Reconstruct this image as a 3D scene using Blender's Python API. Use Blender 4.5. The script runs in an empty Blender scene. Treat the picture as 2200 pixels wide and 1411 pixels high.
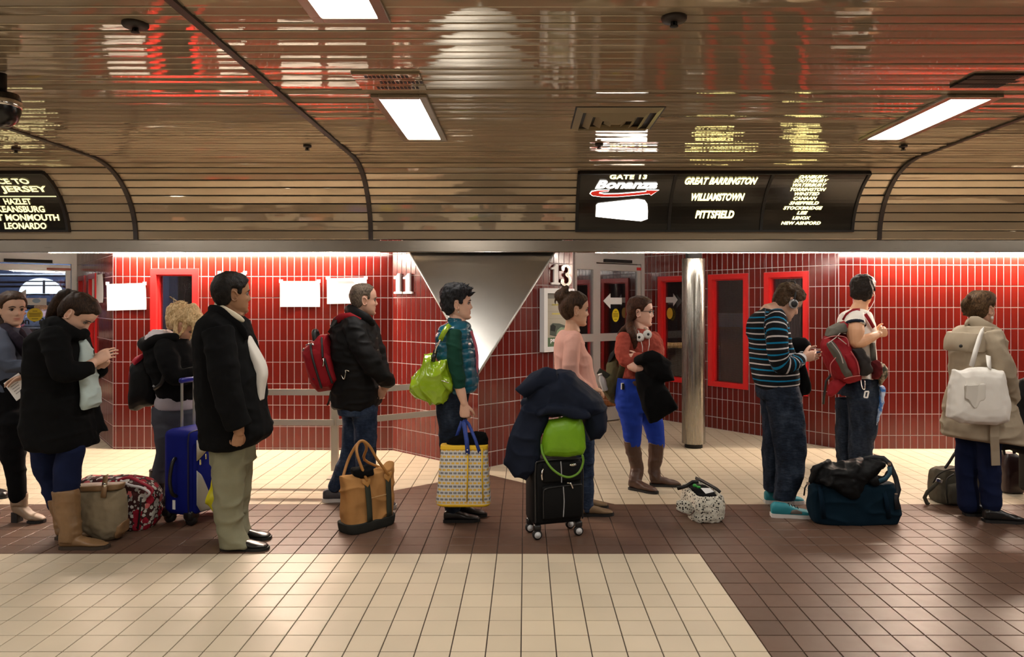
import bpy, bmesh, math, random
import numpy as np
from mathutils import Vector, Matrix, noise
random.seed(7)
SC = bpy.context.scene
COL = SC.collection
PI = math.pi
# ------------------------------------------------------------------ camera, world, exposure
CX, CY, F, CH = 1129.0, 652.0, 1550.0, 1.55      # pixel of the vanishing point, focal length in px of a 2200 wide frame, eye height
cam = bpy.data.cameras.new('camera'); CAM = bpy.data.objects.new('camera', cam); COL.objects.link(CAM)
CAM.location = (0, 0, CH); CAM.rotation_euler = (PI/2, 0, 0)
cam.sensor_fit = 'HORIZONTAL'; cam.sensor_width = 36.0
cam.lens = 36.0*F/2200
cam.shift_x = (1100-CX)/2200; cam.shift_y = -(705.5-CY)/2200
cam.clip_end = 100
SC.camera = CAM
SC.view_settings.view_transform = 'Standard'
SC.view_settings.look = 'None'
SC.view_settings.gamma = 1.0
SC.view_settings.use_curve_mapping = False
SC.view_settings.exposure = 0.29
w = bpy.data.worlds.new('world'); SC.world = w; w.use_nodes = True
w.node_tree.nodes['Background'].inputs[0].default_value = (0.02, 0.025, 0.04, 1)
w.node_tree.nodes['Background'].inputs[1].default_value = 0.3
PANEL_E, COVE_E, SIGN_E = 26.0, 680.0, 4.2
try:
    SC.cycles.use_denoising = True
    SC.cycles.max_bounces = 8
    SC.cycles.sample_clamp_indirect = 6.0
except Exception: pass

# ------------------------------------------------------------------ generic helpers
def W(px, py, Y): return Vector(((px-CX)*Y/F, Y, CH-(py-CY)*Y/F))
def crop(ox, oy, s): return lambda x, y: (ox+x/s, oy+y/s)
def setp(o, label=None, cat=None, group=None, kind=None):
    if label: o['label'] = label
    if cat: o['category'] = cat
    if group: o['group'] = group
    if kind: o['kind'] = kind
    return o
def empty(name, loc, label=None, cat=None, group=None, kind=None):
    o = bpy.data.objects.new(name, None); COL.objects.link(o); o.location = loc
    o.empty_display_size = 0.05
    return setp(o, label, cat, group, kind)
def wloc(o):
    v = Vector((0, 0, 0))
    while o is not None: v += o.location; o = o.parent
    return v
def mesh_obj(name, verts, faces, m, parent=None, smooth=True, mats=None, midx=None):
    """world-space verts -> one mesh object under parent (parents carry location only)"""
    off = wloc(parent) if parent is not None else Vector((0, 0, 0))
    me = bpy.data.meshes.new(name)
    V = np.asarray(verts, dtype=float).reshape(-1, 3) - np.array(off)
    me.from_pydata(V.tolist(), [], [list(map(int, f)) for f in faces])
    for mm in (mats or [m]): me.materials.append(mm)
    if midx is not None: me.polygons.foreach_set('material_index', np.asarray(midx, dtype=np.int32))
    if smooth: me.polygons.foreach_set('use_smooth', np.ones(len(me.polygons), dtype=bool))
    me.update()
    o = bpy.data.objects.new(name, me); COL.objects.link(o)
    if parent is not None: o.parent = parent
    return o
def fattr(o, name, vals):
    a = o.data.attributes.new(name, 'FLOAT', 'POINT'); a.data.foreach_set('value', np.asarray(vals, dtype=np.float32))

# vectorised value noise
def _h(ix, iy, iz, seed):
    n = (ix*374761393 + iy*668265263 + iz*2147483647 + seed*1274126177) & 0xffffffff
    n = ((n ^ (n >> 13))*1274126177) & 0xffffffff
    n = n ^ (n >> 16)
    return (n & 0xffff)/32767.5-1.0
def vnoise(P, seed=0):
    P = np.asarray(P, dtype=float); I = np.floor(P).astype(np.int64); f = P-I; f = f*f*(3-2*f)
    r = 0
    for dx in (0, 1):
        for dy in (0, 1):
            for dz in (0, 1):
                wgt = (f[:, 0] if dx else 1-f[:, 0])*(f[:, 1] if dy else 1-f[:, 1])*(f[:, 2] if dz else 1-f[:, 2])
                r = r+wgt*_h(I[:, 0]+dx, I[:, 1]+dy, I[:, 2]+dz, seed)
    return r

# ------------------------------------------------------------------ materials
class NT:
    def __init__(s, name):
        s.m = bpy.data.materials.new(name); s.m.use_nodes = True
        s.t = s.m.node_tree; s.b = s.t.nodes['Principled BSDF']; s.out = s.t.nodes['Material Output']
    def n(s, typ, **kw):
        nd = s.t.nodes.new(typ)
        for k, v in kw.items():
            if k.startswith('i_'): nd.inputs[k[2:].replace('_', ' ')].default_value = v
            elif k[0] == 'I' and k[1:].isdigit(): nd.inputs[int(k[1:])].default_value = v
            else: setattr(nd, k, v)
        return nd
    def l(s, a, b): s.t.links.new(a, b)
    def ramp(s, fac, stops, interp='LINEAR'):
        r = s.n('ShaderNodeValToRGB'); r.color_ramp.interpolation = interp
        e = r.color_ramp.elements
        while len(e) < len(stops): e.new(0.5)
        for i, (p, c) in enumerate(stops): e[i].position = p; e[i].color = (*c, 1)
        s.l(fac, r.inputs[0]); return r.outputs[0]
    def mix(s, fac, a, b, blend='MIX'):
        nd = s.n('ShaderNodeMix', data_type='RGBA', blend_type=blend)
        for sock, v in ((nd.inputs[0], fac), (nd.inputs[6], a), (nd.inputs[7], b)):
            if isinstance(v, (int, float)): sock.default_value = v
            elif isinstance(v, tuple): sock.default_value = (*v, 1) if len(v) == 3 else v
            else: s.l(v, sock)
        return nd.outputs[2]
    def math(s, op, a, b=0.0, c=0.0):
        nd = s.n('ShaderNodeMath', operation=op)
        for i, v in enumerate((a, b, c)):
            if isinstance(v, (int, float)): nd.inputs[i].default_value = v
            else: s.l(v, nd.inputs[i])
        return nd.outputs[0]
    def coord(s, kind='Object', scale=None, rot=None):
        c = s.n('ShaderNodeTexCoord').outputs[kind]
        if scale or rot:
            mp = s.n('ShaderNodeMapping')
            if scale: mp.inputs['Scale'].default_value = scale
            if rot: mp.inputs['Rotation'].default_value = rot
            s.l(c, mp.inputs[0]); c = mp.outputs[0]
        return c
    def noise(s, co, scale, detail=3.0, rough=0.5):
        nd = s.n('ShaderNodeTexNoise'); nd.inputs['Scale'].default_value = scale; nd.inputs['Detail'].default_value = detail
        nd.inputs['Roughness'].default_value = rough; s.l(co, nd.inputs['Vector']); return nd.outputs['Fac']
    def bump(s, h, strength=0.3, dist=0.01):
        nd = s.n('ShaderNodeBump'); nd.inputs['Strength'].default_value = strength; nd.inputs['Distance'].default_value = dist
        s.l(h, nd.inputs['Height']); s.l(nd.outputs[0], s.b.inputs['Normal'])
    def base(s, col=None, rough=None, metal=None, spec=None, **kw):
        if col is not None:
            if isinstance(col, tuple): s.b.inputs['Base Color'].default_value = (*col, 1)
            else: s.l(col, s.b.inputs['Base Color'])
        if rough is not None:
            if isinstance(rough, (int, float)): s.b.inputs['Roughness'].default_value = rough
            else: s.l(rough, s.b.inputs['Roughness'])
        if metal is not None: s.b.inputs['Metallic'].default_value = metal
        if spec is not None: s.b.inputs['Specular IOR Level'].default_value = spec
        for k, v in kw.items(): s.b.inputs[k.replace('_', ' ')].default_value = v
        return s
def plain(name, col, rough=0.6, metal=0.0, spec=0.5, var=0.0, vscale=8.0, bump=0.0, bscale=300.0, bdist=0.002, **kw):
    t = NT(name); co = t.coord()
    c = col
    if var:
        f = t.noise(co, vscale, 4)
        c = t.mix(f, tuple(max(0, x*(1-var)) for x in col), tuple(min(1, x*(1+var)) for x in col))
    t.base(c, rough, metal, spec, **kw)
    if bump: t.bump(t.noise(co, bscale, 2), bump, bdist)
    return t.m
def cloth(name, col, var=0.25, rough=0.9, bscale=350, bump=0.35, sheen=0.0):
    t = NT(name); co = t.coord()
    f = t.noise(co, 9, 4); g = t.noise(co, bscale, 2)
    c = t.mix(f, tuple(x*(1-var) for x in col), tuple(min(1, x*(1+var)) for x in col))
    c = t.mix(t.math('MULTIPLY', g, 0.35), c, tuple(x*0.5 for x in col))
    t.base(c, rough, 0, 0.12)
    if sheen: t.b.inputs['Sheen Weight'].default_value = sheen
    t.bump(g, bump, 0.002); return t.m
def emit(name, col, e, base=(0.8, 0.8, 0.8)):
    t = NT(name); t.base(base, 0.5)
    t.b.inputs['Emission Color'].default_value = (*col, 1); t.b.inputs['Emission Strength'].default_value = e
    return t.m
M = {}
def mk_tile(name, col, var, rough):
    t = NT(name)
    oi = t.n('ShaderNodeObjectInfo').outputs['Random']
    co = t.coord('Object')
    geo = t.n('ShaderNodeNewGeometry').outputs['Position']
    f = t.noise(geo, 3.0, 3)
    c = t.mix(oi, tuple(x*(1-var) for x in col), tuple(min(1, x*(1+var)) for x in col))
    c = t.mix(t.math('MULTIPLY', f, 0.5), c, tuple(x*0.72 for x in col))
    f2 = t.noise(geo, 14.0, 2)
    t.base(c, t.math('MULTIPLY_ADD', f2, 0.12, rough-0.05), 0, 0.5 if rough < 0.3 else 0.38)
    t.bump(t.noise(geo, 9.0, 1), 0.05, 0.004)
    return t.m
M['tile_red'] = mk_tile('red_glazed_tile', (0.130, 0.0090, 0.0055), 0.14, 0.16)
M['tile_beige'] = mk_tile('beige_floor_tile', (0.58, 0.49, 0.36), 0.06, 0.40)
M['tile_brown'] = mk_tile('brown_floor_tile', (0.110, 0.062, 0.041), 0.14, 0.40)
M['grout_wall'] = plain('pale_wall_grout', (0.50, 0.42, 0.42), 0.9, var=0.12, vscale=5)
M['grout_floor'] = plain('dark_floor_grout', (0.060, 0.042, 0.032), 0.85, var=0.3, vscale=6)
def mk_slat():
    t = NT('bronze_enamel_slat')
    oi = t.n('ShaderNodeObjectInfo').outputs['Random']
    geo = t.n('ShaderNodeNewGeometry').outputs['Position']
    mp = t.n('ShaderNodeMapping'); mp.inputs['Scale'].default_value = (0.9, 6, 6); t.l(geo, mp.inputs[0])
    f = t.noise(mp.outputs[0], 2.0, 3)
    c = t.mix(oi, (0.43, 0.355, 0.245), (0.49, 0.405, 0.28))
    c = t.mix(t.math('MULTIPLY', f, 0.4), c, (0.38, 0.30, 0.205))
    t.base(c, 0.04, 0.30, 1.0)
    t.bump(f, 0.06, 0.02)
    return t.m
M['slat'] = mk_slat()
M['black'] = plain('matt_black', (0.008, 0.007, 0.007), 0.6)
M['joint'] = plain('dark_brown_joint', (0.030, 0.022, 0.020), 0.55, var=0.3)
def mk_brushed(name, col, rough, scale=(2, 2, 120)):
    t = NT(name); co = t.coord('Object', scale)
    f = t.noise(co, 3, 3)
    g = t.noise(t.coord('Object'), 4, 4)
    t.base(t.mix(g, tuple(x*0.8 for x in col), col), t.math('MULTIPLY_ADD', f, 0.18, rough-0.06), 1.0)
    t.bump(f, 0.08, 0.002); return t.m
M['steel'] = mk_brushed('brushed_steel', (0.38, 0.355, 0.315), 0.24, (26, 26, 1.2))
M['plate_steel'] = mk_brushed('scratched_steel_plate', (0.50, 0.49, 0.46), 0.30, (1, 60, 60))
M['fascia'] = mk_brushed('satin_bronze_fascia', (0.40, 0.35, 0.29), 0.28, (1, 60, 60))
M['alu'] = plain('aluminium_frame', (0.66, 0.64, 0.60), 0.38, 0.45)
M['red_paint'] = plain('red_gloss_paint', (0.62, 0.018, 0.018), 0.3, var=0.1)
M['white_num'] = plain('white_painted_numeral', (0.80, 0.77, 0.74), 0.35)
M['paper'] = plain('white_paper', (0.88, 0.87, 0.86), 0.85)
M['print'] = plain('grey_print', (0.25, 0.24, 0.25), 0.9)
M['chrome'] = plain('chrome', (0.75, 0.72, 0.66), 0.12, 1.0)
M['white_plastic'] = plain('white_plastic', (0.75, 0.74, 0.72), 0.4)
M['yellow_sticker'] = plain('yellow_sticker', (0.80, 0.62, 0.02), 0.5)
M['panel'] = emit('lit_diffuser', (1.0, 0.95, 0.88), PANEL_E)
M['cove'] = emit('cove_tube', (1.0, 0.80, 0.62), COVE_E); M['cove_dim'] = emit('cove_lens', (1.0, 0.90, 0.80), 58.0)
M['letter'] = emit('lit_letter', (1.0, 0.86, 0.30), SIGN_E)
M['letter_dim'] = emit('lit_letter_dim', (1.0, 0.86, 0.36), SIGN_E*0.28)
M['letter_white'] = emit('lit_white', (1.0, 0.93, 0.85), SIGN_E*1.0)
M['letter_red'] = emit('lit_red', (0.85, 0.025, 0.012), 0.42, (0.5, 0.02, 0.01))
M['sign_face'] = plain('black_sign_face', (0.014, 0.012, 0.008), 0.22)

# ------------------------------------------------------------------ box / prism / tube mesh buffers
class MB:
    """collects plain geometry in world space for ONE mesh object"""
    def __init__(s): s.v = []; s.f = []; s.mi = []; s.cur = 0
    def add(s, vs, fs):
        k = len(s.v); s.v += [tuple(v) for v in vs]; s.f += [[i+k for i in f] for f in fs]; s.mi += [s.cur]*len(fs); return s
    def box(s, c, d, R=None, bev=0.0):
        c = Vector(c); hx, hy, hz = d[0]/2, d[1]/2, d[2]/2
        if bev <= 0:
            vs = [Vector((x, y, z)) for x in (-hx, hx) for y in (-hy, hy) for z in (-hz, hz)]
            fs = [(0, 1, 3, 2), (4, 6, 7, 5), (0, 4, 5, 1), (2, 3, 7, 6), (0, 2, 6, 4), (1, 5, 7, 3)]
        else:
            bm = bmesh.new(); bmesh.ops.create_cube(bm, size=1.0)
            for v in bm.verts: v.co = Vector((v.co.x*d[0], v.co.y*d[1], v.co.z*d[2]))
            bmesh.ops.bevel(bm, geom=bm.edges[:], offset=bev, segments=2, affect='EDGES', profile=0.5)
            bm.verts.index_update()
            vs = [v.co.copy() for v in bm.verts]; fs = [[v.index for v in f.verts] for f in bm.faces]; bm.free()
        if R is not None: vs = [R @ v for v in vs]
        return s.add([c+v for v in vs], fs)
    def quad(s, a, b, c, d): return s.add([a, b, c, d], [(0, 1, 2, 3)])
    def prism(s, poly, ext):
        """poly: list of world points (planar), ext: extrusion vector"""
        n = len(poly); e = Vector(ext); P = [Vector(p) for p in poly]
        return s.add(P+[p+e for p in P], [list(range(n))[::-1], list(range(n, 2*n))]+[(i, (i+1) % n, n+(i+1) % n, n+i) for i in range(n)])
    def tube(s, pts, r, n=8, caps=True, flat=None):
        P = [Vector(p) for p in pts]; rr = r if isinstance(r, (list, tuple)) else [r]*len(P)
        k = len(s.v); up = None
        for i, p in enumerate(P):
            t = (P[min(i+1, len(P)-1)]-P[max(i-1, 0)]).normalized()
            if up is None: up = t.orthogonal().normalized()
            up = (up-t*up.dot(t)); up = up.normalized() if up.length > 1e-6 else t.orthogonal().normalized()
            sd = t.cross(up)
            for j in range(n):
                a = 2*PI*j/n; s.v.append(tuple(p+(up*math.cos(a)+sd*math.sin(a))*rr[i]))
        for i in range(len(P)-1):
            for j in range(n):
                s.f.append([k+i*n+j, k+i*n+(j+1) % n, k+(i+1)*n+(j+1) % n, k+(i+1)*n+j]); s.mi.append(s.cur)
        if caps:
            s.f.append([k+j for j in range(n)][::-1]); s.f.append([k+(len(P)-1)*n+j for j in range(n)]); s.mi += [s.cur]*2
        return s
    def strap(s, pts, width_vec, th=0.003):
        """flat ribbon along pts, width_vec: world vector(s) of full width"""
        P = [Vector(p) for p in pts]; k = len(s.v); n = len(P)
        wv = width_vec if isinstance(width_vec, (list, tuple)) and not isinstance(width_vec[0], (int, float)) else [width_vec]*n
        for i, p in enumerate(P):
            t = (P[min(i+1, n-1)]-P[max(i-1, 0)]).normalized(); wd = Vector(wv[i])/2; nn = t.cross(wd).normalized()*th/2
            for q in (p-wd-nn, p+wd-nn, p+wd+nn, p-wd+nn): s.v.append(tuple(q))
        for i in range(n-1):
            for j in range(4):
                s.f.append([k+i*4+j, k+i*4+(j+1) % 4, k+(i+1)*4+(j+1) % 4, k+(i+1)*4+j]); s.mi.append(s.cur)
        s.f.append([k, k+1, k+2, k+3][::-1]); s.f.append([k+(n-1)*4+j for j in range(4)]); s.mi += [s.cur]*2
        return s
    def lathe(s, prof, c, axis=(0, 0, 1), n=24):
        """prof: [(r, h)] about axis through c"""
        c = Vector(c); ax = Vector(axis).normalized(); u = ax.orthogonal().normalized(); v = ax.cross(u); k = len(s.v)
        for r, h in prof:
            for j in range(n):
                a = 2*PI*j/n; s.v.append(tuple(c+ax*h+(u*math.cos(a)+v*math.sin(a))*r))
        for i in range(len(prof)-1):
            for j in range(n):
                s.f.append([k+i*n+j, k+i*n+(j+1) % n, k+(i+1)*n+(j+1) % n, k+(i+1)*n+j]); s.mi.append(s.cur)
        s.f.append([k+j for j in range(n)][::-1]); s.f.append([k+(len(prof)-1)*n+j for j in range(n)]); s.mi += [s.cur]*2
        return s
    def build(s, name, m, parent=None, smooth=False, mats=None):
        return mesh_obj(name, s.v, s.f, m, parent, smooth, mats, s.mi if mats else None)
def clip(poly, n, d):
    """keep the part of a 2-D polygon where n.p <= d"""
    out = []
    for i in range(len(poly)):
        a, b = poly[i], poly[(i+1) % len(poly)]
        da, db = n[0]*a[0]+n[1]*a[1]-d, n[0]*b[0]+n[1]*b[1]-d
        if da <= 1e-9: out.append(a)
        if (da < -1e-9 and db > 1e-9) or (da > 1e-9 and db < -1e-9):
            t = da/(da-db); out.append((a[0]+(b[0]-a[0])*t, a[1]+(b[1]-a[1])*t))
    res = []
    for p in out:
        if not res or abs(p[0]-res[-1][0])+abs(p[1]-res[-1][1]) > 1e-6: res.append(p)
    return res if len(res) > 2 else []
def area(p): return abs(sum(p[i][0]*p[(i+1) % len(p)][1]-p[(i+1) % len(p)][0]*p[i][1] for i in range(len(p))))/2
def tile_geo(poly, th=0.006, bv=0.002):
    """a convex tile in its own plane (x, y), z out: front face, bevel ring and sides"""
    c = (sum(p[0] for p in poly)/len(poly), sum(p[1] for p in poly)/len(poly)); n = len(poly)
    def inset(p):
        d = math.hypot(p[0]-c[0], p[1]-c[1]); k = max(0.3, 1-bv*1.4/max(d, 1e-4)); return (c[0]+(p[0]-c[0])*k, c[1]+(p[1]-c[1])*k)
    # inset by a constant distance along x and y
    x0, x1 = min(p[0] for p in poly), max(p[0] for p in poly); y0, y1 = min(p[1] for p in poly), max(p[1] for p in poly)
    kx = max(0.2, 1-2*bv/max(x1-x0, 1e-4)); ky = max(0.2, 1-2*bv/max(y1-y0, 1e-4)); mx, my = (x0+x1)/2, (y0+y1)/2
    top = [(mx+(p[0]-mx)*kx, my+(p[1]-my)*ky, th) for p in poly]
    mid = [(p[0], p[1], th-bv*0.7) for p in poly]; low = [(p[0], p[1], 0.0) for p in poly]
    vs = top+mid+low
    fs = [list(range(n))]+[(n+i, n+(i+1) % n, (i+1) % n, i) for i in range(n)]+[(2*n+i, 2*n+(i+1) % n, n+(i+1) % n, n+i) for i in range(n)]
    return vs, fs
_tcache = {}
def tile_mesh(key, poly, m, th, bv):
    k = (key, m.name)
    if key is None or k not in _tcache:
        vs, fs = tile_geo(poly, th, bv); me = bpy.data.meshes.new('tile'); me.from_pydata(vs, [], fs); me.materials.append(m); me.update()
        if key is None: return me
        _tcache[k] = me
    return _tcache[k]
def lay_tiles(parent, items, frame, th, bv, limit=300, tilt=0.004, near=None):
    """items: [(poly2d, material, key, centre2d)], frame(u, v, h) -> world point; the nearest `limit` are parts, the rest one stuff part"""
    O = frame(0, 0, 0); U = (frame(1, 0, 0)-O); V = (frame(0, 1, 0)-O); N = (frame(0, 0, 1)-O)
    R = Matrix((U, V, N)).transposed()
    eye = Vector((0, 0, CH))
    items = sorted(items, key=lambda it: near(it) if near else (frame(it[3][0], it[3][1], 0)-eye).length)
    base = wloc(parent)
    for poly, m, key, c in items[:limit]:
        lp = [(p[0]-c[0], p[1]-c[1]) for p in poly]
        o = bpy.data.objects.new('tile', tile_mesh(key, lp, m, th, bv)); COL.objects.link(o); o.parent = parent
        o.location = frame(c[0], c[1], random.uniform(-0.0004, 0.0004))-base
        T = Matrix.Rotation(random.uniform(-tilt, tilt), 3, 'X') @ Matrix.Rotation(random.uniform(-tilt, tilt), 3, 'Y')
        o.rotation_euler = (R @ T).to_euler()
    rest = items[limit:]
    if rest:
        mats = []; mb = MB()
        for poly, m, key, c in rest:
            if m not in mats: mats.append(m)
            mb.cur = mats.index(m)
            vs, fs = tile_geo(poly, th, bv); mb.add([frame(a, b, h) for a, b, h in vs], fs)
        o = mb.build('tile', None, parent, False, mats); o['kind'] = 'stuff'
def text_mesh(s, size, shear=0.0, bold=0.0, spacing=1.0, align='CENTER', extrude=0.0, xscale=1.0):
    """flat lettering from the built-in font -> (verts Nx3, faces)"""
    cu = bpy.data.curves.new('txt', 'FONT'); cu.body = s; cu.size = size; cu.shear = shear; cu.offset = bold; cu.space_character = spacing
    cu.align_x = align; cu.align_y = 'CENTER'; cu.resolution_u = 3; cu.extrude = extrude
    o = bpy.data.objects.new('txt', cu); COL.objects.link(o)
    dg = bpy.context.evaluated_depsgraph_get(); me = bpy.data.meshes.new_from_object(o.evaluated_get(dg))
    v = [(p.co.x*xscale, p.co.y, p.co.z) for p in me.vertices]; f = [list(p.vertices) for p in me.polygons]
    bpy.data.objects.remove(o); bpy.data.curves.remove(cu); bpy.data.meshes.remove(me)
    return v, f
# ------------------------------------------------------------------ the room
PL0, PL1, PL2, PRW, P13 = (-6.12, 9.84), (-4.39, 7.68), (-1.40, 7.62), (-0.44, 6.75), (0.497, 7.624)
DS, DE = (0.608, 9.14), (1.614, 9.889)
PR2, PR3 = (3.343, 7.70), (6.6, 7.70)
LS = (-7.13, 9.03)
YF, ZF0, ZF1, ZC = 7.35, 2.08, 2.20, 2.90
ROOM = [(-9, -6), (-9, 6.75), (-8.2, 6.75), (-7.2, 7.95), LS, PL0, PL1, PL2, PRW, P13, DS, DE, PR2, PR3, (9, 7.7), (9, -6)]
def inside(x, y):
    r = False; n = len(ROOM)
    for i in range(n):
        (x1, y1), (x2, y2) = ROOM[i], ROOM[(i+1) % n]
        if (y1 > y) != (y2 > y) and x < (x2-x1)*(y-y1)/(y2-y1)+x1: r = not r
    return r
def wframe(A, B):
    d = Vector((B[0]-A[0], B[1]-A[1], 0)); L = d.length; d.normalize(); nn = Vector((d.y, -d.x, 0)); a = Vector((A[0], A[1], 0))
    return (lambda u, v, h: a+d*u+Vector((0, 0, v))+nn*h), L
def minus(polys, holes):
    for (u0, u1, z0, z1) in holes:
        nxt = []
        for p in polys:
            q = clip(p, (1, 0), u1); right = clip(p, (-1, 0), -u1)
            mid = clip(q, (-1, 0), -u0) if q else []; left = clip(q, (1, 0), u0) if q else []
            lo = clip(mid, (0, 1), z0) if mid else []; hi = clip(mid, (0, -1), -z1) if mid else []
            nxt += [x for x in (right, left, lo, hi) if x and area(x) > 2e-5]
        polys = nxt
    return polys
TP, TR, TG = 0.0765, 0.2275, 0.0075
def wall(name, A, B, H=2.26, holes=(), u0=0.0, z0=0.144, cut=None, tiles=True, label=None, limit=300, flip=False):
    fr, L = wframe(A, B)
    polys = minus([[(0, 0), (L, 0), (L, H), (0, H)]], holes)
    if cut: polys = [c for c in (clip(p, *cut) for p in polys) if c]
    mb = MB()
    for p in polys: mb.prism([fr(u, v, 0) for u, v in p], fr(0, 0, -0.1)-fr(0, 0, 0))
    o = mb.build(name, M['grout_wall']); setp(o, label, kind='structure')
    if not tiles: return o, fr, L
    items = []; z = z0-TR*math.ceil(z0/TR); g = TG/2
    while z < H:
        u = u0-TP*math.ceil(u0/TP)
        while u < L:
            p = [(max(u, 0)+g, max(z, 0)+g), (min(u+TP, L)-g, max(z, 0)+g), (min(u+TP, L)-g, min(z+TR, H)-g), (max(u, 0)+g, min(z+TR, H)-g)]
            if p[1][0]-p[0][0] > 0.008 and p[2][1]-p[1][1] > 0.008:
                full = abs(p[1][0]-p[0][0]-(TP-2*g)) < 1e-6 and abs(p[2][1]-p[1][1]-(TR-2*g)) < 1e-6
                for q in minus([p], [(h[0]-g, h[1]+g, h[2]-g, h[3]+g) for h in holes]):
                    q2 = clip(q, *cut) if cut else q
                    if not q2 or area(q2) < 8e-5: continue
                    c = (sum(a for a, b in q2)/len(q2), sum(b for a, b in q2)/len(q2))
                    items.append((q2, M['tile_red'], 'wall' if full and q2 == p else None, c))
            u += TP
        z += TR
    lay_tiles(o, items, fr, 0.0035, 0.0016, limit)
    return o, fr, L

# floor
fb = MB(); fb.box((0, 2.5, -0.056), (18, 17, 0.1)); FLOOR = fb.build('floor', M['grout_floor'])
setp(FLOOR, 'tiled concourse floor in beige with a brown band along the queue', kind='structure')
FP = 0.1573; items = []; g = 0.0028
L1 = ((-0.842, 1), 6.268+0.842*0.756); L2 = ((0.945, 1), 6.224+0.945*0.004)
neg = lambda l: ((-l[0][0], -l[0][1]), -l[1])
for j in range(-25, 36):
    y = 4.474+j*FP
    for i in range(-52, 44):
        x = -0.02+i*FP
        if not any(inside(x+a*FP, y+b*FP) for a in (0, 0.5, 1) for b in (0, 0.5, 1)): continue
        if abs(x) > (y+1.6)*0.86+0.5: continue
        p = [(x+g, y+g), (x+FP-g, y+g), (x+FP-g, y+FP-g), (x+g, y+FP-g)]; c = (x+FP/2, y+FP/2)
        yc = c[1]
        if yc < 4.474: items.append((p, M['tile_brown'] if c[0] > 1.08 else M['tile_beige'], 'floor', c))
        elif yc < 5.574: items.append((p, M['tile_brown'], 'floor', c))
        else:
            a = clip(p, *L1); br = clip(a, *L2) if a else []
            if br and area(br) > area(p)*0.999: items.append((p, M['tile_brown'], 'floor', c)); continue
            if not br: items.append((p, M['tile_beige'], 'floor', c)); continue
            for q, m in ((br, 'tile_brown'), (clip(p, *neg(L1)), 'tile_beige'), (clip(a, *neg(L2)), 'tile_beige')):
                if q and area(q) > 2e-4:
                    items.append((q, M[m], None, (sum(a for a, b in q)/len(q), sum(b for a, b in q)/len(q))))
def seen_first(it):
    x, y = it[3]; v = abs(x)/max(y, 0.1) < 0.74 and y > 3.05
    return y if v else 100+y
lay_tiles(FLOOR, items, lambda u, v, h: Vector((u, v, h-0.006)), 0.006, 0.0016, 300, 0.0015, seen_first)
bf = MB(); bf.box((0, -2.8, -0.004), (18, 6.8, 0.004)); o = bf.build('floor_field', M['tile_beige'], FLOOR)

# ceiling: slats in bays, flat then curving down to the fascia
cb = MB()
prof = [(-6.0, ZC+0.03), (6.62, ZC+0.03)]+[(6.615+0.765*math.sin(a), ZF1+0.73*math.cos(a)) for a in [PI/2*k/10 for k in range(1, 11)]]
for (y1, z1), (y2, z2) in zip(prof, prof[1:]): cb.quad((-9, y1, z1), (9, y1, z1), (9, y2, z2), (-9, y2, z2))
cb.box((0, 0.3, ZC+0.3), (18.2, 13.4, 0.05))
CEIL = cb.build('ceiling', M['black']); setp(CEIL, 'ceiling of glossy bronze slats curving down to the gate wall', kind='structure')
BAYS = [-9.0, -3.964, -1.574, 3.60, 9.0]; SP = 0.098
rows = []
y = 6.615-SP/2; k = 0
while y > -6:
    rows.append((y, ZC, 0.0, SP)); y -= SP
    if 3.45 < y < 3.50 and k == 0: y -= 0.014; k = 1
na = 12
for k in range(na):
    a = PI/2*(k+0.5)/na
    rows.append((6.615+0.735*math.sin(a), ZF1+0.70*math.cos(a), a, 0.0945))
def slat_verts(x0, x1, wd):
    cs = [(-wd/2, -0.014), (-wd/2, -0.003), (-wd/2+0.004, 0.0), (0, 0.0005), (wd/2-0.004, 0.0), (wd/2, -0.003), (wd/2, -0.014)]
    vs = [(x, v, h) for x in (x0, x1) for v, h in cs]; n = len(cs)
    return vs, [(i, i+1, n+i+1, n+i) for i in range(n-1)]
stuff = MB()
_sm = {}
for b in range(4):
    x0, x1 = BAYS[b]+0.012, BAYS[b+1]-0.012
    for (y, z, a, pt) in rows:
        wd = pt-0.0125
        tl = random.gauss(0, 0.026); al = random.gauss(0, 0.0012)
        R = Matrix.Rotation(PI-a+tl, 3, 'X') @ Matrix.Rotation(al, 3, 'Y')
        if y < 2.9:
            vs, fs = slat_verts(x0, x1, wd); stuff.add([R @ Vector((-(v[0]), v[1], v[2]))*1+Vector((0, y, z)) if False else (R @ Vector(v))+Vector((0, y, z)) for v in vs], fs); continue
        key = (b, round(wd, 4))
        if key not in _sm:
            vs, fs = slat_verts(x0-(x0+x1)/2, x1-(x0+x1)/2, wd)
            me = bpy.data.meshes.new('slat'); me.from_pydata(vs, [], fs); me.materials.append(M['slat']); me.update(); _sm[key] = me
        o = bpy.data.objects.new('slat', _sm[key]); COL.objects.link(o); o.parent = CEIL
        o.location = ((x0+x1)/2, y, z); o.rotation_euler = R.to_euler()
o = stuff.build('slat', M['slat'], CEIL); o['kind'] = 'stuff'
# dark joint strips between bays
for i, x in enumerate(BAYS[1:-1]):
    pts = [(-6, ZC-0.004), (6.615, ZC-0.004)]+[(6.615+0.725*math.sin(a), ZF1+0.69*math.cos(a)) for a in [PI/2*k/14 for k in range(1, 15)]]
    mb = MB(); mb.strap([(x, y, z) for y, z in pts], (0.042, 0, 0), 0.02)
    setp(mb.build('trim_%d' % (i+1), M['joint']), 'dark joint strip crossing the slatted ceiling, bay edge number %d' % (i+1) if False else
         ['dark joint strip at the curve beside the left sign', 'long dark joint strip running down the ceiling left of centre', 'dark joint strip curving down just right of the gate sign'][i], kind='structure')
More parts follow.
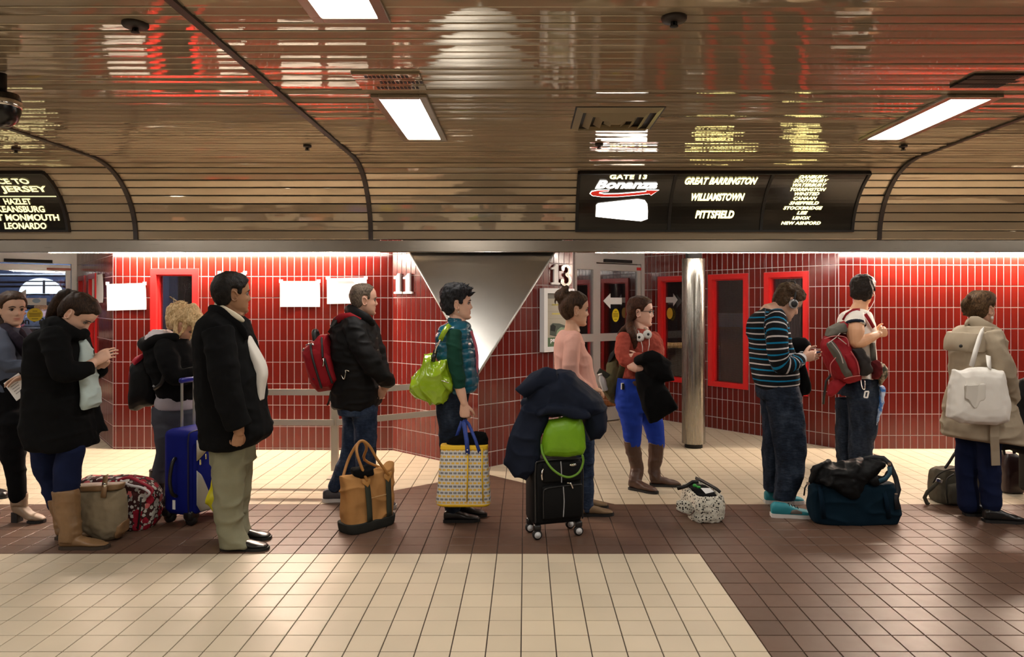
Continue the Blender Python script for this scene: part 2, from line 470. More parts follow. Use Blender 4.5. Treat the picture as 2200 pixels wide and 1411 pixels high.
# fascia, its bright lip and the soffit behind
mb = MB(); mb.box((0, YF+0.008, (ZF0+ZF1)/2-0.004), (18, 0.016, ZF1-ZF0-0.008))
setp(mb.build('trim_4', M['fascia']), 'flat metal fascia under the curved slats', kind='structure')
mb = MB(); mb.box((0, YF+0.02, ZF0-0.003), (18, 0.05, 0.010), bev=0.003)
setp(mb.build('trim_5', M['chrome']), 'bright metal lip along the bottom of the fascia', kind='structure')
mb = MB()
mb.box((0, 9.6, 2.285), (18, 4.4, 0.05))
setp(mb.build('trim_6', M['fascia']), 'metal soffit over the recessed gate doors', kind='structure')
for i, (xa, xb) in enumerate([(-4.9, -1.5), (0.72, 8.8)]):
    mb = MB(); mb.tube([(xa, YF+0.072, 2.0835), (xb, YF+0.072, 2.0835)], 0.014, 10)
    t = empty('lip_light', ((xa+xb)/2, YF+0.075, 2.2), ['thin lit lens behind the fascia lip over the left tiled wall', 'thin lit lens behind the fascia lip over the right doors and wall'][i], 'light')
    mb.build('lens', M['cove_dim'], t, True)
    mb = MB(); mb.box(((xa+xb)/2, YF+0.075, 2.20), (xb-xa, 0.03, 0.14)); mb.build('housing', M['fascia'], t)
for i, (xa, xb, yw) in enumerate([(-4.25, -1.75, 7.575), (3.75, 6.4, 7.635)]):
    mb = MB(); n = max(1, round((xb-xa)/1.25)); st = (xb-xa)/n
    for k in range(n): mb.tube([(xa+k*st+0.02, yw, 2.135), (xa+(k+1)*st-0.02, yw, 2.135)], 0.013, 10)
    t = empty('wall_washer', ((xa+xb)/2, yw, 2.2), ['strip light washing the top of the left tiled wall', 'strip light washing the top of the right tiled wall'][i], 'light')
    mb.build('tube', M['cove'], t, True)['kind'] = 'stuff'
    mb = MB(); mb.box(((xa+xb)/2, yw, 2.205), (xb-xa, 0.05, 0.10)); mb.build('housing', M['fascia'], t)

# walls
WW = 0.573
def ang(t0, t1, L): return (t0*L, t1*L)
kL = lambda a, b, n: None
# left flat wall with a narrow window
fr, LW = wframe(PL1, PL2)
ul0 = (W(323.6, 600, 7.66).x-PL1[0]); ul1 = (W(427, 600, 7.66).x-PL1[0])
HL = [(ul0, ul1, 0.525, 1.92)]
wall('wall_left', PL1, PL2, holes=HL, z0=0.02, u0=0.03, label='red tiled wall at left with taped notices')
# wall running back to the left door: two windows
fr, LB = wframe(PL0, PL1)
HB = [(LB*0.10, LB*0.30, 0.525, 1.91), (LB*0.42, LB*0.62, 0.525, 1.91)]
wall('wall_left_return', PL0, PL1, holes=HB, z0=0.02, label='red tiled side wall running back to the left door', limit=260)
fr, LP = wframe(PL2, PRW)
us = 0.196/0.96*LP; kk = (0.897-2.09)/(LP-us)
wall('wall_middle_left', PL2, PRW, z0=0.02, cut=((-kk, 1), 2.09-kk*us), label='red tiled wall slanting forward under numeral eleven')
fr, LQ = wframe(PRW, P13)
uq = 0.748/0.937*LQ; kq = (2.09-0.897)/uq
wall('wall_middle_right', PRW, P13, z0=0.144, cut=((-kq, 1), 0.897), label='red tiled wall slanting back under numeral thirteen')
wall('wall_middle_return', P13, DS, tiles=False, label='short return wall beside the right door')
fr, LA = wframe(DE, PR2)
WINS = [(1-0.953, 1-0.735), (1-0.641, 1-0.4237), (1-0.34, 1-0.13)]
tt = math.hypot(1.635, 2.07)
HA = [(LA-t0*tt, LA-t1*tt, 0.525, 1.91) for t0, t1 in ((0.953, 0.735), (0.641, 0.4237), (0.34, 0.13))]
wall('wall_right_slant', DE, PR2, holes=HA, z0=0.144, label='red tiled wall with three windows behind the steel column')
wall('wall_right', PR2, PR3, z0=0.144, label='red tiled wall at right, brightly lit along its top')
wall('wall_far_left', (-8.2, 6.75), (-7.2, 7.95), tiles=False, label='wall beyond the left door')
wall('wall_far_left_return', (-7.2, 7.95), LS, tiles=False, label='return wall beside the left door')
for nm, A, B, lb in (('wall_back', (9, -6), (-9, -6), 'plain wall behind the viewer'), ('wall_added_left', (-9, -6), (-9, 6.75), 'plain wall added to close the concourse at far left and hold its light'),
                     ('wall_added_right', (9, 7.7), (9, -6), 'plain wall added to close the concourse at far right and hold its light'),  # left and right walls added to contain light; the concourse runs on
                     ('wall_end_left_front', (-9, 6.75), (-8.2, 6.75), 'plain stub wall at far left'), ('wall_end_right_front', PR3, (9, 7.7), 'plain stub wall at far right')):
    fr, L = wframe(A, B); mb = MB(); mb.prism([fr(0, 0, 0), fr(L, 0, 0), fr(L, 3.0, 0), fr(0, 3.0, 0)], fr(0, 0, -0.1)-fr(0, 0, 0))
    setp(mb.build(nm, plain(nm+'_paint', (0.12, 0.10, 0.09), 0.7) if 'front' not in nm else M['tile_red']), lb, kind='structure')
# steel plate cutting off the prow
tip = Vector((PRW[0], PRW[1], 0.897)); tl = Vector((-1.204, 7.443, 2.09)); tr = Vector((0.308, 7.448, 2.09))
nrm = (tl-tip).cross(tr-tip).normalized()
if nrm.y > 0: nrm = -nrm
e1, e2 = tip+(tl-tip)*1.12, tip+(tr-tip)*1.12
mb = MB(); mb.prism([tip+nrm*0.004, e2+nrm*0.004, e1+nrm*0.004], -nrm*0.03)
PLATE = empty('steel_plate', tip, 'triangular brushed steel plate between numerals eleven and thirteen', 'plate')
mb.build('sheet', M['plate_steel'], PLATE)
for e in (e1, e2):
    mb = MB(); mb.tube([tip+nrm*0.004, e+nrm*0.004], 0.010, 8); mb.build('edge_strip', M['alu'], PLATE, True)

# panes
def mk_pane(name, tint, refl, opac, col):
    t = NT(name); nt = t.t
    tr = t.n('ShaderNodeBsdfTransparent'); tr.inputs[0].default_value = (*tint, 1)
    gl = t.n('ShaderNodeBsdfGlossy'); gl.inputs[0].default_value = (1, 1, 1, 1); gl.inputs['Roughness'].default_value = 0.015
    df = t.n('ShaderNodeBsdfDiffuse'); df.inputs[0].default_value = (*col, 1)
    m1 = t.n('ShaderNodeMixShader'); m1.inputs[0].default_value = opac; t.l(tr.outputs[0], m1.inputs[1]); t.l(df.outputs[0], m1.inputs[2])
    m2 = t.n('ShaderNodeMixShader'); m2.inputs[0].default_value = refl; t.l(m1.outputs[0], m2.inputs[1]); t.l(gl.outputs[0], m2.inputs[2])
    t.l(m2.outputs[0], t.out.inputs[0]); return t.m
M['pane'] = mk_pane('door_glass', (0.80, 0.80, 0.82), 0.24, 0.06, (0.02, 0.015, 0.015))
M['pane_clear'] = mk_pane('clear_glass', (0.9, 0.9, 0.92), 0.06, 0.02, (0.02, 0.02, 0.02))
def mk_screen():
    t = NT('window_screen'); co = t.coord('Object')
    ws = []
    for ax in (0, 2):
        sp = t.n('ShaderNodeSeparateXYZ'); t.l(co, sp.inputs[0])
        v = t.math('FRACT', t.math('MULTIPLY', sp.outputs[ax], 85.0)); ws.append(t.math('LESS_THAN', v, 0.30))
    m = t.math('MAXIMUM', ws[0], ws[1])
    tr = t.n('ShaderNodeBsdfTransparent'); df = t.n('ShaderNodeBsdfDiffuse'); df.inputs[0].default_value = (0.022, 0.017, 0.018, 1)
    mx = t.n('ShaderNodeMixShader'); t.l(m, mx.inputs[0]); t.l(tr.outputs[0], mx.inputs[1]); t.l(df.outputs[0], mx.inputs[2]); t.l(mx.outputs[0], t.out.inputs[0])
    return t.m
M['screen'] = mk_screen()
wn = 0
def window(fr, hole, label, screen=True):
    global wn; wn += 1
    u0, u1, z0, z1 = hole; c = fr((u0+u1)/2, z0, 0)
    t = empty('window_%d' % wn, c, label, kind='structure'); fw = 0.062
    def bar(a, b, c_, d, h0=-0.10, h1=0.022):
        mb = MB(); mb.prism([fr(a, c_, h0), fr(b, c_, h0), fr(b, d, h0), fr(a, d, h0)], fr(0, 0, h1)-fr(0, 0, h0)); return mb
    for a, b, c_, d in ((u0, u0+fw, z0, z1), (u1-fw, u1, z0, z1), (u0+fw, u1-fw, z0, z0+fw), (u0+fw, u1-fw, z1-fw, z1)):
        bar(a, b, c_, d).build('window_frame', M['red_paint'], t)
    for a, b, c_, d in ((u0+fw, u0+fw+0.014, z0+fw, z1-fw), (u1-fw-0.014, u1-fw, z0+fw, z1-fw), (u0+fw, u1-fw, z1-fw-0.014, z1-fw)):
        bar(a, b, c_, d, -0.09, -0.018).build('stop_bead', M['red_paint'], t)
    bar(u0+fw, u1-fw, z0+fw, z1-fw, -0.052, -0.046).build('pane', M['pane_clear'], t)
    if screen: bar(u0+fw, u1-fw, z0+fw, z1-fw, -0.064, -0.062).build('screen', M['screen'], t)
    return t
fl_, _ = wframe(PL1, PL2); window(fl_, HL[0], 'narrow red framed window in the left wall behind the blonde traveller')
fb_, _ = wframe(PL0, PL1)
window(fb_, HB[0], 'red framed window nearest the left door, seen edge on'); window(fb_, HB[1], 'red framed window in the left side wall beside taped notices')
fa_, _ = wframe(DE, PR2)
WIN3 = [window(fa_, h, l) for h, l in zip(HA, ('red framed window partly hidden behind the steel column', 'red framed window between the steel column and the striped sweater', 'red framed window behind the striped sweater'))]
# stickers on the glass
def disc(fr, u, z, h, ru, rz, n=28, th=0.002):
    mb = MB(); mb.prism([fr(u+ru*math.cos(2*PI*k/n), z+rz*math.sin(2*PI*k/n), h) for k in range(n)], fr(0, 0, th)-fr(0, 0, 0)); return mb
def arrow(fr, u, z, h, w_, hh, left=True):
    s = -1 if left else 1
    pts = [(-0.5, -0.22), (0.12, -0.22), (0.12, -0.5), (0.5, 0), (0.12, 0.5), (0.12, 0.22), (-0.5, 0.22)]
    P = [fr(u+s*a*w_, z+b*hh, h) for a, b in pts]
    if left: P = P[::-1]
    mb = MB(); mb.prism(P, fr(0, 0, 0.002)-fr(0, 0, 0)); return mb
def yellow(parent, fr, u, z, h, r, rz):
    o = disc(fr, u, z, h, r, rz).build('round_sticker', M['yellow_sticker'], parent)
    for k, (dz, ww) in enumerate(((0.55, 0.3), (0.22, 0.75), (0.0, 0.7), (-0.22, 0.72), (-0.6, 0.4))):
        mb = MB(); mb.prism([fr(u-ww*r, z+dz*rz-0.006, h+0.002), fr(u+ww*r, z+dz*rz-0.006, h+0.002), fr(u+ww*r, z+dz*rz+0.006, h+0.002), fr(u-ww*r, z+dz*rz+0.006, h+0.002)], fr(0, 0, 0.001)-fr(0, 0, 0))
        mb.build('print_line', plain('sticker_ink', (0.35, 0.25, 0.01), 0.7), o)
h0 = HA[0]
grey_white = plain('grey_white_arrow', (0.42, 0.41, 0.40), 0.6)  # grey arrow and dull yellow disc lie flat on the window glass
arrow(fa_, h0[0]+0.19, 1.60, -0.045, 0.20, 0.17, False).build('arrow_sticker', grey_white, WIN3[0])
o = disc(fa_, h0[0]+0.155, 1.42, -0.045, 0.05, 0.075).build('round_sticker', plain('dull_yellow_disc', (0.50, 0.30, 0.02), 0.6), WIN3[0])

def door(n, A, B, label, left_arrow=True):
    fr, L = wframe(A, B); t = empty('door_%d' % n, fr(L*0.6, 0, 0), label, kind='structure')
    def bar(a, b, c_, d, h0=-0.05, h1=0.03, nm='frame', m='alu', bev=0):
        mb = MB(); mb.prism([fr(a, c_, h0), fr(b, c_, h0), fr(b, d, h0), fr(a, d, h0)], fr(0, 0, h1)-fr(0, 0, h0)); return mb.build(nm, M[m], t)
    s1, m0, m1, d1 = 0.035, 0.31, 0.385, L-0.065
    bar(0, s1, 0, 2.24); bar(m0, m1-0.02, 0, 2.24); bar(d1, L, 0, 2.24); bar(s1, m0, 1.99, 2.24); bar(m1-0.02, d1, 2.085, 2.24)
    bar(s1, m0, 1.06, 1.16); bar(s1, m0, 0, 0.16)
    # leaf
    st = 0.055
    for a, b, c_, d in ((m1-0.015, m1+st, 0.015, 2.07), (d1-st-0.01, d1-0.008, 0.015, 2.07), (m1+st, d1-st-0.01, 1.985, 2.07), (m1+st, d1-st-0.01, 1.06, 1.16), (m1+st, d1-st-0.01, 0.015, 0.19)):
        bar(a, b, c_, d, -0.02, 0.022, 'leaf_rail')
    bar(m1+st, d1-st-0.01, 1.16, 1.985, -0.003, 0.003, 'pane', 'pane'); bar(m1+st, d1-st-0.01, 0.19, 1.06, -0.003, 0.003, 'pane', 'pane')
    bar(s1, m0, 1.16, 1.99, -0.003, 0.003, 'pane', 'pane'); bar(s1, m0, 0.16, 1.06, -0.003, 0.003, 'pane', 'pane')
    bar(m1+0.1, d1-0.22, 2.09, 2.13, 0.03, 0.075, 'door_closer', 'black')
    return t, fr, L, m1+st, d1-st-0.01
D2, fd2, L2d, ga, gb = door(2, DS, DE, 'aluminium and glass gate door at right with white arrow sticker')
arrow(fd2, ga+0.235, 1.585, 0.004, 0.335, 0.20).build('arrow_sticker', M['paper'], D2)
yellow(D2, fd2, ga+0.29, 1.395, 0.004, 0.063, 0.088)
mb = MB(); mb.prism([fd2(gb-0.02, 2.00, 0.023), fd2(gb+0.12, 2.00, 0.023), fd2(gb+0.12, 2.04, 0.023), fd2(gb-0.02, 2.04, 0.023)], fd2(0, 0, 0.002)-fd2(0, 0, 0)); mb.build('red_label', M['red_paint'], D2)
D1, fd1, L1d, ga1, gb1 = door(1, LS, PL0, 'aluminium and glass gate door at far left with yellow sticker')
pu = lambda x: None
def on_door1(x, y):
    """pixel -> (u, z) on the left door plane"""
    A, B = LS, PL0; r = (x-CX)/F; dx, dy = B[0]-A[0], B[1]-A[1]
    t = (r*A[1]-A[0])/(dx-r*dy); Y = A[1]+dy*t
    return t*L1d, CH-(y-CY)*Y/F
u, z = on_door1(75, 676); yellow(D1, fd1, u, z, 0.004, 0.088, 0.088)
(ua, za), (ub, zb) = on_door1(42, 640), on_door1(100, 655)
mb = MB(); mb.prism([fd1(ua, zb, 0.004), fd1(ub, zb, 0.004), fd1(ub, za, 0.004), fd1(ua, za, 0.004)], fd1(0, 0, 0.002)-fd1(0, 0, 0)); ars = mb.build('arrow_sticker', M['paper'], D1)
u, z = on_door1(44, 646); mb = MB(); mb.prism([fd1(u-0.13, z, 0.004), fd1(u+0.06, z-0.10, 0.004), fd1(u+0.06, z+0.15, 0.004)], fd1(0, 0, 0.002)-fd1(0, 0, 0)); mb.build('arrow_head', M['paper'], D1)
u, z = on_door1(78, 646); disc(fd1, u, z, 0.006, 0.045, 0.03).build('round_logo', plain('pale_blue_logo', (0.35, 0.50, 0.66), 0.6), D1)
def flat_text(s, size, fr, u, z, h, m, name, parent, mirror=False, **kw):
    v, f = text_mesh(s, size, **kw)
    return mesh_obj(name, [fr(u+a, z+b, h+c) for a, b, c in v], f, m, parent, False)
(ua, za), (ub, zb) = on_door1(100, 575), on_door1(152, 581)
mb = MB(); mb.prism([fd1(ua, zb, 0.023), fd1(ub, zb, 0.023), fd1(ub, za, 0.023), fd1(ua, za, 0.023)], fd1(0, 0, 0.002)-fd1(0, 0, 0)); lb_ = mb.build('red_label', plain('pink_label', (0.75, 0.25, 0.2), 0.6), D1)
u, z = on_door1(78, 690); flat_text('on \u2022 Por', 0.11, fd1, u, z, 0.004, M['black'], 'lettering', D1, bold=0.004)

# outside the glass: bus bays at night
mb = MB(); mb.box((0, 14.5, -0.16), (30, 14, 0.05)); G = mb.build('ground', plain('night_asphalt', (0.20, 0.13, 0.085), 0.55, var=0.25, vscale=2)); setp(G, 'asphalt of the bus bays outside the glass', kind='structure')
mb = MB(); mb.box((0, 21, 2), (30, 0.2, 4.4)); mb.box((0, 14.5, 4.2), (30, 14, 0.1)); mb.box((-15, 14.5, 2), (0.1, 14, 4.4)); mb.box((15, 14.5, 2), (0.1, 14, 4.4))
setp(mb.build('wall_bus_bay', plain('bay_concrete', (0.05, 0.035, 0.035), 0.8)), 'dark concrete walls of the bus bays outside', kind='structure')
def bay_lamp(x, y, z, col, e, label):
    t = empty('bay_lamp', (x, y, z), label, 'lamp')
    mb = MB(); mb.box((x, y, z), (1.2, 0.3, 0.02)); mb.build('lens', emit('bay_lens', col, e), t)
    mb = MB(); mb.box((x, y, z+0.05), (1.3, 0.4, 0.07), bev=0.02); mb.build('housing', M['fascia'], t)
bay_lamp(1.9, 12.2, 3.9, (1.0, 0.42, 0.10), 110, 'orange lamp outside the right gate door')
bay_lamp(-7.7, 11.0, 3.75, (0.70, 0.82, 1.0), 420, 'cool white lamp added to brighten the coach outside the left gate door')  # added source, placed close to the coach front to brighten it
# parked coach outside the left door
cb_ = empty('coach', (-9.2, 12.3, -0.13), 'dark coach with a white arched windscreen parked outside left door', 'bus')
mb = MB(); mb.box((-9.2, 13.2, 1.65), (6.5, 1.6, 3.1), bev=0.18); mb.build('body', plain('coach_paint', (0.035, 0.045, 0.075), 0.25), cb_, False)
def bus_face(x0, x1, z0, z1, m, nm, y=12.385, arch=False):
    mb = MB()
    if arch:
        n = 20; c = (x0+x1)/2; P = [(c+(x1-x0)/2*math.cos(PI*k/n), y, z0+(z1-z0)*math.sin(PI*k/n)) for k in range(n+1)]
    else: P = [(x0, y, z0), (x1, y, z0), (x1, y, z1), (x0, y, z1)][::-1]
    mb.prism(P, (0, 0.03, 0)); return mb.build(nm, m, cb_)
def bx(px, y=12.385): return (px-CX)*y/F
def bz(py, y=12.385): return CH-(py-CY)*y/F
bus_face(bx(40), bx(134), bz(631), bz(597), emit('windscreen_added_glow', (0.85, 0.95, 0.80), 0.75), 'windscreen', arch=True)  # emission put into the glass so the arch looks bright
bus_face(bx(93), bx(97), bz(630), bz(602), M['black'], 'wiper', 12.37)
for i, (ya, yb) in enumerate(((588, 591), (603, 605), (612, 614), (648, 660), (668, 672), (702, 706))):
    bus_face(bx(-60), bx(150), bz(yb), bz(ya), plain('coach_stripe', [(0.55, 0.55, 0.52), (0.02, 0.02, 0.03), (0.02, 0.02, 0.03), (0.01, 0.01, 0.012), (0.25, 0.28, 0.36), (0.5, 0.5, 0.52)][i], 0.4), 'stripe', 12.38)
bus_face(bx(-60), bx(150), bz(700), bz(672), plain('coach_grey', (0.20, 0.22, 0.28), 0.5), 'lower_panel', 12.382)
for x in (-11.2, -7.3):
    mb = MB(); mb.lathe([(0.42, 0), (0.48, 0.03), (0.48, 0.22), (0.42, 0.25)], (x, 12.30, 0.35), (0, 1, 0), 20); mb.build('wheel', M['black'], cb_, True)
# pale kiosk with a gable roof outside the right windows
kb = empty('kiosk', (3.9, 13.6, -0.13), 'pale kiosk with sloping roof outside the right windows', 'kiosk')
mb = MB(); mb.box((3.95, 13.9, 0.55), (1.3, 1.0, 1.4)); mb.build('wall', plain('kiosk_grey', (0.10, 0.07, 0.06), 0.7), kb)
mb = MB(); mb.prism([(3.25, 13.3, 1.12), (4.85, 13.3, 1.12), (4.3, 13.3, 1.36), (3.45, 13.3, 1.36)], (0, 1.2, 0)); mb.build('roof', plain('kiosk_roof', (0.08, 0.15, 0.40), 0.6), kb)
mb = MB(); mb.box((2.75, 12.6, 0.35), (1.1, 0.9, 1.0), bev=0.05)
setp(mb.build('wrapped_pallet', plain('white_wrap', (0.40, 0.50, 0.72), 0.5, bump=0.6, bscale=12, bdist=0.05)), 'white wrapped pallet seen low through window behind the column', 'pallet')

# ceiling fittings
def ceiling_light(x, y, label, group=None):
    t = empty('ceiling_light', (x, y, ZC), label, 'light', group); wx, wy, fw = 0.262, 1.16, 0.05
    for cx, cy, dx, dy in ((-wx/2-fw/2, 0, fw, wy+2*fw), (wx/2+fw/2, 0, fw, wy+2*fw), (0, -wy/2-fw/2, wx, fw), (0, wy/2+fw/2, wx, fw)):
        mb = MB(); mb.box((x+cx, y+cy, ZC-0.011), (dx, dy, 0.022), bev=0.003); mb.build('frame', M['fascia'], t)
    mb = MB(); mb.quad((x-wx/2, y-wy/2, ZC-0.012), (x-wx/2, y+wy/2, ZC-0.012), (x+wx/2, y+wy/2, ZC-0.012), (x+wx/2, y-wy/2, ZC-0.012))
    mb.build('diffuser', M['panel'], t)
lit = {(-0.82, 5.28): 'bright ceiling panel light above the man with red backpack', (-0.82, 2.79): 'bright ceiling panel light at the top edge of the view', (2.905, 5.28): 'bright ceiling panel light above right of the gate sign'}
for x in (-8.3, -4.55, -0.82, 2.905, 6.65):
    for y in (-2.2, 0.3, 2.79, 5.28):
        lb = lit.get((x, y))
        ceiling_light(x, y, lb or 'ceiling panel light outside the view', None if lb else 'ceiling panel lights outside the view')
# square air diffuser
dx, dy = 0.655, 5.255
LOUV = plain('pale_louvre', (0.72, 0.64, 0.46), 0.3, 0.35)
t = empty('air_diffuser', (dx, dy, ZC), 'square chrome air diffuser in the ceiling above gate sign', 'vent')
for k, (r, z0_, z1_) in enumerate(((0.30, 0.02, 0.004), (0.225, 0.03, 0.006), (0.15, 0.04, 0.010), (0.08, 0.045, 0.02))):
    mb = MB(); ri = r-0.045
    o4 = [(dx-r, dy-r), (dx+r, dy-r), (dx+r, dy+r), (dx-r, dy+r)]; i4 = [(dx-ri, dy-ri), (dx+ri, dy-ri), (dx+ri, dy+ri), (dx-ri, dy+ri)]
    for a in range(4):
        b = (a+1) % 4
        mb.add([(*o4[a], ZC-z1_), (*o4[b], ZC-z1_), (*i4[b], ZC-z0_-0.01), (*i4[a], ZC-z0_-0.01)], [(0, 1, 2, 3), (3, 2, 1, 0)])
    mb.build('louvre_ring', LOUV, t)
mb = MB(); mb.box((dx, dy, ZC-0.002), (0.62, 0.62, 0.004)); mb.build('back_plate', M['black'], t)
mb = MB(); mb.box((dx, dy, ZC-0.035), (0.07, 0.07, 0.012), bev=0.003); mb.build('centre_plate', LOUV, t)
def grille(x0, x1, y0, y1, label, dark=False):
    t = empty('ceiling_grille', ((x0+x1)/2, (y0+y1)/2, ZC), label, 'vent'); n = 3; p = (y1-y0)/n
    for k in range(n):
        yc = y0+p*(k+0.5); sh = (0.02, 0.09, 0.05)[k]
        mb = MB(); mb.box(((x0+x1)/2, yc, ZC-0.008), (x1-x0, p*0.85, 0.012)); fr_ = mb.build('face_strip', M['slat'] if not dark else M['black'], t)
        mb = MB(); ns = 11; wv = (x1-x0)*0.66/ns
        for q in range(ns): mb.box((x0+sh+0.06+q*wv, yc, ZC-0.0145), (wv*0.72, p*0.45, 0.002))
        mb.build('slot', M['black'], fr_)
grille(-1.02, -0.62, 4.20, 4.52, 'ceiling grille with three slotted strips above a panel light')
grille(2.63, 2.93, 4.22, 4.48, 'dark ceiling grille beyond the right panel light', True)
for x, y, big, lb in ((-1.88, 3.476, 1, 'round flush sprinkler cover left of the long joint strip'), (0.70, 3.40, 1, 'round flush sprinkler cover near the top right of ceiling'),
                      (-1.86, 6.15, 0, 'small sprinkler head left of the curved joint strip'), (0.62, 6.08, 0, 'small sprinkler head below the square air diffuser'),
                      (3.22, 6.15, 0, 'small sprinkler head below the right panel light'), (-4.42, 6.26, 0, 'small sprinkler head above the far left sign')):
    t = empty('sprinkler', (x, y, ZC), lb, 'sprinkler')
    r = 0.06 if big else 0.035
    mb = MB(); mb.lathe([(r*0.4, -0.022), (r*0.9, -0.020), (r, -0.012), (r, 0.0)], (x, y, ZC), (0, 0, 1), 20); mb.build('escutcheon', M['joint'], t, True)
    mb = MB(); mb.lathe([(0.006, -0.045), (0.020, -0.045), (0.020, -0.042), (0.007, -0.04), (0.009, -0.02)], (x, y, ZC), (0, 0, 1), 12)
    mb.tube([(x-0.012, y, ZC-0.02), (x-0.014, y, ZC-0.04), (x, y, ZC-0.043)], 0.003, 6); mb.tube([(x+0.012, y, ZC-0.02), (x+0.014, y, ZC-0.04), (x, y, ZC-0.043)], 0.003, 6)
    mb.build('deflector', M['black'], t, True)
# dark ceiling camera at the far left edge
c = W(2, 222, 4.2); c.z = 2.72
t = empty('security_camera', (c.x, c.y, ZC), 'black dome camera hanging from the ceiling at the left edge', 'camera')
mb = MB(); mb.lathe([(0.001, -0.145), (0.05, -0.135), (0.085, -0.10), (0.10, -0.05), (0.10, 0.02), (0.09, 0.05)], c, (0, 0, 1), 24); mb.build('dome', plain('smoked_black', (0.006, 0.005, 0.005), 0.25), t, True)
mb = MB(); mb.lathe([(0.03, 0.05), (0.03, ZC-c.z-0.012)], c, (0, 0, 1), 12); mb.build('stem', M['black'], t, True)
mb = MB(); mb.lathe([(0.103, -0.03), (0.106, -0.02), (0.106, 0.0), (0.103, 0.01)], c, (0, 0, 1), 24); mb.build('ring', M['chrome'], t, True)

# ------------------------------------------------------------------ curved illuminated signs
RY, RZ, YA, ZA = 0.735, 0.70, 6.615, ZF1
def arcp(x, th, off=0.0):
    """point on the cove: th = angle above horizontal, off = distance into the room"""
    return Vector((x, YA+(RY-off)*math.cos(th), ZA+(RZ-off)*math.sin(th)))
TH0, TH1 = math.radians(6.5), math.radians(63.5); RM = 0.72
def arc_sheet(mb, x0, x1, t0, t1, o0, o1, n=18):
    for k in range(n):
        a, b = t0+(t1-t0)*k/n, t0+(t1-t0)*(k+1)/n
        A = [arcp(x0, a, o1), arcp(x1, a, o1), arcp(x1, b, o1), arcp(x0, b, o1)]; B = [arcp(x0, a, o0), arcp(x1, a, o0), arcp(x1, b, o0), arcp(x0, b, o0)]
        mb.add(A+B, [(0, 1, 2, 3), (4, 7, 6, 5), (1, 5, 6, 2), (0, 3, 7, 4)]+([(0, 4, 5, 1)] if k == 0 else [])+([(3, 2, 6, 7)] if k == n-1 else []))
def sub2d(v, f, hmax=0.03):
    bm = bmesh.new(); vs = [bm.verts.new((a, b, 0)) for a, b, *_ in v]
    for q in f:
        try: bm.faces.new([vs[i] for i in q])
        except Exception: pass
    ys = [p[1] for p in v]; y = min(ys)+hmax
    while y < max(ys):
        g = bm.verts[:]+bm.edges[:]+bm.faces[:]
        bmesh.ops.bisect_plane(bm, geom=g, plane_co=(0, y, 0), plane_no=(0, 1, 0)); y += hmax
    bm.verts.index_update(); r = [tuple(q.co) for q in bm.verts], [[q.index for q in fa.verts] for fa in bm.faces]; bm.free(); return r
def on_arc(v, f, x, th, m, name, parent, off=0.038):
    v, f = sub2d(v, f)
    o = mesh_obj(name, [arcp(x+a, th+b/RM, off) for a, b, c in v], f, m, parent, False); return o
def arc_text(s, size, x, th, m, parent, **kw):
    v, f = text_mesh(s, size, **kw); return on_arc(v, f, x, th, m, 'lettering', parent)
def th_of(py, off=0.035):
    """arc angle seen at picture row py"""
    lo, hi = 0.0, PI/2
    for _ in range(40):
        md = (lo+hi)/2; p = arcp(0, md, off); r = CY-F*(p.z-CH)/p.y
        if r > py: lo = md
        else: hi = md
    return lo
def sx(px, py): p = arcp(0, th_of(py), 0.035); return (px-CX)*p.y/F
def sign(name, xs, label):
    t = empty(name, arcp((xs[0]+xs[-1])/2, TH0, 0), label, 'sign')
    for a, b in zip(xs, xs[1:]):
        mb = MB(); arc_sheet(mb, a+0.012, b-0.012, TH0+0.02, TH1-0.02, 0.0, 0.030); mb.build('sign_panel', M['sign_face'], t)
    for x in xs:
        mb = MB(); arc_sheet(mb, x-0.014, x+0.014, TH0, TH1, -0.005, 0.042); mb.build('frame', M['black'], t)
    for a, b in ((TH0, TH0+0.03), (TH1-0.012, TH1+0.012)):
        mb = MB(); arc_sheet(mb, xs[0], xs[-1], a, b, -0.005, 0.040, 2); mb.build('frame', M['black'], t)
    return t
X4 = [0.520, 1.452, 2.384, 3.312]
S = sign('gate_sign', X4, 'black curved gate sign listing three destinations and stops beyond gate 13')
Lw, Ly = M['letter_white'], M['letter']
def fit_text(s, x0, x1, yt, yb, m, parent, shear=0.0, bold=0.012, spacing=1.0):
    """lettering that fills the picture box x0..x1, yt..yb when laid on the cove"""
    v, f = text_mesh(s, 1.0, shear=shear, bold=bold, spacing=spacing)
    a0, a1 = min(p[0] for p in v), max(p[0] for p in v); b0, b1 = min(p[1] for p in v), max(p[1] for p in v)
    t0, t1 = th_of(yb), th_of(yt); ym = (yt+yb)/2; X0, X1 = sx(x0, ym), sx(x1, ym); H = (t1-t0)*RM
    v = [((p[0]-(a0+a1)/2)/(a1-a0)*(X1-X0), (p[1]-(b0+b1)/2)/(b1-b0)*H, 0) for p in v]
    return on_arc(v, f, (X0+X1)/2, (t0+t1)/2, m, 'lettering', parent)
fit_text('GATE 13', 1310, 1390, 374.5, 384.5, Ly, S, bold=0.035, spacing=1.1)
fit_text('Bonanza', 1279, 1413, 387, 405, Lw, S, bold=0.04, shear=0.3)
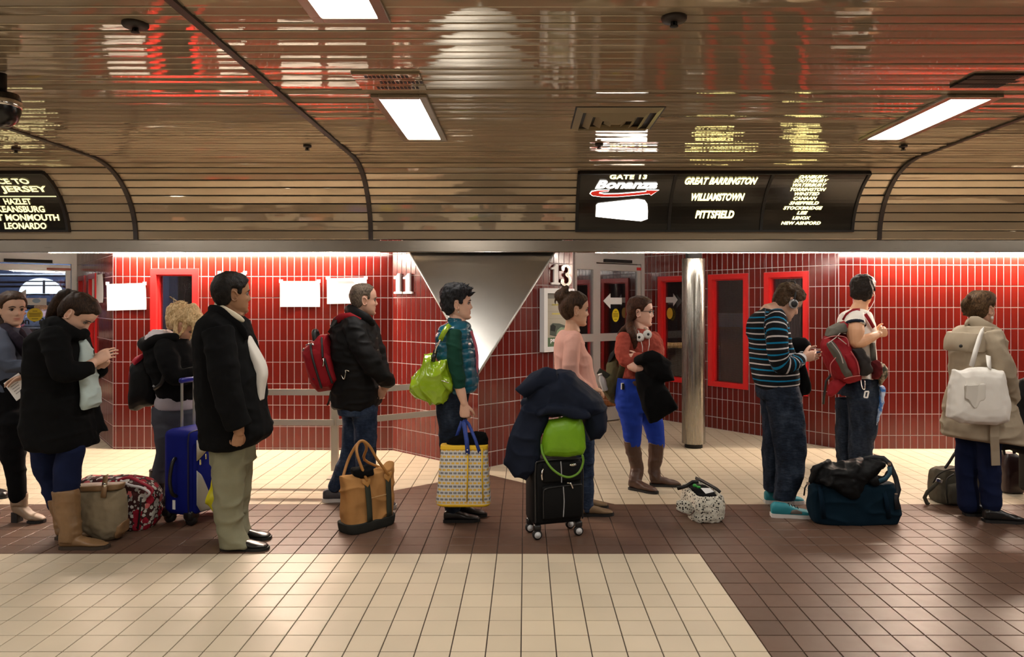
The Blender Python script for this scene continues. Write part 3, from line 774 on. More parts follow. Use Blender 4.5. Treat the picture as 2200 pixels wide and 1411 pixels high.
# red swoosh arrow and its white outline
def swoosh(grow):
    top = [(-0.33, 0.0), (-0.31, 0.035), (-0.24, 0.048), (-0.13, 0.046)]; P = []
    up = [(-0.335, -0.005), (-0.32, 0.03), (-0.26, 0.05), (-0.15, 0.052), (-0.16, 0.034), (-0.245, 0.022), (-0.25, 0.002), (-0.20, -0.012), (-0.05, -0.008), (0.10, 0.012), (0.215, 0.030), (0.21, 0.052), (0.335, 0.050), (0.265, -0.030), (0.25, -0.004), (0.10, -0.030), (-0.06, -0.050), (-0.22, -0.052), (-0.31, -0.035)]
    c = (-0.02, 0.0)
    if grow:
        out = []
        n = len(up)
        for i in range(n):
            a, b, d = up[i-1], up[i], up[(i+1) % n]
            tx, ty = d[0]-a[0], d[1]-a[1]; L = math.hypot(tx, ty); out.append((b[0]-(-ty/L)*-1*0 + (-ty/L)*grow, b[1]+(tx/L)*grow))
        up = out
    return up
from mathutils.geometry import tessellate_polygon
def poly2(P): return [(a, b, 0) for a, b in P], [list(t) for t in tessellate_polygon([[Vector((a, b, 0)) for a, b in P]])]
v, f = poly2([(a, b*0.78) for a, b in swoosh(0.008)]); on_arc(v, f, sx(1341, 415), th_of(415), Lw, 'swoosh_outline', S, 0.036)
v, f = poly2([(a, b*0.78) for a, b in swoosh(0.0)]); on_arc(v, f, sx(1341, 415), th_of(415), M['letter_red'], 'swoosh', S, 0.040)
bus = [(-0.26, -0.085), (0.0, -0.115), (0.20, -0.135), (0.265, -0.11), (0.262, -0.02), (0.25, 0.06), (0.22, 0.105), (0.15, 0.118), (0.0, 0.10), (-0.24, 0.068), (-0.26, 0.05)]
v, f = poly2(bus); on_arc(v, f, sx(1336, 449), th_of(449), Lw, 'bus_picture', S)
for s, x0, x1, yt, yb in (('GREAT BARRINGTON', 1472, 1626, 381, 396), ('WILLIAMSTOWN', 1485, 1599, 415, 431), ('PITTSFIELD', 1494, 1577, 452, 469)):
    fit_text(s, x0, x1, yt, yb, Ly, S, shear=0.2, bold=0.042, spacing=1.06)
for s, x0, x1, py in (('DANBURY', 1717, 1776, 379.5), ('SOUTHBURY', 1706, 1779, 388), ('WATERBURY', 1703, 1775, 397), ('TORRINGTON', 1698, 1774, 406.5), ('WINSTED', 1707, 1760, 416), ('CANAAN', 1705, 1755, 425.5), ('SHEFFIELD', 1696, 1759, 436), ('STOCKBRIDGE', 1683, 1767, 446.5), ('LEE', 1712, 1735, 457), ('LENOX', 1702, 1741, 468), ('NEW ASHFORD', 1678, 1763, 479)):
    fit_text(s, x0, x1, py-3.5, py+3.5, Ly, S, shear=0.3, bold=0.034, spacing=1.08)
XL = [-7.4, -6.45, -5.55, -4.64]
S2 = sign('gate_sign', XL[1:], 'black curved sign at far left listing service to New Jersey towns')
for s, x0, x1, yt, yb in (('SERVICE TO', -66, 62, 383, 395), ('NEW JERSEY', -76, 103, 399, 416), ('HAZLET', 9, 67, 426, 439), ('KEANSBURG', -7, 96, 442, 456), ('PORT MONMOUTH', -42, 127, 460, 474), ('LEONARDO', 10, 100, 478, 492)):
    fit_text(s, x0, x1, yt, yb, M['letter_dim'], S2, bold=0.035)
th = th_of(422); mb = MB(); arc_sheet(mb, sx(-140, 422), sx(123, 422), th-0.004, th+0.004, 0.03, 0.038, 1); mb.build('rule_line', M['letter_dim'], S2)

# ------------------------------------------------------------------ wall numerals, poster, notices
def numeral_one(fr, u, z, h, w_, hh):
    P = [(-0.5, 0), (0.5, 0), (0.5, 0.09), (0.26, 0.11), (0.26, 1.0), (0.02, 1.0), (-0.22, 0.86), (-0.5, 0.82), (-0.5, 0.73), (-0.22, 0.75), (-0.22, 0.11), (-0.5, 0.09)]
    mb = MB(); mb.prism([fr(u+a*w_, z+b*hh, h) for a, b in P], fr(0, 0, 0.02)-fr(0, 0, 0)); return mb
fp, _ = wframe(PL2, PRW); fq, _ = wframe(PRW, P13)
def on_wall(A, B, L, x, y):
    r = (x-CX)/F; dx, dy = B[0]-A[0], B[1]-A[1]; t = (r*A[1]-A[0])/(dx-r*dy); Y = A[1]+dy*t
    return t*L, CH-(y-CY)*Y/F
for x0, x1, lb in ((851, 868, 'left'), (871, 890, 'right')):
    (a, zb), (b, zt) = on_wall(PL2, PRW, LP, x0, 631), on_wall(PL2, PRW, LP, x1, 587)
    setp(numeral_one(fp, (a+b)/2, zb, 0.012, (b-a)*1.0, zt-zb).build('numeral', M['white_num']), 'white metal numeral one, %s digit of the eleven' % ('first' if lb == 'left' else 'second'), 'numeral')
(a, zb), (b, zt) = on_wall(PRW, P13, LQ, 1181, 611), on_wall(PRW, P13, LQ, 1199, 568)
setp(numeral_one(fq, (a+b)/2, zb, 0.012, (b-a), zt-zb).build('numeral', M['white_num']), 'white metal numeral one of the thirteen', 'numeral')
(a, zb), (b, zt) = on_wall(PRW, P13, LQ, 1201, 613), on_wall(PRW, P13, LQ, 1224, 570)
def three(fr, u0, u1, z0, z1, h):
    mb = MB(); cu, wd, ht = (u0+u1)/2, (u1-u0), (z1-z0); pts = []
    for k in range(15): a = math.radians(160-250*k/14); pts.append((cu-0.06*wd+0.34*wd*math.cos(a), z0+0.755*ht+0.205*ht*math.sin(a), 0.5+0.5*abs(math.cos(a))))
    for k in range(17): a = math.radians(80-245*k/16); pts.append((cu-0.06*wd+0.39*wd*math.cos(a), z0+0.265*ht+0.235*ht*math.sin(a), 0.5+0.5*abs(math.cos(a))))
    for i in range(len(pts)-1):
        (x1_, y1_, w1), (x2_, y2_, w2) = pts[i], pts[i+1]; tx, ty = x2_-x1_, y2_-y1_; L = math.hypot(tx, ty) or 1; nx, ny = -ty/L, tx/L; q = 0.13*wd
        e = (tx/L*0.004, ty/L*0.004)
        P = [(x1_+nx*q*w1-e[0], y1_+ny*q*w1-e[1]), (x1_-nx*q*w1-e[0], y1_-ny*q*w1-e[1]), (x2_-nx*q*w2+e[0], y2_-ny*q*w2+e[1]), (x2_+nx*q*w2+e[0], y2_+ny*q*w2+e[1])]
        mb.prism([fr(c[0], c[1], h) for c in P], fr(0, 0, 0.02)-fr(0, 0, 0))
    for bx_, bz_ in ((pts[0][0]+0.05*wd, pts[0][1]-0.01*ht), (pts[-1][0]+0.05*wd, pts[-1][1]+0.01*ht)):
        n = 14; mb.prism([fr(bx_+0.15*wd*math.cos(2*PI*k/n), bz_+0.15*wd*math.sin(2*PI*k/n), h) for k in range(n)], fr(0, 0, 0.021)-fr(0, 0, 0))
    return mb
setp(three(fq, a, b, zb, zt, 0.012).build('numeral', M['steel']), 'steel numeral three of the thirteen', 'numeral')
# framed coach poster
(pa, pzb), (pb, pzt) = on_wall(PRW, P13, LQ, 1158, 753), on_wall(PRW, P13, LQ, 1223, 620)
POST = empty('poster_frame', fq((pa+pb)/2, pzb, 0.01), 'white framed coach poster on the wall below numeral thirteen', 'poster')
pu0, pu1, pz0, pz1 = pa, pb, 1.062, 1.705
def pbar(a, b, c_, d, h0, h1, nm, m, par=POST):
    mb = MB(); mb.prism([fq(a, c_, h0), fq(b, c_, h0), fq(b, d, h0), fq(a, d, h0)], fq(0, 0, h1)-fq(0, 0, h0)); return mb.build(nm, m, par)
fwm = plain('white_enamel_frame', (0.70, 0.70, 0.70), 0.35)
for q in ((pu0, pu0+0.05, pz0, pz1), (pu1-0.05, pu1, pz0, pz1), (pu0+0.05, pu1-0.05, pz0, pz0+0.05), (pu0+0.05, pu1-0.05, pz1-0.05, pz1)): pbar(*q, 0.01, 0.075, 'frame', fwm)
sheet = pbar(pu0+0.05, pu1-0.05, pz0+0.05, pz1-0.05, 0.01, 0.05, 'sheet', plain('poster_sheet', (0.36, 0.33, 0.26), 0.5, var=0.1, vscale=3))
pw = pu1-pu0-0.1; ph = pz1-pz0-0.1; a0, z0_ = pu0+0.05, pz0+0.05
pbar(a0, a0+pw, z0_, z0_+ph*0.17, 0.05, 0.052, 'green_band', plain('poster_green', (0.06, 0.12, 0.05), 0.5), sheet)
pbar(a0, a0+pw, z0_+ph*0.90, z0_+ph, 0.05, 0.052, 'grey_band', plain('poster_grey', (0.16, 0.16, 0.14), 0.5), sheet)
for k in range(3): pbar(a0, a0+pw, z0_+ph*(0.52+0.13*k), z0_+ph*(0.53+0.13*k), 0.05, 0.051, 'rule_line', plain('poster_rule', (0.30, 0.28, 0.22), 0.6), sheet)
for k in range(2): pbar(a0+pw*0.25, a0+pw*0.95, z0_+ph*(0.60+0.17*k), z0_+ph*(0.63+0.17*k), 0.05, 0.051, 'text_line', plain('poster_gold', (0.48, 0.40, 0.10), 0.6), sheet)
def ppoly(P, h, nm, m): 
    mb = MB(); mb.prism([fq(a0+x*pw, z0_+y*ph, h) for x, y in P], fq(0, 0, 0.002)-fq(0, 0, 0)); return mb.build(nm, m, sheet)
ppoly([(0.16, 0.22), (0.40, 0.19), (0.95, 0.27), (0.98, 0.36), (0.55, 0.43), (0.28, 0.44), (0.18, 0.40)], 0.051, 'coach_picture', plain('poster_coach', (0.03, 0.05, 0.035), 0.4))
ppoly([(0.40, 0.21), (0.95, 0.28), (0.96, 0.33), (0.62, 0.36), (0.46, 0.30)], 0.053, 'coach_side', plain('poster_coach_side', (0.22, 0.32, 0.20), 0.4))
ppoly([(0.18, 0.30), (0.36, 0.28), (0.40, 0.38), (0.28, 0.42), (0.20, 0.39)], 0.053, 'coach_window', plain('poster_coach_glass', (0.02, 0.025, 0.025), 0.2))
flat_text('peterpan', 0.062, fq, a0+pw*0.5, z0_+ph*0.125, 0.053, M['paper'], 'lettering', sheet, bold=0.002)
flat_text('800-343', 0.048, fq, a0+pw*0.6, z0_+ph*0.045, 0.053, M['paper'], 'lettering', sheet, bold=0.001)
# taped notices
def notice(fr, A, B, L, px0, py0, px1, py1, label, lines=True, rot=0.0, nm='paper_notice'):
    (a, zt), (b, zb) = on_wall(A, B, L, px0, py0), on_wall(A, B, L, px1, py1)
    t = empty(nm, fr((a+b)/2, zb, 0.01), label, 'notice')
    nx, nz = 8, 6; vs = []; fs = []
    cu, cz = (a+b)/2, (zt+zb)/2
    for i in range(nx+1):
        for j in range(nz+1):
            u, z = a+(b-a)*i/nx, zb+(zt-zb)*j/nz
            uu, zz = cu+(u-cu)*math.cos(rot)-(z-cz)*math.sin(rot), cz+(u-cu)*math.sin(rot)+(z-cz)*math.cos(rot)
            cor = abs(i/nx-0.5)*abs(j/nz-0.5)*4
            vs.append(fr(uu, zz, 0.009+0.004*math.sin(i*1.3+j*0.7)*0.5+0.006*cor**3))
    for i in range(nx):
        for j in range(nz): k = i*(nz+1)+j; fs.append((k, k+nz+1, k+nz+2, k+1))
    mesh_obj('sheet', vs, fs, M['paper'], t)
    for cx_, cz_ in ((a+0.01, zt-0.004), (b-0.012, zt-0.004)):
        mb = MB(); mb.prism([fr(cx_-0.02, cz_-0.012, 0.017), fr(cx_+0.02, cz_-0.012, 0.017), fr(cx_+0.02, cz_+0.022, 0.017), fr(cx_-0.02, cz_+0.022, 0.017)], fr(0, 0, 0.001)-fr(0, 0, 0)); mb.build('tape', M['white_plastic'], t)
    if lines:
        for k, (wz, wl, x_) in enumerate(((0.88, 0.26, 0.42), (0.62, 0.75, 0.45), (0.40, 0.6, 0.4), (0.28, 0.3, 0.75))):
            uc = a+(b-a)*x_; ww = (b-a)*wl/2; zz = zb+(zt-zb)*wz; th_ = 0.008 if k == 0 else 0.0015
            mb = MB(); mb.prism([fr(uc-ww, zz-th_, 0.0195), fr(uc+ww, zz-th_, 0.0195), fr(uc+ww, zz+th_, 0.0195), fr(uc-ww, zz+th_, 0.0195)], fr(0, 0, 0.0008)-fr(0, 0, 0)); mb.build('print_line', plain('notice_ink', (0.55, 0.54, 0.55), 0.9), t)
    return t
A_, B_, L_ = PL1, PL2, LW
notice(fl_, A_, B_, L_, 231, 609, 315, 666, 'blank white notice taped to the left corner of the red wall', False, 0.03)
notice(fl_, A_, B_, L_, 471, 586, 530, 640, 'white notice half hidden behind the head of the man in black coat', False)
notice(fl_, A_, B_, L_, 603, 604, 688, 659, 'white printed notice taped to the red wall in the middle')
n4 = notice(fl_, A_, B_, L_, 703, 597, 789, 652, 'white notice with a grey title block behind the balding man', False, 0.02)
(a, zt), (b, zb) = on_wall(A_, B_, L_, 723, 603), on_wall(A_, B_, L_, 764, 609)
mb = MB(); mb.prism([fl_(a, zt, 0.017), fl_(a+0.03, zb, 0.017), fl_(b, zb, 0.017), fl_(b-0.03, zt, 0.017)], fl_(0, 0, 0.0008)-fl_(0, 0, 0)); mb.build('title_block', M['print'], n4)
(a, zt), (b, zb) = on_wall(A_, B_, L_, 526, 662), on_wall(A_, B_, L_, 533, 673)
notice(fl_, A_, B_, L_, 520, 662, 531, 673, 'small torn scrap of white paper below the hidden notice', False)
notice(fb_, PL0, PL1, LB, 200, 589, 212, 672, 'tall white notice on the left side wall, seen edge on', False)
notice(fb_, PL0, PL1, LB, 212, 590, 224, 650, 'white notice nearest the corner on the left side wall', False)

# steel column
cx_, cy_ = 1.817, 7.80
t = empty('column_1', (cx_, cy_, 0), 'round brushed steel column between the right door and windows', kind='structure')
mb = MB(); mb.lathe([(0.122, 0.045), (0.124, 0.05), (0.124, 2.03), (0.122, 2.035)], (cx_, cy_, 0), n=48); mb.build('shaft', M['steel'], t, True)
mb = MB(); mb.lathe([(0.095, 0.0), (0.095, 0.05)], (cx_, cy_, 0), n=32); mb.build('base_ring', M['black'], t, True)
mb = MB(); mb.lathe([(0.085, 2.03), (0.085, 2.27)], (cx_, cy_, 0), n=32); mb.build('neck', M['black'], t, True)

# steel queue railing
RAIL = empty('queue_railing', (-1.69, 6.4, 0), 'flat bar steel railing behind the man with red backpack', 'railing')
P0, P1, P2 = Vector((-2.62, 6.42, 0)), Vector((-1.69, 6.40, 0)), Vector((-0.80, 7.02, 0))
pm = rm = plain('dull_steel_bar', (0.46, 0.42, 0.35), 0.38, 0.35)
for p in (P0, P1, Vector((-0.60, 6.62, 0))):
    mb = MB(); mb.box((p.x, p.y, 0.42), (0.062, 0.05, 0.84 if p is not P1 else 0.70), bev=0.004); o = mb.build('post', pm, RAIL)
    mb = MB(); mb.box((p.x, p.y, 0.006), (0.12, 0.12, 0.012), bev=0.003); mb.build('foot_plate', pm, o)
for z in (0.50, 0.768):
    for a, b in ((P0, P1), (P1, P2)):
        d = (b-a).normalized(); mb = MB(); nn = Vector((d.y, -d.x, 0))
        q = a+nn*0.03; r = b+nn*0.03
        mb.prism([(q.x, q.y, z-0.027), (r.x, r.y, z-0.027), (r.x, r.y, z+0.027), (q.x, q.y, z+0.027)], nn*0.012); mb.build('rail', rm, RAIL)
# ------------------------------------------------------------------ organic shapes: closed pieces fused by a voxel remesh
class Shape:
    def __init__(s): s.v = []; s.f = []
    def add(s, vs, fs):
        k = len(s.v); s.v += [tuple(v) for v in vs]; s.f += [[i+k for i in f] for f in fs]
    def rings(s, R):
        """R: list of rings (lists of points) -> closed loft"""
        n = len(R[0]); vs = [p for r in R for p in r]; fs = []
        for i in range(len(R)-1):
            for j in range(n): fs.append((i*n+j, i*n+(j+1) % n, (i+1)*n+(j+1) % n, (i+1)*n+j))
        c0 = sum((Vector(p) for p in R[0]), Vector())/n; c1 = sum((Vector(p) for p in R[-1]), Vector())/n
        vs += [c0, c1]; a, b = len(vs)-2, len(vs)-1; m = (len(R)-1)*n
        for j in range(n): fs.append((a, (j+1) % n, j)); fs.append((b, m+j, m+(j+1) % n))
        s.add(vs, fs)
    def tube(s, pts, side=(0, 1, 0), n=14, cap=True, sub=3):
        """pts: [(point, ru, rv)] or [(point, r)]; rv along `side`"""
        P = [Vector(p[0]) for p in pts]; ru = [p[1] for p in pts]; rv = [p[2] if len(p) > 2 else p[1] for p in pts]
        if sub > 1 and len(P) > 2:
            Q, A, B = [], [], []; m = len(P)
            for i in range(m-1):
                p0, p1, p2, p3 = P[max(i-1, 0)], P[i], P[i+1], P[min(i+2, m-1)]
                for k in range(sub):
                    t = k/sub
                    Q.append(0.5*((2*p1)+(-p0+p2)*t+(2*p0-5*p1+4*p2-p3)*t*t+(-p0+3*p1-3*p2+p3)*t**3))
                    A.append(ru[i]+(ru[i+1]-ru[i])*t); B.append(rv[i]+(rv[i+1]-rv[i])*t)
            P, ru, rv = Q+[P[-1]], A+[ru[-1]], B+[rv[-1]]
        side = Vector(side).normalized(); R = []
        T = [(P[min(i+1, len(P)-1)]-P[max(i-1, 0)]).normalized() for i in range(len(P))]
        def ring(c, t, a, b):
            v = side-t*side.dot(t)
            if v.length < 1e-3: v = t.orthogonal()
            v.normalize(); u = t.cross(v)
            return [c+u*(a*math.cos(2*PI*j/n))+v*(b*math.sin(2*PI*j/n)) for j in range(n)]
        if cap:
            r = min(ru[0], rv[0])
            for q in (0.95, 0.6): R.append(ring(P[0]-T[0]*r*q, T[0], ru[0]*math.sqrt(1-q*q), rv[0]*math.sqrt(1-q*q)))
        for i in range(len(P)): R.append(ring(P[i], T[i], ru[i], rv[i]))
        if cap:
            r = min(ru[-1], rv[-1])
            for q in (0.6, 0.95): R.append(ring(P[-1]+T[-1]*r*q, T[-1], ru[-1]*math.sqrt(1-q*q), rv[-1]*math.sqrt(1-q*q)))
        s.rings(R); return s
    def ell(s, c, r, R=None, n=14, m=9):
        c = Vector(c); rr = (r, r, r) if isinstance(r, (int, float)) else r; L = []
        for i in range(1, m):
            a = PI*i/m; ring = []
            for j in range(n):
                b = 2*PI*j/n; p = Vector((rr[0]*math.sin(a)*math.cos(b), rr[1]*math.sin(a)*math.sin(b), rr[2]*math.cos(a)))
                ring.append(c+(R @ p if R is not None else p))
            L.append(ring[::-1])
        s.rings(L); return s
    def rows(s, T, Y, data, hd=0.15, n=24, e=0.8, sub=3):
        """horizontal cross-sections traced in the photo: (y, x left, x right[, half depth[, depth offset]])"""
        D = []
        for d in data:
            D.append((d[0], d[1], d[2], d[3] if len(d) > 3 else hd, d[4] if len(d) > 4 else 0.0))
        Q = []
        for i in range(len(D)-1):
            a, b = D[max(i-1, 0)], D[i]; c, d = D[i+1], D[min(i+2, len(D)-1)]
            for k in range(sub):
                t = k/sub; Q.append(tuple(0.5*((2*q1)+(-q0+q2)*t+(2*q0-5*q1+4*q2-q3)*t*t+(-q0+3*q1-3*q2+q3)*t**3) for q0, q1, q2, q3 in zip(a, b, c, d)))
        Q.append(D[-1]); R = []
        for (y, xl, xr, h, dc) in Q:
            Yc = Y+dc; l = W(*T(xl, y), Yc); r = W(*T(xr, y), Yc); c = (l+r)/2; hw = (r.x-l.x)/2; ring = []
            for j in range(n):
                a = 2*PI*j/n; ca, sa = math.cos(a), math.sin(a)
                ring.append(Vector((c.x+hw*math.copysign(abs(ca)**e, ca), c.y+h*math.copysign(abs(sa)**e, sa), c.z)))
            R.append(ring[::-1])
        s.rings(R); return s
    def puff(s, pts, D, axis=(0, 1, 0), p=3.0, c=None, levels=(1.0, 0.97, 0.88, 0.7, 0.45, 0.2), back=1.0):
        """inflate a closed world-space outline along axis"""
        P = [Vector(q) for q in pts]; c = Vector(c) if c is not None else sum(P, Vector())/len(P); ax = Vector(axis).normalized()
        if (P[0]-c).cross(P[1]-c).dot(ax) > 0: P = P[::-1]
        R = []
        for sgn, lv in ((-1, levels[::-1]), (1, levels)):
            for q in lv:
                h = D*(1-q**p)**0.5*(1 if sgn < 0 else back)
                if sgn > 0 and q == 1.0: continue
                R.append([c+(x-c)*q+ax*(h*sgn) for x in P])
        s.rings(R); return s
    def box(s, c, d, R=None, bev=0.02):
        mb = MB(); mb.box(c, d, R, bev); s.add(mb.v, mb.f); return s
def Rz(a): return Matrix.Rotation(a, 3, 'Z')
_dg = None
def remesh(S, voxel=0.01, smooth=2):
    me = bpy.data.meshes.new('tmp'); me.from_pydata(S.v, [], S.f); me.update()
    bm = bmesh.new(); bm.from_mesh(me); bmesh.ops.recalc_face_normals(bm, faces=bm.faces); bm.to_mesh(me); bm.free()
    o = bpy.data.objects.new('tmp', me); TMP.collection.objects.link(o)
    m = o.modifiers.new('r', 'REMESH'); m.mode = 'VOXEL'; m.voxel_size = voxel
    if smooth: q = o.modifiers.new('s', 'SMOOTH'); q.iterations = smooth; q.factor = 0.5
    TMPV.update(); dg = TMPV.depsgraph; ev = o.evaluated_get(dg); r = ev.to_mesh()
    n = len(r.vertices); V = np.empty(n*3, dtype=np.float32); r.vertices.foreach_get('co', V); V = V.reshape(-1, 3).astype(float)
    N = np.empty(n*3, dtype=np.float32); r.vertices.foreach_get('normal', N); N = N.reshape(-1, 3).astype(float)
    Fq = [tuple(p.vertices) for p in r.polygons]
    ev.to_mesh_clear(); bpy.data.objects.remove(o); bpy.data.meshes.remove(me)
    return V, N, Fq
TMP = bpy.data.scenes.new('workbench'); TMPV = TMP.view_layers[0]
def fuse(name, m, parent, S, voxel=0.01, smooth=2, wr=(), post=None):
    V, N, Fq = remesh(S, voxel, smooth)
    for it in wr:
        if callable(it): V = V+N*it(V, N)[:, None]; continue
        amp, sc, seed = it
        q = V*np.array(sc) if not isinstance(sc, (int, float)) else V*sc
        V = V+N*(amp*vnoise(q, seed))[:, None]
    o = mesh_obj(name, V, Fq, m, parent)
    if post: post(o, V)
    return o
def creases(amp, sc, seed, sharp=3.0):
    """sharp cloth creases: ridged noise, stretched"""
    def f(V, N):
        q = V*np.array(sc); q = q+0.35*vnoise(V*6.0, seed+7)[:, None]
        return amp*((1-np.abs(vnoise(q, seed)))**sharp-0.45)
    return f
# ------------------------------------------------------------------ head, hair, hand
ZT = [-0.115, -0.112, -0.10, -0.08, -0.055, -0.03, -0.005, 0.015, 0.04, 0.065, 0.09, 0.106, 0.114]
FT = [0.064, 0.074, 0.082, 0.083, 0.083, 0.084, 0.084, 0.088, 0.089, 0.083, 0.066, 0.040, 0.012]
BT = [0.035, 0.022, -0.004, -0.036, -0.068, -0.088, -0.097, -0.101, -0.101, -0.096, -0.083, -0.060, -0.032]
WT = [0.014, 0.022, 0.038, 0.053, 0.062, 0.067, 0.070, 0.073, 0.075, 0.072, 0.061, 0.043, 0.020]
def head_point(z, a):
    f, b, w_ = np.interp(z, ZT, FT), np.interp(z, ZT, BT), np.interp(z, ZT, WT)
    c, h = (f+b)/2, (f-b)/2; ca, sa = math.cos(a), math.sin(a)
    return Vector((c+h*math.copysign(abs(ca)**0.92, ca), w_*math.copysign(abs(sa)**0.85, sa)*(1.0-0.10*ca), z))
def head_rings(off=None, nz=44, na=48, face=True, fem=0.0):
    R = []
    zs = [-0.115+0.229*(0.5-0.5*math.cos(PI*(i+0.5)/nz)) for i in range(nz)]
    for z in zs:
        ring = []
        for j in range(na):
            a = 2*PI*j/na; p = head_point(z, a)
            if face and p.x > 0.02:
                y = p.y; g = lambda u, m, sg: math.exp(-((u-m)/sg)**2)
                nz_ = np.interp(z, [-0.046, -0.040, -0.033, -0.012, 0.006, 0.016], [0.0, 0.012, 0.025, 0.014, 0.004, 0.0])
                sg = np.interp(z, [-0.04, -0.03, 0.0], [0.0135, 0.0115, 0.0075])
                d = nz_*g(y, 0, sg)*(1-0.12*fem)
                d += 0.0075*g(z, -0.0575, 0.0055)*g(y, 0, 0.017)+0.0070*g(z, -0.0700, 0.006)*g(y, 0, 0.015)
                d -= 0.0050*g(z, -0.0637, 0.0028)*g(y, 0, 0.020)
                d += 0.0090*g(z, -0.100, 0.014)*g(y, 0, 0.020)
                d -= 0.0050*g(z, -0.083, 0.006)*g(y, 0, 0.02)
                d -= 0.0120*g(z, 0.001, 0.011)*g(abs(y), 0.031, 0.014)
                d += (0.0060-0.004*fem)*g(z, 0.018, 0.008)*g(abs(y), 0.028, 0.020)
                d += 0.0050*g(z, -0.030, 0.014)*g(abs(y), 0.044, 0.016)
                p = p+Vector((d, 0, 0))
            if off: 
                nrm = Vector((p.x+0.005, p.y*1.5, (p.z-0.0)*0.9)).normalized(); p = p+nrm*off(p)
            ring.append(p)
        R.append(ring)
    return R
def hmat(cx, cy, Y, k=1.0, yaw=0, pitch=0, roll=0):
    R = Matrix.Rotation(math.radians(yaw), 4, 'Z') @ Matrix.Rotation(math.radians(pitch), 4, 'Y') @ Matrix.Rotation(math.radians(roll), 4, 'X')
    return Matrix.Translation(W(cx, cy, Y)) @ R @ Matrix.Scale(k, 4)
def add_head(S, Mh, fem=0.0, ears=(1, -1)):
    S.rings([[Mh @ p for p in r] for r in head_rings(fem=fem)])
    for sy in ears:
        c = Vector((-0.012, sy*0.070, -0.012)); pts = []
        for k in range(11):
            a = math.radians(-70+k*30); rx, rz = 0.016, 0.028+0.004*math.sin(a)
            pts.append((Mh @ Vector((c.x-0.004+rx*math.cos(a+PI/2)*1.0-0.10*rz*math.sin(a+PI/2), c.y+sy*(0.008-0.006*math.sin(a)), c.z+rz*math.sin(a+PI/2))), 0.0048*Mh.median_scale))
        S.tube(pts, n=8, sub=1)
        S.tube([(Mh @ Vector((-0.004, sy*0.066, 0.006)), 0.008), (Mh @ Vector((-0.006, sy*0.069, -0.012)), 0.0085), (Mh @ Vector((-0.004, sy*0.068, -0.034)), 0.007)], n=8, sub=1)
def skin(name, col):
    t = NT(name); a = t.n('ShaderNodeAttribute'); a.attribute_name = 'lip'; co = t.coord()
    f = t.noise(co, 30, 4)
    c = t.mix(t.math('MULTIPLY', f, 0.6), col, tuple(x*0.78 for x in col))
    c = t.mix(a.outputs['Fac'], c, (col[0]*0.72, col[1]*0.42, col[2]*0.42))
    t.base(c, 0.5, 0, 0.4); t.bump(t.noise(co, 420, 2), 0.12, 0.001); return t.m
def hair_mat(name, c1, c2, scale=(52, 52, 14), rough=0.48):
    t = NT(name); wv = t.noise(t.coord('Object'), 9.0, 2); cb = t.n('ShaderNodeCombineXYZ')
    for i in range(3): t.l(t.math('MULTIPLY', wv, 0.09), cb.inputs[i])
    ad = t.n('ShaderNodeVectorMath', operation='ADD'); t.l(t.coord('Object'), ad.inputs[0]); t.l(cb.outputs[0], ad.inputs[1])
    mp = t.n('ShaderNodeMapping'); mp.inputs['Scale'].default_value = scale; t.l(ad.outputs[0], mp.inputs[0])
    f = t.noise(mp.outputs[0], 3.0, 4, 0.65); g = t.noise(t.coord('Object'), 16.0, 2)
    c = t.ramp(t.math('ADD', t.math('MULTIPLY', f, 0.8), t.math('MULTIPLY', g, 0.25)), [(0.40, c1), (0.66, c2), (0.82, tuple(min(1, x*1.45) for x in c2))])
    t.base(c, rough, 0, 0.15); t.bump(f, 0.7, 0.007); return t.m
def sstep(a, b, x):
    t = min(1, max(0, (x-a)/(b-a))); return t*t*(3-2*t)
def hair_cap(S, Mh, line, th=0.016, top=0.0, crown=0.0, back=0.0, seed=1, rough=0.004):
    """line: [(x, z)] hairline height against front-back position; hair is everything above it"""
    lx = [p[0] for p in line]; lz = [p[1] for p in line]
    def off(p):
        m = sstep(-0.010, 0.008, p.z-np.interp(p.x, lx, lz))
        t = th+top*sstep(0.03, 0.10, p.z)+crown*math.exp(-((p.x+0.06)/0.05)**2-((p.z-0.06)/0.05)**2)+back*sstep(0.0, -0.08, p.x)*sstep(0.10, 0.0, abs(p.z))
        t += rough*noise.noise(Vector((p.x*45+seed, p.y*45, p.z*22)))
        return -0.016+(t+0.016)*m
    S.rings([[Mh @ p for p in r] for r in head_rings(off, 40, 44, face=False)])
MALE = [(-0.11, -0.062), (-0.05, -0.070), (-0.028, -0.045), (-0.022, 0.028), (0.004, 0.026), (0.010, -0.008), (0.022, -0.004), (0.030, 0.030), (0.050, 0.040), (0.066, 0.062), (0.1, 0.074)]
FEM = [(-0.11, -0.075), (-0.05, -0.080), (-0.030, -0.050), (-0.022, 0.022), (0.004, 0.022), (0.010, -0.002), (0.022, 0.010), (0.034, 0.036), (0.052, 0.052), (0.066, 0.066), (0.1, 0.080)]
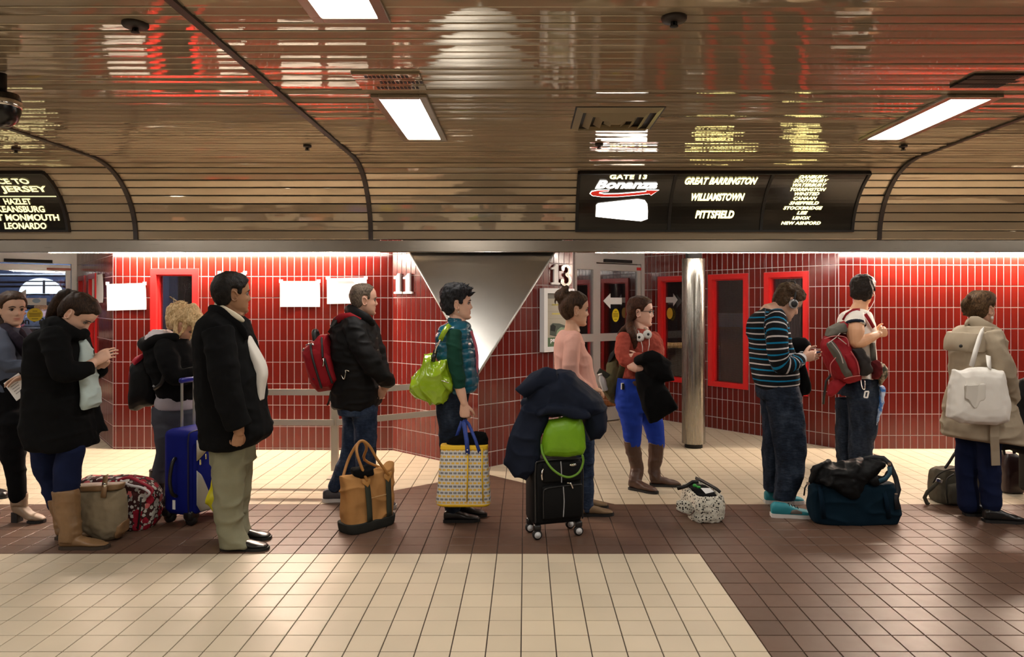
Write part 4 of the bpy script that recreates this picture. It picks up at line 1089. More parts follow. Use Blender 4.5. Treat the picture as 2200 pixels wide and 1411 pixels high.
def hand(S, wrist, d, palm, thumb, k=1.0, curl=0.4, spread=1.0, tcurl=0.3, grip=None):
    """d: finger direction, palm: the way the palm faces, thumb: the side the thumb is on"""
    d = Vector(d).normalized(); n = Vector(palm); n = (n-d*n.dot(d)).normalized(); s_ = d.cross(n); th = Vector(thumb)
    if s_.dot(th) < 0: s_ = -s_
    w = Vector(wrist)
    S.tube([(w-d*0.01*k, 0.021*k, 0.027*k), (w+d*0.03*k, 0.017*k, 0.036*k), (w+d*0.065*k, 0.0155*k, 0.041*k), (w+d*0.092*k, 0.012*k, 0.038*k)], side=s_, n=14)
    for i, (o, L, r) in enumerate(((0.029, 0.068, 0.0076), (0.010, 0.077, 0.0078), (-0.010, 0.071, 0.0074), (-0.028, 0.054, 0.0066))):
        b = w+d*(0.082-0.004*abs(i-1.2))*k+s_*o*k*spread; cu = curl*(1+0.08*i) if grip is None else grip[i]; p = [(b, r*k)]; a = 0.0; q = b
        for j, fr_ in enumerate((0.46, 0.30, 0.24)):
            a += cu*(0.85, 1.1, 0.7)[j]
            q = q+(d*math.cos(a)+n*math.sin(a)+s_*0.05*(1.5-i)*spread*0.6).normalized()*L*fr_*k; p.append((q, r*k*(0.95, 0.88, 0.76)[j]))
        S.tube(p, side=s_, n=8, sub=2)
    b = w+d*0.022*k+s_*0.026*k+n*0.004*k; p = [(b, 0.013*k)]; q = b
    for j, fr_ in enumerate((0.040, 0.030, 0.024)):
        a = 0.62-tcurl*j; q = q+(d*math.cos(a)*0.9+s_*math.sin(a)+n*(0.35+tcurl*0.5*j)).normalized()*fr_*k; p.append((q, (0.0115, 0.0098, 0.008)[j]*k))
    S.tube(p, side=n, n=8, sub=2)
EYE_W = plain('eye_white', (0.27, 0.22, 0.19), 0.4, spec=0.2); EYE_D = plain('iris_dark', (0.02, 0.012, 0.008), 0.3, spec=0.2)
class Person:
    def __init__(s, foot, Y, label, skincol=(0.56, 0.34, 0.24), name='skin'):
        c = W(foot, CY, Y); s.Y = Y; s.root = empty('person', (c.x, Y, 0), label, 'person'); s.parts = []
        s.skin = skin(name, tuple(min(0.8, x*1.22) for x in skincol)); s.Mh = None
    def flesh(s, S, voxel=0.004, smooth=2): s.parts.append(remesh(S, voxel, smooth))
    def head(s, cx, cy, k=1.0, yaw=0, pitch=0, roll=0, dY=0.0, fem=0.0, neck=None, nr=0.054, brow=(0.02, 0.012, 0.008), ears=(1, -1), eyes=(1, -1)):
        s.Mh = hmat(cx, cy, s.Y+dY, k, yaw, pitch, roll); s.hs = k; S = Shape(); add_head(S, s.Mh, fem, ears)
        if neck is not None:
            a = s.Mh @ Vector((-0.022, 0, -0.045)); b = Vector(neck)
            S.tube([(a, nr*k*0.95), (a*0.5+b*0.5, nr*k*0.98), (b, nr*k*1.25)], n=16)
        s.flesh(S, 0.0038, 1)
        for sy in eyes:
            c = Vector((0.0685, sy*0.0300, 0.000)); L = []; mi = []
            S2 = Shape(); S2.ell((0, 0, 0), 0.0112, n=12, m=9)
            ax = Vector((1, 0, -0.05))
            vs = [s.Mh @ (c+Vector((v[2], v[0], v[1]))) for v in S2.v]
            mi = []
            for f in S2.f:
                z = sum(S2.v[i][2] for i in f)/len(f); mi.append(1 if z > 0.0082 else 0)
            mesh_obj('eye', vs, S2.f, None, s.root, True, [EYE_W, EYE_D], mi)
        bm_ = plain('brow_hair', brow, 0.8)
        for sy in eyes:
            S2 = Shape(); S2.tube([(s.Mh @ Vector((0.089, sy*0.013, 0.0185)), 0.0028*k), (s.Mh @ Vector((0.0865, sy*0.03, 0.0225)), 0.0032*k), (s.Mh @ Vector((0.072, sy*0.048, 0.0165)), 0.0022*k)], n=6)
            S2.tube([(s.Mh @ Vector((0.0815, sy*0.020, 0.0065)), 0.0014*k), (s.Mh @ Vector((0.0815, sy*0.031, 0.0085)), 0.0017*k), (s.Mh @ Vector((0.0725, sy*0.043, 0.0040)), 0.0016*k)], n=6)
            S2.tube([(s.Mh @ Vector((0.0790, sy*0.019, 0.0045)), 0.0020*k), (s.Mh @ Vector((0.0800, sy*0.031, 0.0068)), 0.0024*k), (s.Mh @ Vector((0.0705, sy*0.044, 0.0030)), 0.0020*k)], n=6); mesh_obj('eyebrow', S2.v, S2.f, bm_, s.root)
        return s.Mh
    def hp(s, x, y, z): return s.Mh @ Vector((x, y, z))
    def core(s, neck, hip, feet, torso=0.075, leg=0.045):
        """the body inside the clothes: trunk and legs"""
        S = Shape(); nk, hp_ = Vector(neck), Vector(hip)
        S.tube([(nk-Vector((0, 0, 0.05)), 0.05), (nk-Vector((0, 0, 0.16)), torso), (nk*0.5+hp_*0.5, torso), (hp_, torso*1.05)], n=12)
        for f in feet:
            if isinstance(f, (list, tuple)): k, f = Vector(f[0]), Vector(f[1])
            else: f = Vector(f); k = hp_*0.5+f*0.5; k = Vector((k.x, f.y, k.z))
            S.tube([(hp_+(k-hp_)*0.1+Vector((0, (f.y-hp_.y)*0.6, 0)), leg), (k, leg*0.8), (f, leg*0.6)], n=10)
        s.flesh(S, 0.016, 2)
    def done(s):
        V = []; Fq = []; k = 0
        for v, n, f in s.parts: V.append(v); Fq += [tuple(i+k for i in q) for q in f]; k += len(v)
        V = np.concatenate(V); o = mesh_obj('body', V, Fq, s.skin, s.root)
        lip = np.zeros(len(V))
        if s.Mh is not None:
            Mi = np.array(s.Mh.inverted()); L = V @ Mi[:3, :3].T+Mi[:3, 3]
            lip = np.exp(-((L[:, 2]+0.064)/0.0105)**2*1.2)*np.exp(-(L[:, 1]/0.021)**4)*(L[:, 0] > 0.078)
        fattr(o, 'lip', lip); return o
    def wear(s, name, m, S, voxel=0.009, smooth=3, wr=None, post=None, parent=None):
        if wr is None: wr = ((0.006, (9, 9, 14), 3), creases(0.010, (7, 7, 13), 5), (0.0025, (26, 26, 40), 5))
        return fuse(name, m, parent or s.root, S, voxel, smooth, wr, post)
def shoe(P, m, heel, yaw, L=0.27, kind='shoe', sole=None, Hh=0.09, w_=0.048, hl=0.0, lace=None, ank=0.0, name='shoe', shaft=None, sm=2):
    """heel: world point on the floor under the heel; yaw: toe direction in degrees (0 = +x)"""
    a = math.radians(yaw); d = Vector((math.cos(a), math.sin(a), 0)); n = Vector((-math.sin(a), math.cos(a), 0)); h = Vector(heel); h.z = 0
    def at(t, z, off=0.0): return h+d*(t*L)+n*off+Vector((0, 0, z))
    S = Shape(); R = []
    #        t     zlow   zhigh   half width
    pf = [(-0.02, 0.020, Hh*0.82, 0.60), (0.06, 0.018, Hh*1.0, 0.80), (0.20, 0.016, Hh*1.0, 0.84), (0.34, 0.014, Hh*0.94, 0.82), (0.50, 0.014, Hh*0.76, 0.86), (0.66, 0.014, Hh*0.60, 1.0), (0.82, 0.014, Hh*0.50, 0.96), (0.94, 0.016, Hh*0.40, 0.74), (1.0, 0.020, Hh*0.28, 0.42)]
    for t, z0_, z1_, q in pf:
        lift = hl*max(0, 1-t/0.55) if hl else 0.0
        z0_, z1_ = z0_+lift, z1_+lift; ring = []
        for j in range(16):
            b = 2*PI*j/16; ring.append(at(t, (z0_+z1_)/2+(z1_-z0_)/2*math.copysign(abs(math.sin(b))**0.8, math.sin(b)), w_*q*math.copysign(abs(math.cos(b))**0.75, math.cos(b))))
        R.append(ring)
    S.rings(R)
    if shaft:
        S.tube([(at(0.16, Hh*0.6+hl), shaft[0][1], shaft[0][1]*0.9)]+[(Vector(p), r, r*0.92) for p, r in shaft], n=16, cap=False)
    o = fuse(name, m, P.root, S, 0.006, sm, ((0.002, (30, 30, 38), 4),) if not shaft else ((0.003, (26, 26, 34), 4), creases(0.009, (8, 8, 15), 6, 2.0)))
    mb = MB(); P2 = []
    sp = [(-0.03, 0.62), (0.06, 0.84), (0.2, 0.86), (0.38, 0.80), (0.55, 0.88), (0.70, 1.04), (0.84, 0.98), (0.96, 0.72), (1.02, 0.36)]
    pl = [(t, q*w_) for t, q in sp]+[(t, -q*w_) for t, q in sp[::-1]]
    if hl:
        mb.prism([at(t, 0.002+0.0*t, q) for t, q in pl if t > 0.45], Vector((0, 0, 0.016)))
        hp_ = [(t, q*0.8) for t, q in pl if t < 0.30]; mb.prism([at(t, 0.0, q) for t, q in hp_], Vector((0, 0, hl+0.02)))
    else: mb.prism([at(t, 0.0, q) for t, q in pl], Vector((0, 0, 0.026 if kind == 'sneaker' else 0.020)))
    mb.build('sole', sole or M['black'], o)
    if lace:
        for t in (0.40, 0.47, 0.54, 0.61):
            z = np.interp(t, [p[0] for p in pf], [p[2] for p in pf]); mb = MB(); mb.tube([at(t, z-0.010, -w_*0.55), at(t+0.01, z+0.004, -w_*0.2), at(t+0.01, z+0.005, w_*0.2), at(t, z-0.010, w_*0.55)], 0.0035, 6); mb.build('lace', lace, o, True)
    return o
# ------------------------------------------------------------------ people, left to right
s66, s62 = 1411/660, 1411/620
C1, C2, C3, C4, C5, C6 = crop(0, 560, s66), crop(260, 560, s66), crop(600, 560, s66), crop(1040, 560, s66), crop(1400, 560, s62), crop(1900, 560, s62)
H1, H3, H4, H5, H6, H7, H8, H9, H10, H11 = (crop(0, 600, 1411/300), crop(270, 620, 1411/280), crop(420, 570, 1411/260), crop(640, 590, 1411/300), crop(870, 590, 1411/310),
    crop(1160, 600, 1411/260), crop(1280, 620, 1411/300), crop(1590, 590, 1411/270), crop(1750, 580, 1411/320), crop(2010, 610, 1411/310))
def limb(S, T, Y, pts, side=(0, 1, 0), n=16, cap=True):
    S.tube([(W(*T(p[0], p[1]), Y+p[2]), p[3], p[4] if len(p) > 4 else p[3]) for p in pts], side=side, n=n, cap=cap); return S
def w(T, x, y, Y): return W(*T(x, y), Y)
def floorpt(T, x, y):
    px, py = T(x, y); Y = CH*F/(py-CY); return Vector(((px-CX)*Y/F, Y, 0))
blk_wool = cloth('black_wool', (0.0042, 0.0042, 0.0046), 0.4, 0.95, 420, 0.5)
blk_fleece = cloth('black_fleece', (0.0045, 0.0045, 0.005), 0.4, 0.95, 240, 0.7)
blk_cotton = cloth('black_cotton', (0.0035, 0.0035, 0.0045), 0.3, 0.9)
def mk_denim(name, lo, mid, hi):
    t = NT(name); co = t.coord('Object', (5, 5, 2.2)); f = t.noise(co, 2.6, 4, 0.6); g = t.noise(t.coord('Object', (60, 60, 420)), 3.0, 2); k = t.noise(t.coord('Object', (16, 16, 38)), 2.0, 3)
    c = t.ramp(t.math('ADD', t.math('MULTIPLY', f, 0.75), t.math('MULTIPLY', k, 0.3)), [(0.38, lo), (0.54, mid), (0.70, hi)])
    c = t.mix(t.math('MULTIPLY', g, 0.5), c, tuple(x*0.45 for x in c_lo) if False else lo); t.base(c, 0.85, 0, 0.15); t.bump(k, 0.55, 0.012); return t.m
denim = mk_denim('blue_denim', (0.010, 0.017, 0.038), (0.026, 0.043, 0.085), (0.058, 0.085, 0.145))
denim_dark = mk_denim('dark_denim', (0.006, 0.009, 0.016), (0.016, 0.024, 0.042), (0.040, 0.055, 0.082))
denim_navy = cloth('navy_denim', (0.008, 0.013, 0.045), 0.4, 0.85, 520, 0.4)
leather_tan = plain('tan_leather', (0.205, 0.115, 0.052), 0.45, var=0.35, vscale=14, bump=0.25, bscale=60, bdist=0.004)
leather_taupe = plain('taupe_leather', (0.25, 0.17, 0.11), 0.5, var=0.25, vscale=14, bump=0.2, bscale=60, bdist=0.004)
leather_brown = plain('brown_leather', (0.075, 0.035, 0.022), 0.42, var=0.3, vscale=14, bump=0.2, bscale=60, bdist=0.004)
leather_black = plain('black_leather', (0.010, 0.009, 0.009), 0.28, bump=0.1, bscale=60, bdist=0.003)
LEGWR = ((0.006, (7, 7, 11), 11), creases(0.009, (9, 9, 12), 12, 2.0), (0.002, (18, 18, 30), 12))

# 0 -- a traveller almost wholly outside the left edge
Y = 5.7; T = lambda x, y: (x, y)
P = Person(-75, Y, 'person in black at the left edge of the view, only a black boot showing', name='skin_edge')
nk = w(T, -85, 742, Y)
P.head(-82, 690, 1.0, 0, 0, neck=nk)
P.core(nk, w(T, -82, 880, Y), [w(T, -75, 1060, Y), w(T, -20, 1050, Y+0.05)])
S = Shape(); hair_cap(S, P.Mh, MALE); P.wear('hair', hair_mat('hair_edge', (0.01, 0.008, 0.006), (0.05, 0.03, 0.02)), S, 0.005, 1, ())
S = Shape(); S.rows(T, Y, [(745, -115, -55, 0.09), (765, -130, -40, 0.17), (800, -132, -38, 0.19), (860, -128, -36, 0.17), (930, -130, -36, 0.17)])
limb(S, T, Y, [(-90, 780, -0.18, 0.06), (-85, 850, -0.22, 0.055), (-75, 910, -0.2, 0.045)]); P.wear('coat', blk_wool, S)
S = Shape(); limb(S, T, Y, [(-95, 910, -0.08, 0.085), (-90, 980, -0.08, 0.065), (-85, 1055, -0.08, 0.05)]); limb(S, T, Y, [(-70, 910, 0.08, 0.085), (-48, 980, 0.08, 0.065), (-30, 1040, 0.08, 0.05)]); P.wear('trousers', blk_cotton, S, wr=LEGWR)
shoe(P, leather_black, W(-105, 1062, Y-0.08), 5, 0.27, name='boot', Hh=0.12); shoe(P, leather_black, W(-52, 1060, Y+0.08), -5, 0.27, name='boot', Hh=0.12)
P.done()

# 1 -- woman in grey-blue sweater at the left edge
Y = 5.16; T = H1
P = Person(20, Y, 'person in a grey blue cardigan and black trousers holding a folded paper', (0.50, 0.30, 0.21), 'skin_left')
nk = w(T, 130, 545, Y)
P.head(*T(128, 300), 1.02, -36, 3, 0, neck=nk, nr=0.047, fem=1)
P.core(nk, w(T, 60, 1150, Y), [(w(C1, 62, 880, Y-0.07), w(C1, 84, 1085, Y-0.04)), (w(C1, -60, 880, Y+0.1), w(C1, -95, 1080, Y+0.12))])
hm = hair_mat('hair_brown_left', (0.016, 0.009, 0.006), (0.085, 0.046, 0.026))
S = Shape(); hair_cap(S, P.Mh, FEM, 0.012, back=0.006)
S.tube([(P.hp(-0.085, 0, 0.0), 0.035), (P.hp(-0.105, -0.01, -0.06), 0.036), (P.hp(-0.09, -0.03, -0.14), 0.03), (P.hp(-0.07, -0.05, -0.20), 0.018)]); P.wear('hair', hm, S, 0.005, 1, ((0.004, (40, 40, 14), 2),))
swt = cloth('grey_blue_knit', (0.075, 0.088, 0.125), 0.35, 0.95, 260, 0.6)
S = Shape(); S.rows(T, Y, [(470, 20, 150, 0.06), (500, -60, 215, 0.13), (560, -150, 268, 0.18), (640, -190, 305, 0.19), (760, -190, 300, 0.18), (900, -175, 285, 0.16), (1040, -170, 275, 0.16), (1120, -175, 280, 0.17)])
limb(S, T, Y, [(-10, 575, -0.16, 0.066), (40, 700, -0.22, 0.062), (85, 850, -0.25, 0.056), (180, 880, -0.26, 0.048), (275, 885, -0.26, 0.042)])
P.wear('cardigan', swt, S, 0.008, 2)
S = Shape(); S.tube([(w(T, 10, 500, Y+0.10), 0.03), (w(T, 60, 495, Y-0.06), 0.035), (w(T, 140, 570, Y-0.14), 0.038), (w(T, 230, 680, Y-0.13), 0.038), (w(T, 290, 800, Y-0.1), 0.03)], n=10)
S.tube([(w(T, 130, 480, Y+0.10), 0.03), (w(T, 215, 560, Y-0.02), 0.036), (w(T, 280, 700, Y-0.05), 0.036)], n=10); P.wear('cowl_collar', cloth('dark_plum_knit', (0.022, 0.017, 0.026), 0.4, 0.95, 260, 0.6), S, 0.008, 2)
S = Shape(); S.rows(C1, Y, [(480, -60, 120, 0.15), (600, -70, 135, 0.16), (720, -60, 130, 0.15), (800, -50, 125, 0.12)])
limb(S, C1, Y, [(65, 740, -0.07, 0.105), (60, 880, -0.07, 0.080), (72, 960, -0.06, 0.066), (84, 1085, -0.04, 0.052)])
limb(S, C1, Y, [(-10, 740, 0.08, 0.10), (-60, 880, 0.1, 0.075), (-95, 1080, 0.12, 0.05)]); P.wear('trousers', blk_cotton, S, wr=LEGWR)
f = W(*C1(68, 1195), 5.14)
shoe(P, leather_taupe, W(*C1(65, 1195), 5.13), -4, 0.225, Hh=0.10, w_=0.044, hl=0.050, name='ankle_boot', shaft=[(w(C1, 88, 1120, 5.13), 0.052), (w(C1, 84, 1070, 5.13), 0.058)])
shoe(P, leather_taupe, W(*C1(-150, 1180), 5.28), 0, 0.225, Hh=0.10, w_=0.044, hl=0.050, name='ankle_boot', shaft=[(w(C1, -100, 1120, 5.28), 0.052), (w(C1, -97, 1070, 5.28), 0.058)])
S = Shape(); limb(S, T, Y, [(255, 893, -0.26, 0.033), (300, 895, -0.26, 0.030), (322, 900, -0.25, 0.026)]); hand(S, w(T, 318, 898, Y-0.25), (1, 0.5, 0.05), (0, 0.5, -1), (0.2, 0, 1), 0.9, 0.4)
limb(S, T, Y, [(330, 930, -0.15, 0.03), (285, 965, -0.22, 0.030), (270, 975, -0.25, 0.027)]); hand(S, w(T, 268, 975, Y-0.27), (-1, -0.25, -0.35), (0.1, -0.3, -1), (0.2, -1, 0), 0.92, 0.28); P.flesh(S, 0.0038, 1)
P.done()
pp = [w(T, 35, 1050, Y-0.30), w(T, 185, 945, Y-0.285), w(T, 325, 1105, Y-0.25), w(T, 165, 1228, Y-0.27)]
t = empty('folded_paper', pp[0], 'white folded printed paper in the hand at left edge', 'paper')
mb = MB(); mb.prism(pp, (0.001, 0.004, 0)); mb.build('sheet', M['paper'], t)
for k in range(5):
    q = 0.2+0.13*k; a = pp[0].lerp(pp[3], q); b = pp[1].lerp(pp[2], q); a2 = a.lerp(b, 0.2); b2 = a.lerp(b, 0.75-0.06*k); dd = (pp[3]-pp[0]).normalized()*0.004
    mb = MB(); mb.prism([a2+Vector((0, -0.0012, 0)), b2+Vector((0, -0.0012, 0)), b2+dd+Vector((0, -0.0012, 0)), a2+dd+Vector((0, -0.0012, 0))], (0, -0.0006, 0)); mb.build('print_line', M['print'], t)

# 2 -- woman in black coat looking at her phone
Y = 4.66; T = H1
P = Person(85, Y, 'person in a long black coat and tan boots looking down at a phone', (0.60, 0.36, 0.26), 'skin_phone')
nk = w(T, 640, 500, Y)
P.head(*T(790, 352), 1.08, 8, 44, 0, neck=w(T, 640, 500, Y+0.02), nr=0.050, fem=1, brow=(0.02, 0.012, 0.01))
P.core(nk, w(T, 640, 1150, Y), [(w(C1, 308, 950, Y-0.08), w(C1, 305, 1180, Y-0.08)), (w(C1, 215, 940, Y+0.12), w(C1, 262, 1120, Y+0.14))])
hm = hair_mat('hair_dark_brown', (0.007, 0.004, 0.003), (0.048, 0.025, 0.014))
S = Shape(); hair_cap(S, P.Mh, FEM, 0.013, back=0.008, seed=4)
S.tube([(w(T, 735, 175, Y), 0.028), (w(T, 690, 145, Y), 0.036), (w(T, 620, 190, Y), 0.042), (w(T, 570, 270, Y+0.01), 0.040), (w(T, 520, 360, Y+0.02), 0.034), (w(T, 490, 420, Y+0.03), 0.022)]); S.tube([(w(T, 735, 150, Y), 0.03), (w(T, 770, 190, Y), 0.02)])
P.wear('hair', hm, S, 0.005, 1, ((0.005, (40, 30, 16), 2),))
S = Shape()
S.rows(T, Y, [(475, 480, 640, 0.08), (510, 410, 760, 0.15), (580, 360, 820, 0.20), (660, 335, 850, 0.22), (800, 325, 850, 0.22), (1000, 330, 860, 0.21), (1200, 325, 870, 0.21), (1400, 310, 880, 0.21)])
S.rows(C1, Y, [(580, 135, 395, 0.21), (680, 135, 395, 0.21), (760, 130, 410, 0.22), (830, 150, 420, 0.22), (858, 170, 415, 0.20)])
S.rows(C1, Y+0.16, [(660, 395, 440, 0.05), (720, 400, 470, 0.05), (785, 400, 500, 0.035)])
limb(S, T, Y, [(560, 600, -0.17, 0.085), (590, 780, -0.23, 0.078), (640, 930, -0.25, 0.072), (760, 935, -0.22, 0.064), (875, 905, -0.16, 0.050)])
limb(S, T, Y, [(760, 640, 0.17, 0.075), (850, 800, 0.19, 0.068), (940, 930, 0.16, 0.056), (1010, 925, 0.10, 0.046)])
limb(S, T, Y, [(480, 480, 0.03, 0.05), (560, 450, -0.07, 0.05), (680, 505, -0.10, 0.045), (790, 560, -0.08, 0.04), (850, 545, -0.02, 0.035)])
P.wear('coat', blk_wool, S, 0.010, 3)
S = Shape(); S.rows(T, Y, [(580, 790, 815, 0.06), (650, 820, 880, 0.05), (750, 830, 912, 0.06), (880, 835, 937, 0.07), (1000, 840, 957, 0.075), (1100, 845, 977, 0.08), (1160, 848, 992, 0.085), (1240, 852, 987, 0.085), (1305, 862, 960, 0.07)])
P.wear('shirt', cloth('pale_aqua_cotton', (0.50, 0.60, 0.58), 0.12, 0.9), S, 0.007, 2, ((0.006, (10, 10, 16), 8), creases(0.012, (7, 7, 18), 9)))
S = Shape(); limb(S, C1, Y, [(325, 870, -0.075, 0.080), (308, 950, -0.08, 0.082), (305, 1060, -0.08, 0.072)]); limb(S, C1, Y, [(215, 840, 0.10, 0.10), (215, 940, 0.12, 0.078), (235, 1040, 0.14, 0.06), (262, 1120, 0.14, 0.05)]); P.wear('jeans', denim_navy, S, wr=LEGWR)
shoe(P, leather_tan, W(*C1(288, 1312), 4.57), 2, 0.285, Hh=0.085, w_=0.050, name='tall_boot', sole=plain('boot_sole', (0.04, 0.025, 0.015), 0.7), shaft=[(w(C1, 325, 1220, 4.57), 0.062), (w(C1, 308, 1140, 4.57), 0.074), (w(C1, 300, 1050, 4.57), 0.080)])
shoe(P, leather_tan, W(*C1(268, 1290), 4.76), 4, 0.285, Hh=0.085, w_=0.050, name='tall_boot', sole=plain('boot_sole', (0.04, 0.025, 0.015), 0.7), shaft=[(w(C1, 298, 1220, 4.78), 0.058), (w(C1, 285, 1140, 4.79), 0.068), (w(C1, 275, 1085, 4.79), 0.074)])
S = Shape(); limb(S, T, Y, [(850, 905, -0.17, 0.037), (905, 870, -0.13, 0.033), (955, 835, -0.10, 0.029)]); hand(S, w(T, 950, 838, Y-0.10), (0.9, 0.25, 0.62), (0.3, 1, -0.2), (0.2, 0.2, 1), 1.0, 0.32)
limb(S, T, Y, [(975, 920, 0.12, 0.033), (1005, 890, 0.09, 0.03)]); hand(S, w(T, 1005, 885, Y+0.09), (0.8, -0.35, 0.72), (0.1, -1, 0.1), (-0.3, 0, 1), 0.96, 0.4); P.flesh(S, 0.0035, 1)
P.done()
t = empty('phone', w(T, 1085, 760, Y), 'black phone held by the person in long black coat', 'phone')
Rp = Matrix.Rotation(math.radians(-40), 3, 'Y') @ Rz(0.2); mb = MB(); mb.box(w(T, 1078, 757, Y+0.01), (0.11, 0.055, 0.009), Rp, 0.003); mb.build('case', plain('phone_black', (0.01, 0.01, 0.012), 0.3), t)
mb = MB(); mb.box(w(T, 1076, 752, Y+0.01), (0.095, 0.048, 0.0015), Rp); mb.build('screen', emit('phone_screen', (0.5, 0.6, 0.9), 0.6), t)

# 3 -- blonde traveller behind the blue suitcase
Y = 5.62; T = H3
P = Person(385, Y, 'person with messy blonde hair, black fleece and grey trousers, head bowed', (0.58, 0.34, 0.24), 'skin_blonde')
nk = w(T, 560, 590, Y)
P.head(*T(655, 400), 1.02, -6, 42, 0, neck=nk, nr=0.048, fem=1, brow=(0.25, 0.17, 0.09))
P.core(nk, w(T, 560, 1260, Y), [(w(C2, 210, 870, Y-0.08), w(C2, 175, 1030, Y-0.06)), (w(C2, 310, 870, Y+0.08), w(C2, 300, 1010, Y+0.08))])
hm = hair_mat('hair_blonde', (0.40, 0.24, 0.10), (0.85, 0.64, 0.36), (40, 40, 16), 0.42)
S = Shape(); hair_cap(S, P.Mh, FEM, 0.020, back=0.012, top=0.012, seed=8, rough=0.010)
S.ell(w(T, 560, 250, Y), (0.085, 0.07, 0.075)); S.ell(w(T, 600, 170, Y), (0.055, 0.045, 0.035)); S.ell(w(T, 500, 350, Y), (0.05, 0.06, 0.065)); S.ell(w(T, 700, 250, Y-0.01), (0.075, 0.075, 0.07))
for q in ((760, 330, 835, 370, 800, 480, 770, 520), (700, 330, 790, 380, 760, 470, 720, 545), (660, 360, 640, 420, 590, 500, 570, 520), (800, 300, 850, 355, 820, 430, 800, 470), (620, 300, 720, 330, 740, 430, 690, 560), (560, 330, 540, 430, 560, 520, 600, 560)):
    S.tube([(w(T, q[0], q[1], Y-0.075), 0.018), (w(T, q[2], q[3], Y-0.085), 0.017), (w(T, q[4], q[5], Y-0.085), 0.012), (w(T, q[6], q[7], Y-0.08), 0.005)], n=8)
ho = P.wear('hair', hm, S, 0.005, 1, ((0.012, (16, 16, 22), 2), (0.006, (50, 50, 26), 6)))
mb = MB(); random.seed(5)
for k in range(30):
    a = random.uniform(0, 2*PI); x0, y0 = 590+random.uniform(-120, 170), 250+random.uniform(-110, 120); dx, dy = random.gauss(0, 60), random.gauss(0, 55)
    if k < 8: x0, y0 = 530+random.uniform(0, 100), 165; dx, dy = random.uniform(-60, 40), -random.uniform(5, 45)
    mb.tube([w(T, x0, y0, Y-0.07), w(T, x0+dx*0.6+12, y0+dy*0.5, Y-0.10), w(T, x0+dx, y0+dy, Y-0.095)], [0.0022, 0.002, 0.0008], 5)
o_ = mb.build('loose_strands', hm, ho, True); o_['kind'] = 'stuff'
mb = MB(); mb.box(w(T, 500, 105, Y-0.02), (0.045, 0.02, 0.012), Matrix.Rotation(0.6, 3, 'Y'), 0.004); mb.box(w(T, 533, 125, Y-0.02), (0.03, 0.03, 0.010), Matrix.Rotation(0.6, 3, 'Y'), 0.004); o_ = mb.build('hair_clip', M['chrome'], ho); o_['kind'] = 'stuff'
S = Shape(); S.rows(T, Y, [(520, 380, 600, 0.10), (570, 270, 720, 0.17), (650, 240, 770, 0.20), (780, 250, 800, 0.21), (900, 290, 820, 0.21), (1020, 350, 830, 0.20), (1130, 370, 810, 0.19), (1190, 400, 790, 0.18)])
limb(S, T, Y, [(430, 650, -0.17, 0.08), (480, 820, -0.23, 0.074), (560, 960, -0.24, 0.068), (700, 920, -0.22, 0.058), (800, 880, -0.15, 0.05)])
P.wear('fleece_jacket', blk_fleece, S, 0.010, 3)
S = Shape(); limb(S, T, Y, [(200, 590, 0.0, 0.05), (240, 620, -0.13, 0.055), (330, 560, -0.16, 0.05), (520, 530, -0.13, 0.035)]); limb(S, T, Y, [(200, 590, 0.0, 0.05), (300, 560, 0.12, 0.05), (480, 540, 0.12, 0.04)]); P.wear('hood', blk_fleece, S, 0.008, 2)
S = Shape(); S.rows(T, Y, [(445, 320, 420, 0.07), (480, 275, 500, 0.12), (520, 255, 545, 0.14), (560, 240, 540, 0.14), (580, 300, 460, 0.1)]); P.wear('hood_lining', cloth('white_pile', (0.62, 0.57, 0.60), 0.15, 0.95, 160, 1.0), S, 0.007, 1, ((0.007, 60, 3),))
S = Shape(); S.rows(T, Y, [(1110, 375, 800, 0.17), (1170, 360, 800, 0.175), (1230, 355, 800, 0.175), (1290, 370, 790, 0.17)]); P.wear('grey_tshirt', cloth('grey_jersey', (0.36, 0.33, 0.36), 0.15), S, 0.008, 2, ((0.008, (6, 6, 30), 3),))
S = Shape(); S.rows(C2, Y, [(665, 160, 362, 0.16), (720, 155, 366, 0.165), (790, 165, 362, 0.15)]); limb(S, C2, Y, [(215, 760, -0.08, 0.105, 0.09), (210, 880, -0.08, 0.075), (185, 960, -0.07, 0.062), (175, 1010, -0.06, 0.06)]); limb(S, C2, Y, [(305, 760, 0.08, 0.10, 0.09), (310, 880, 0.08, 0.075), (300, 1000, 0.08, 0.06)]); P.wear('trousers', cloth('slate_jersey', (0.060, 0.064, 0.080), 0.35, 0.95), S, wr=LEGWR)
for dx, dy in ((0, -0.06), (110, 0.10)):
    shoe(P, leather_black, W(*C2(150+dx, 1130), Y+dy), 0, 0.26, Hh=0.09, name='tall_boot', shaft=[(w(C2, 175+dx, 1060, Y+dy), 0.056), (w(C2, 170+dx, 955, Y+dy), 0.066)])
P.done()

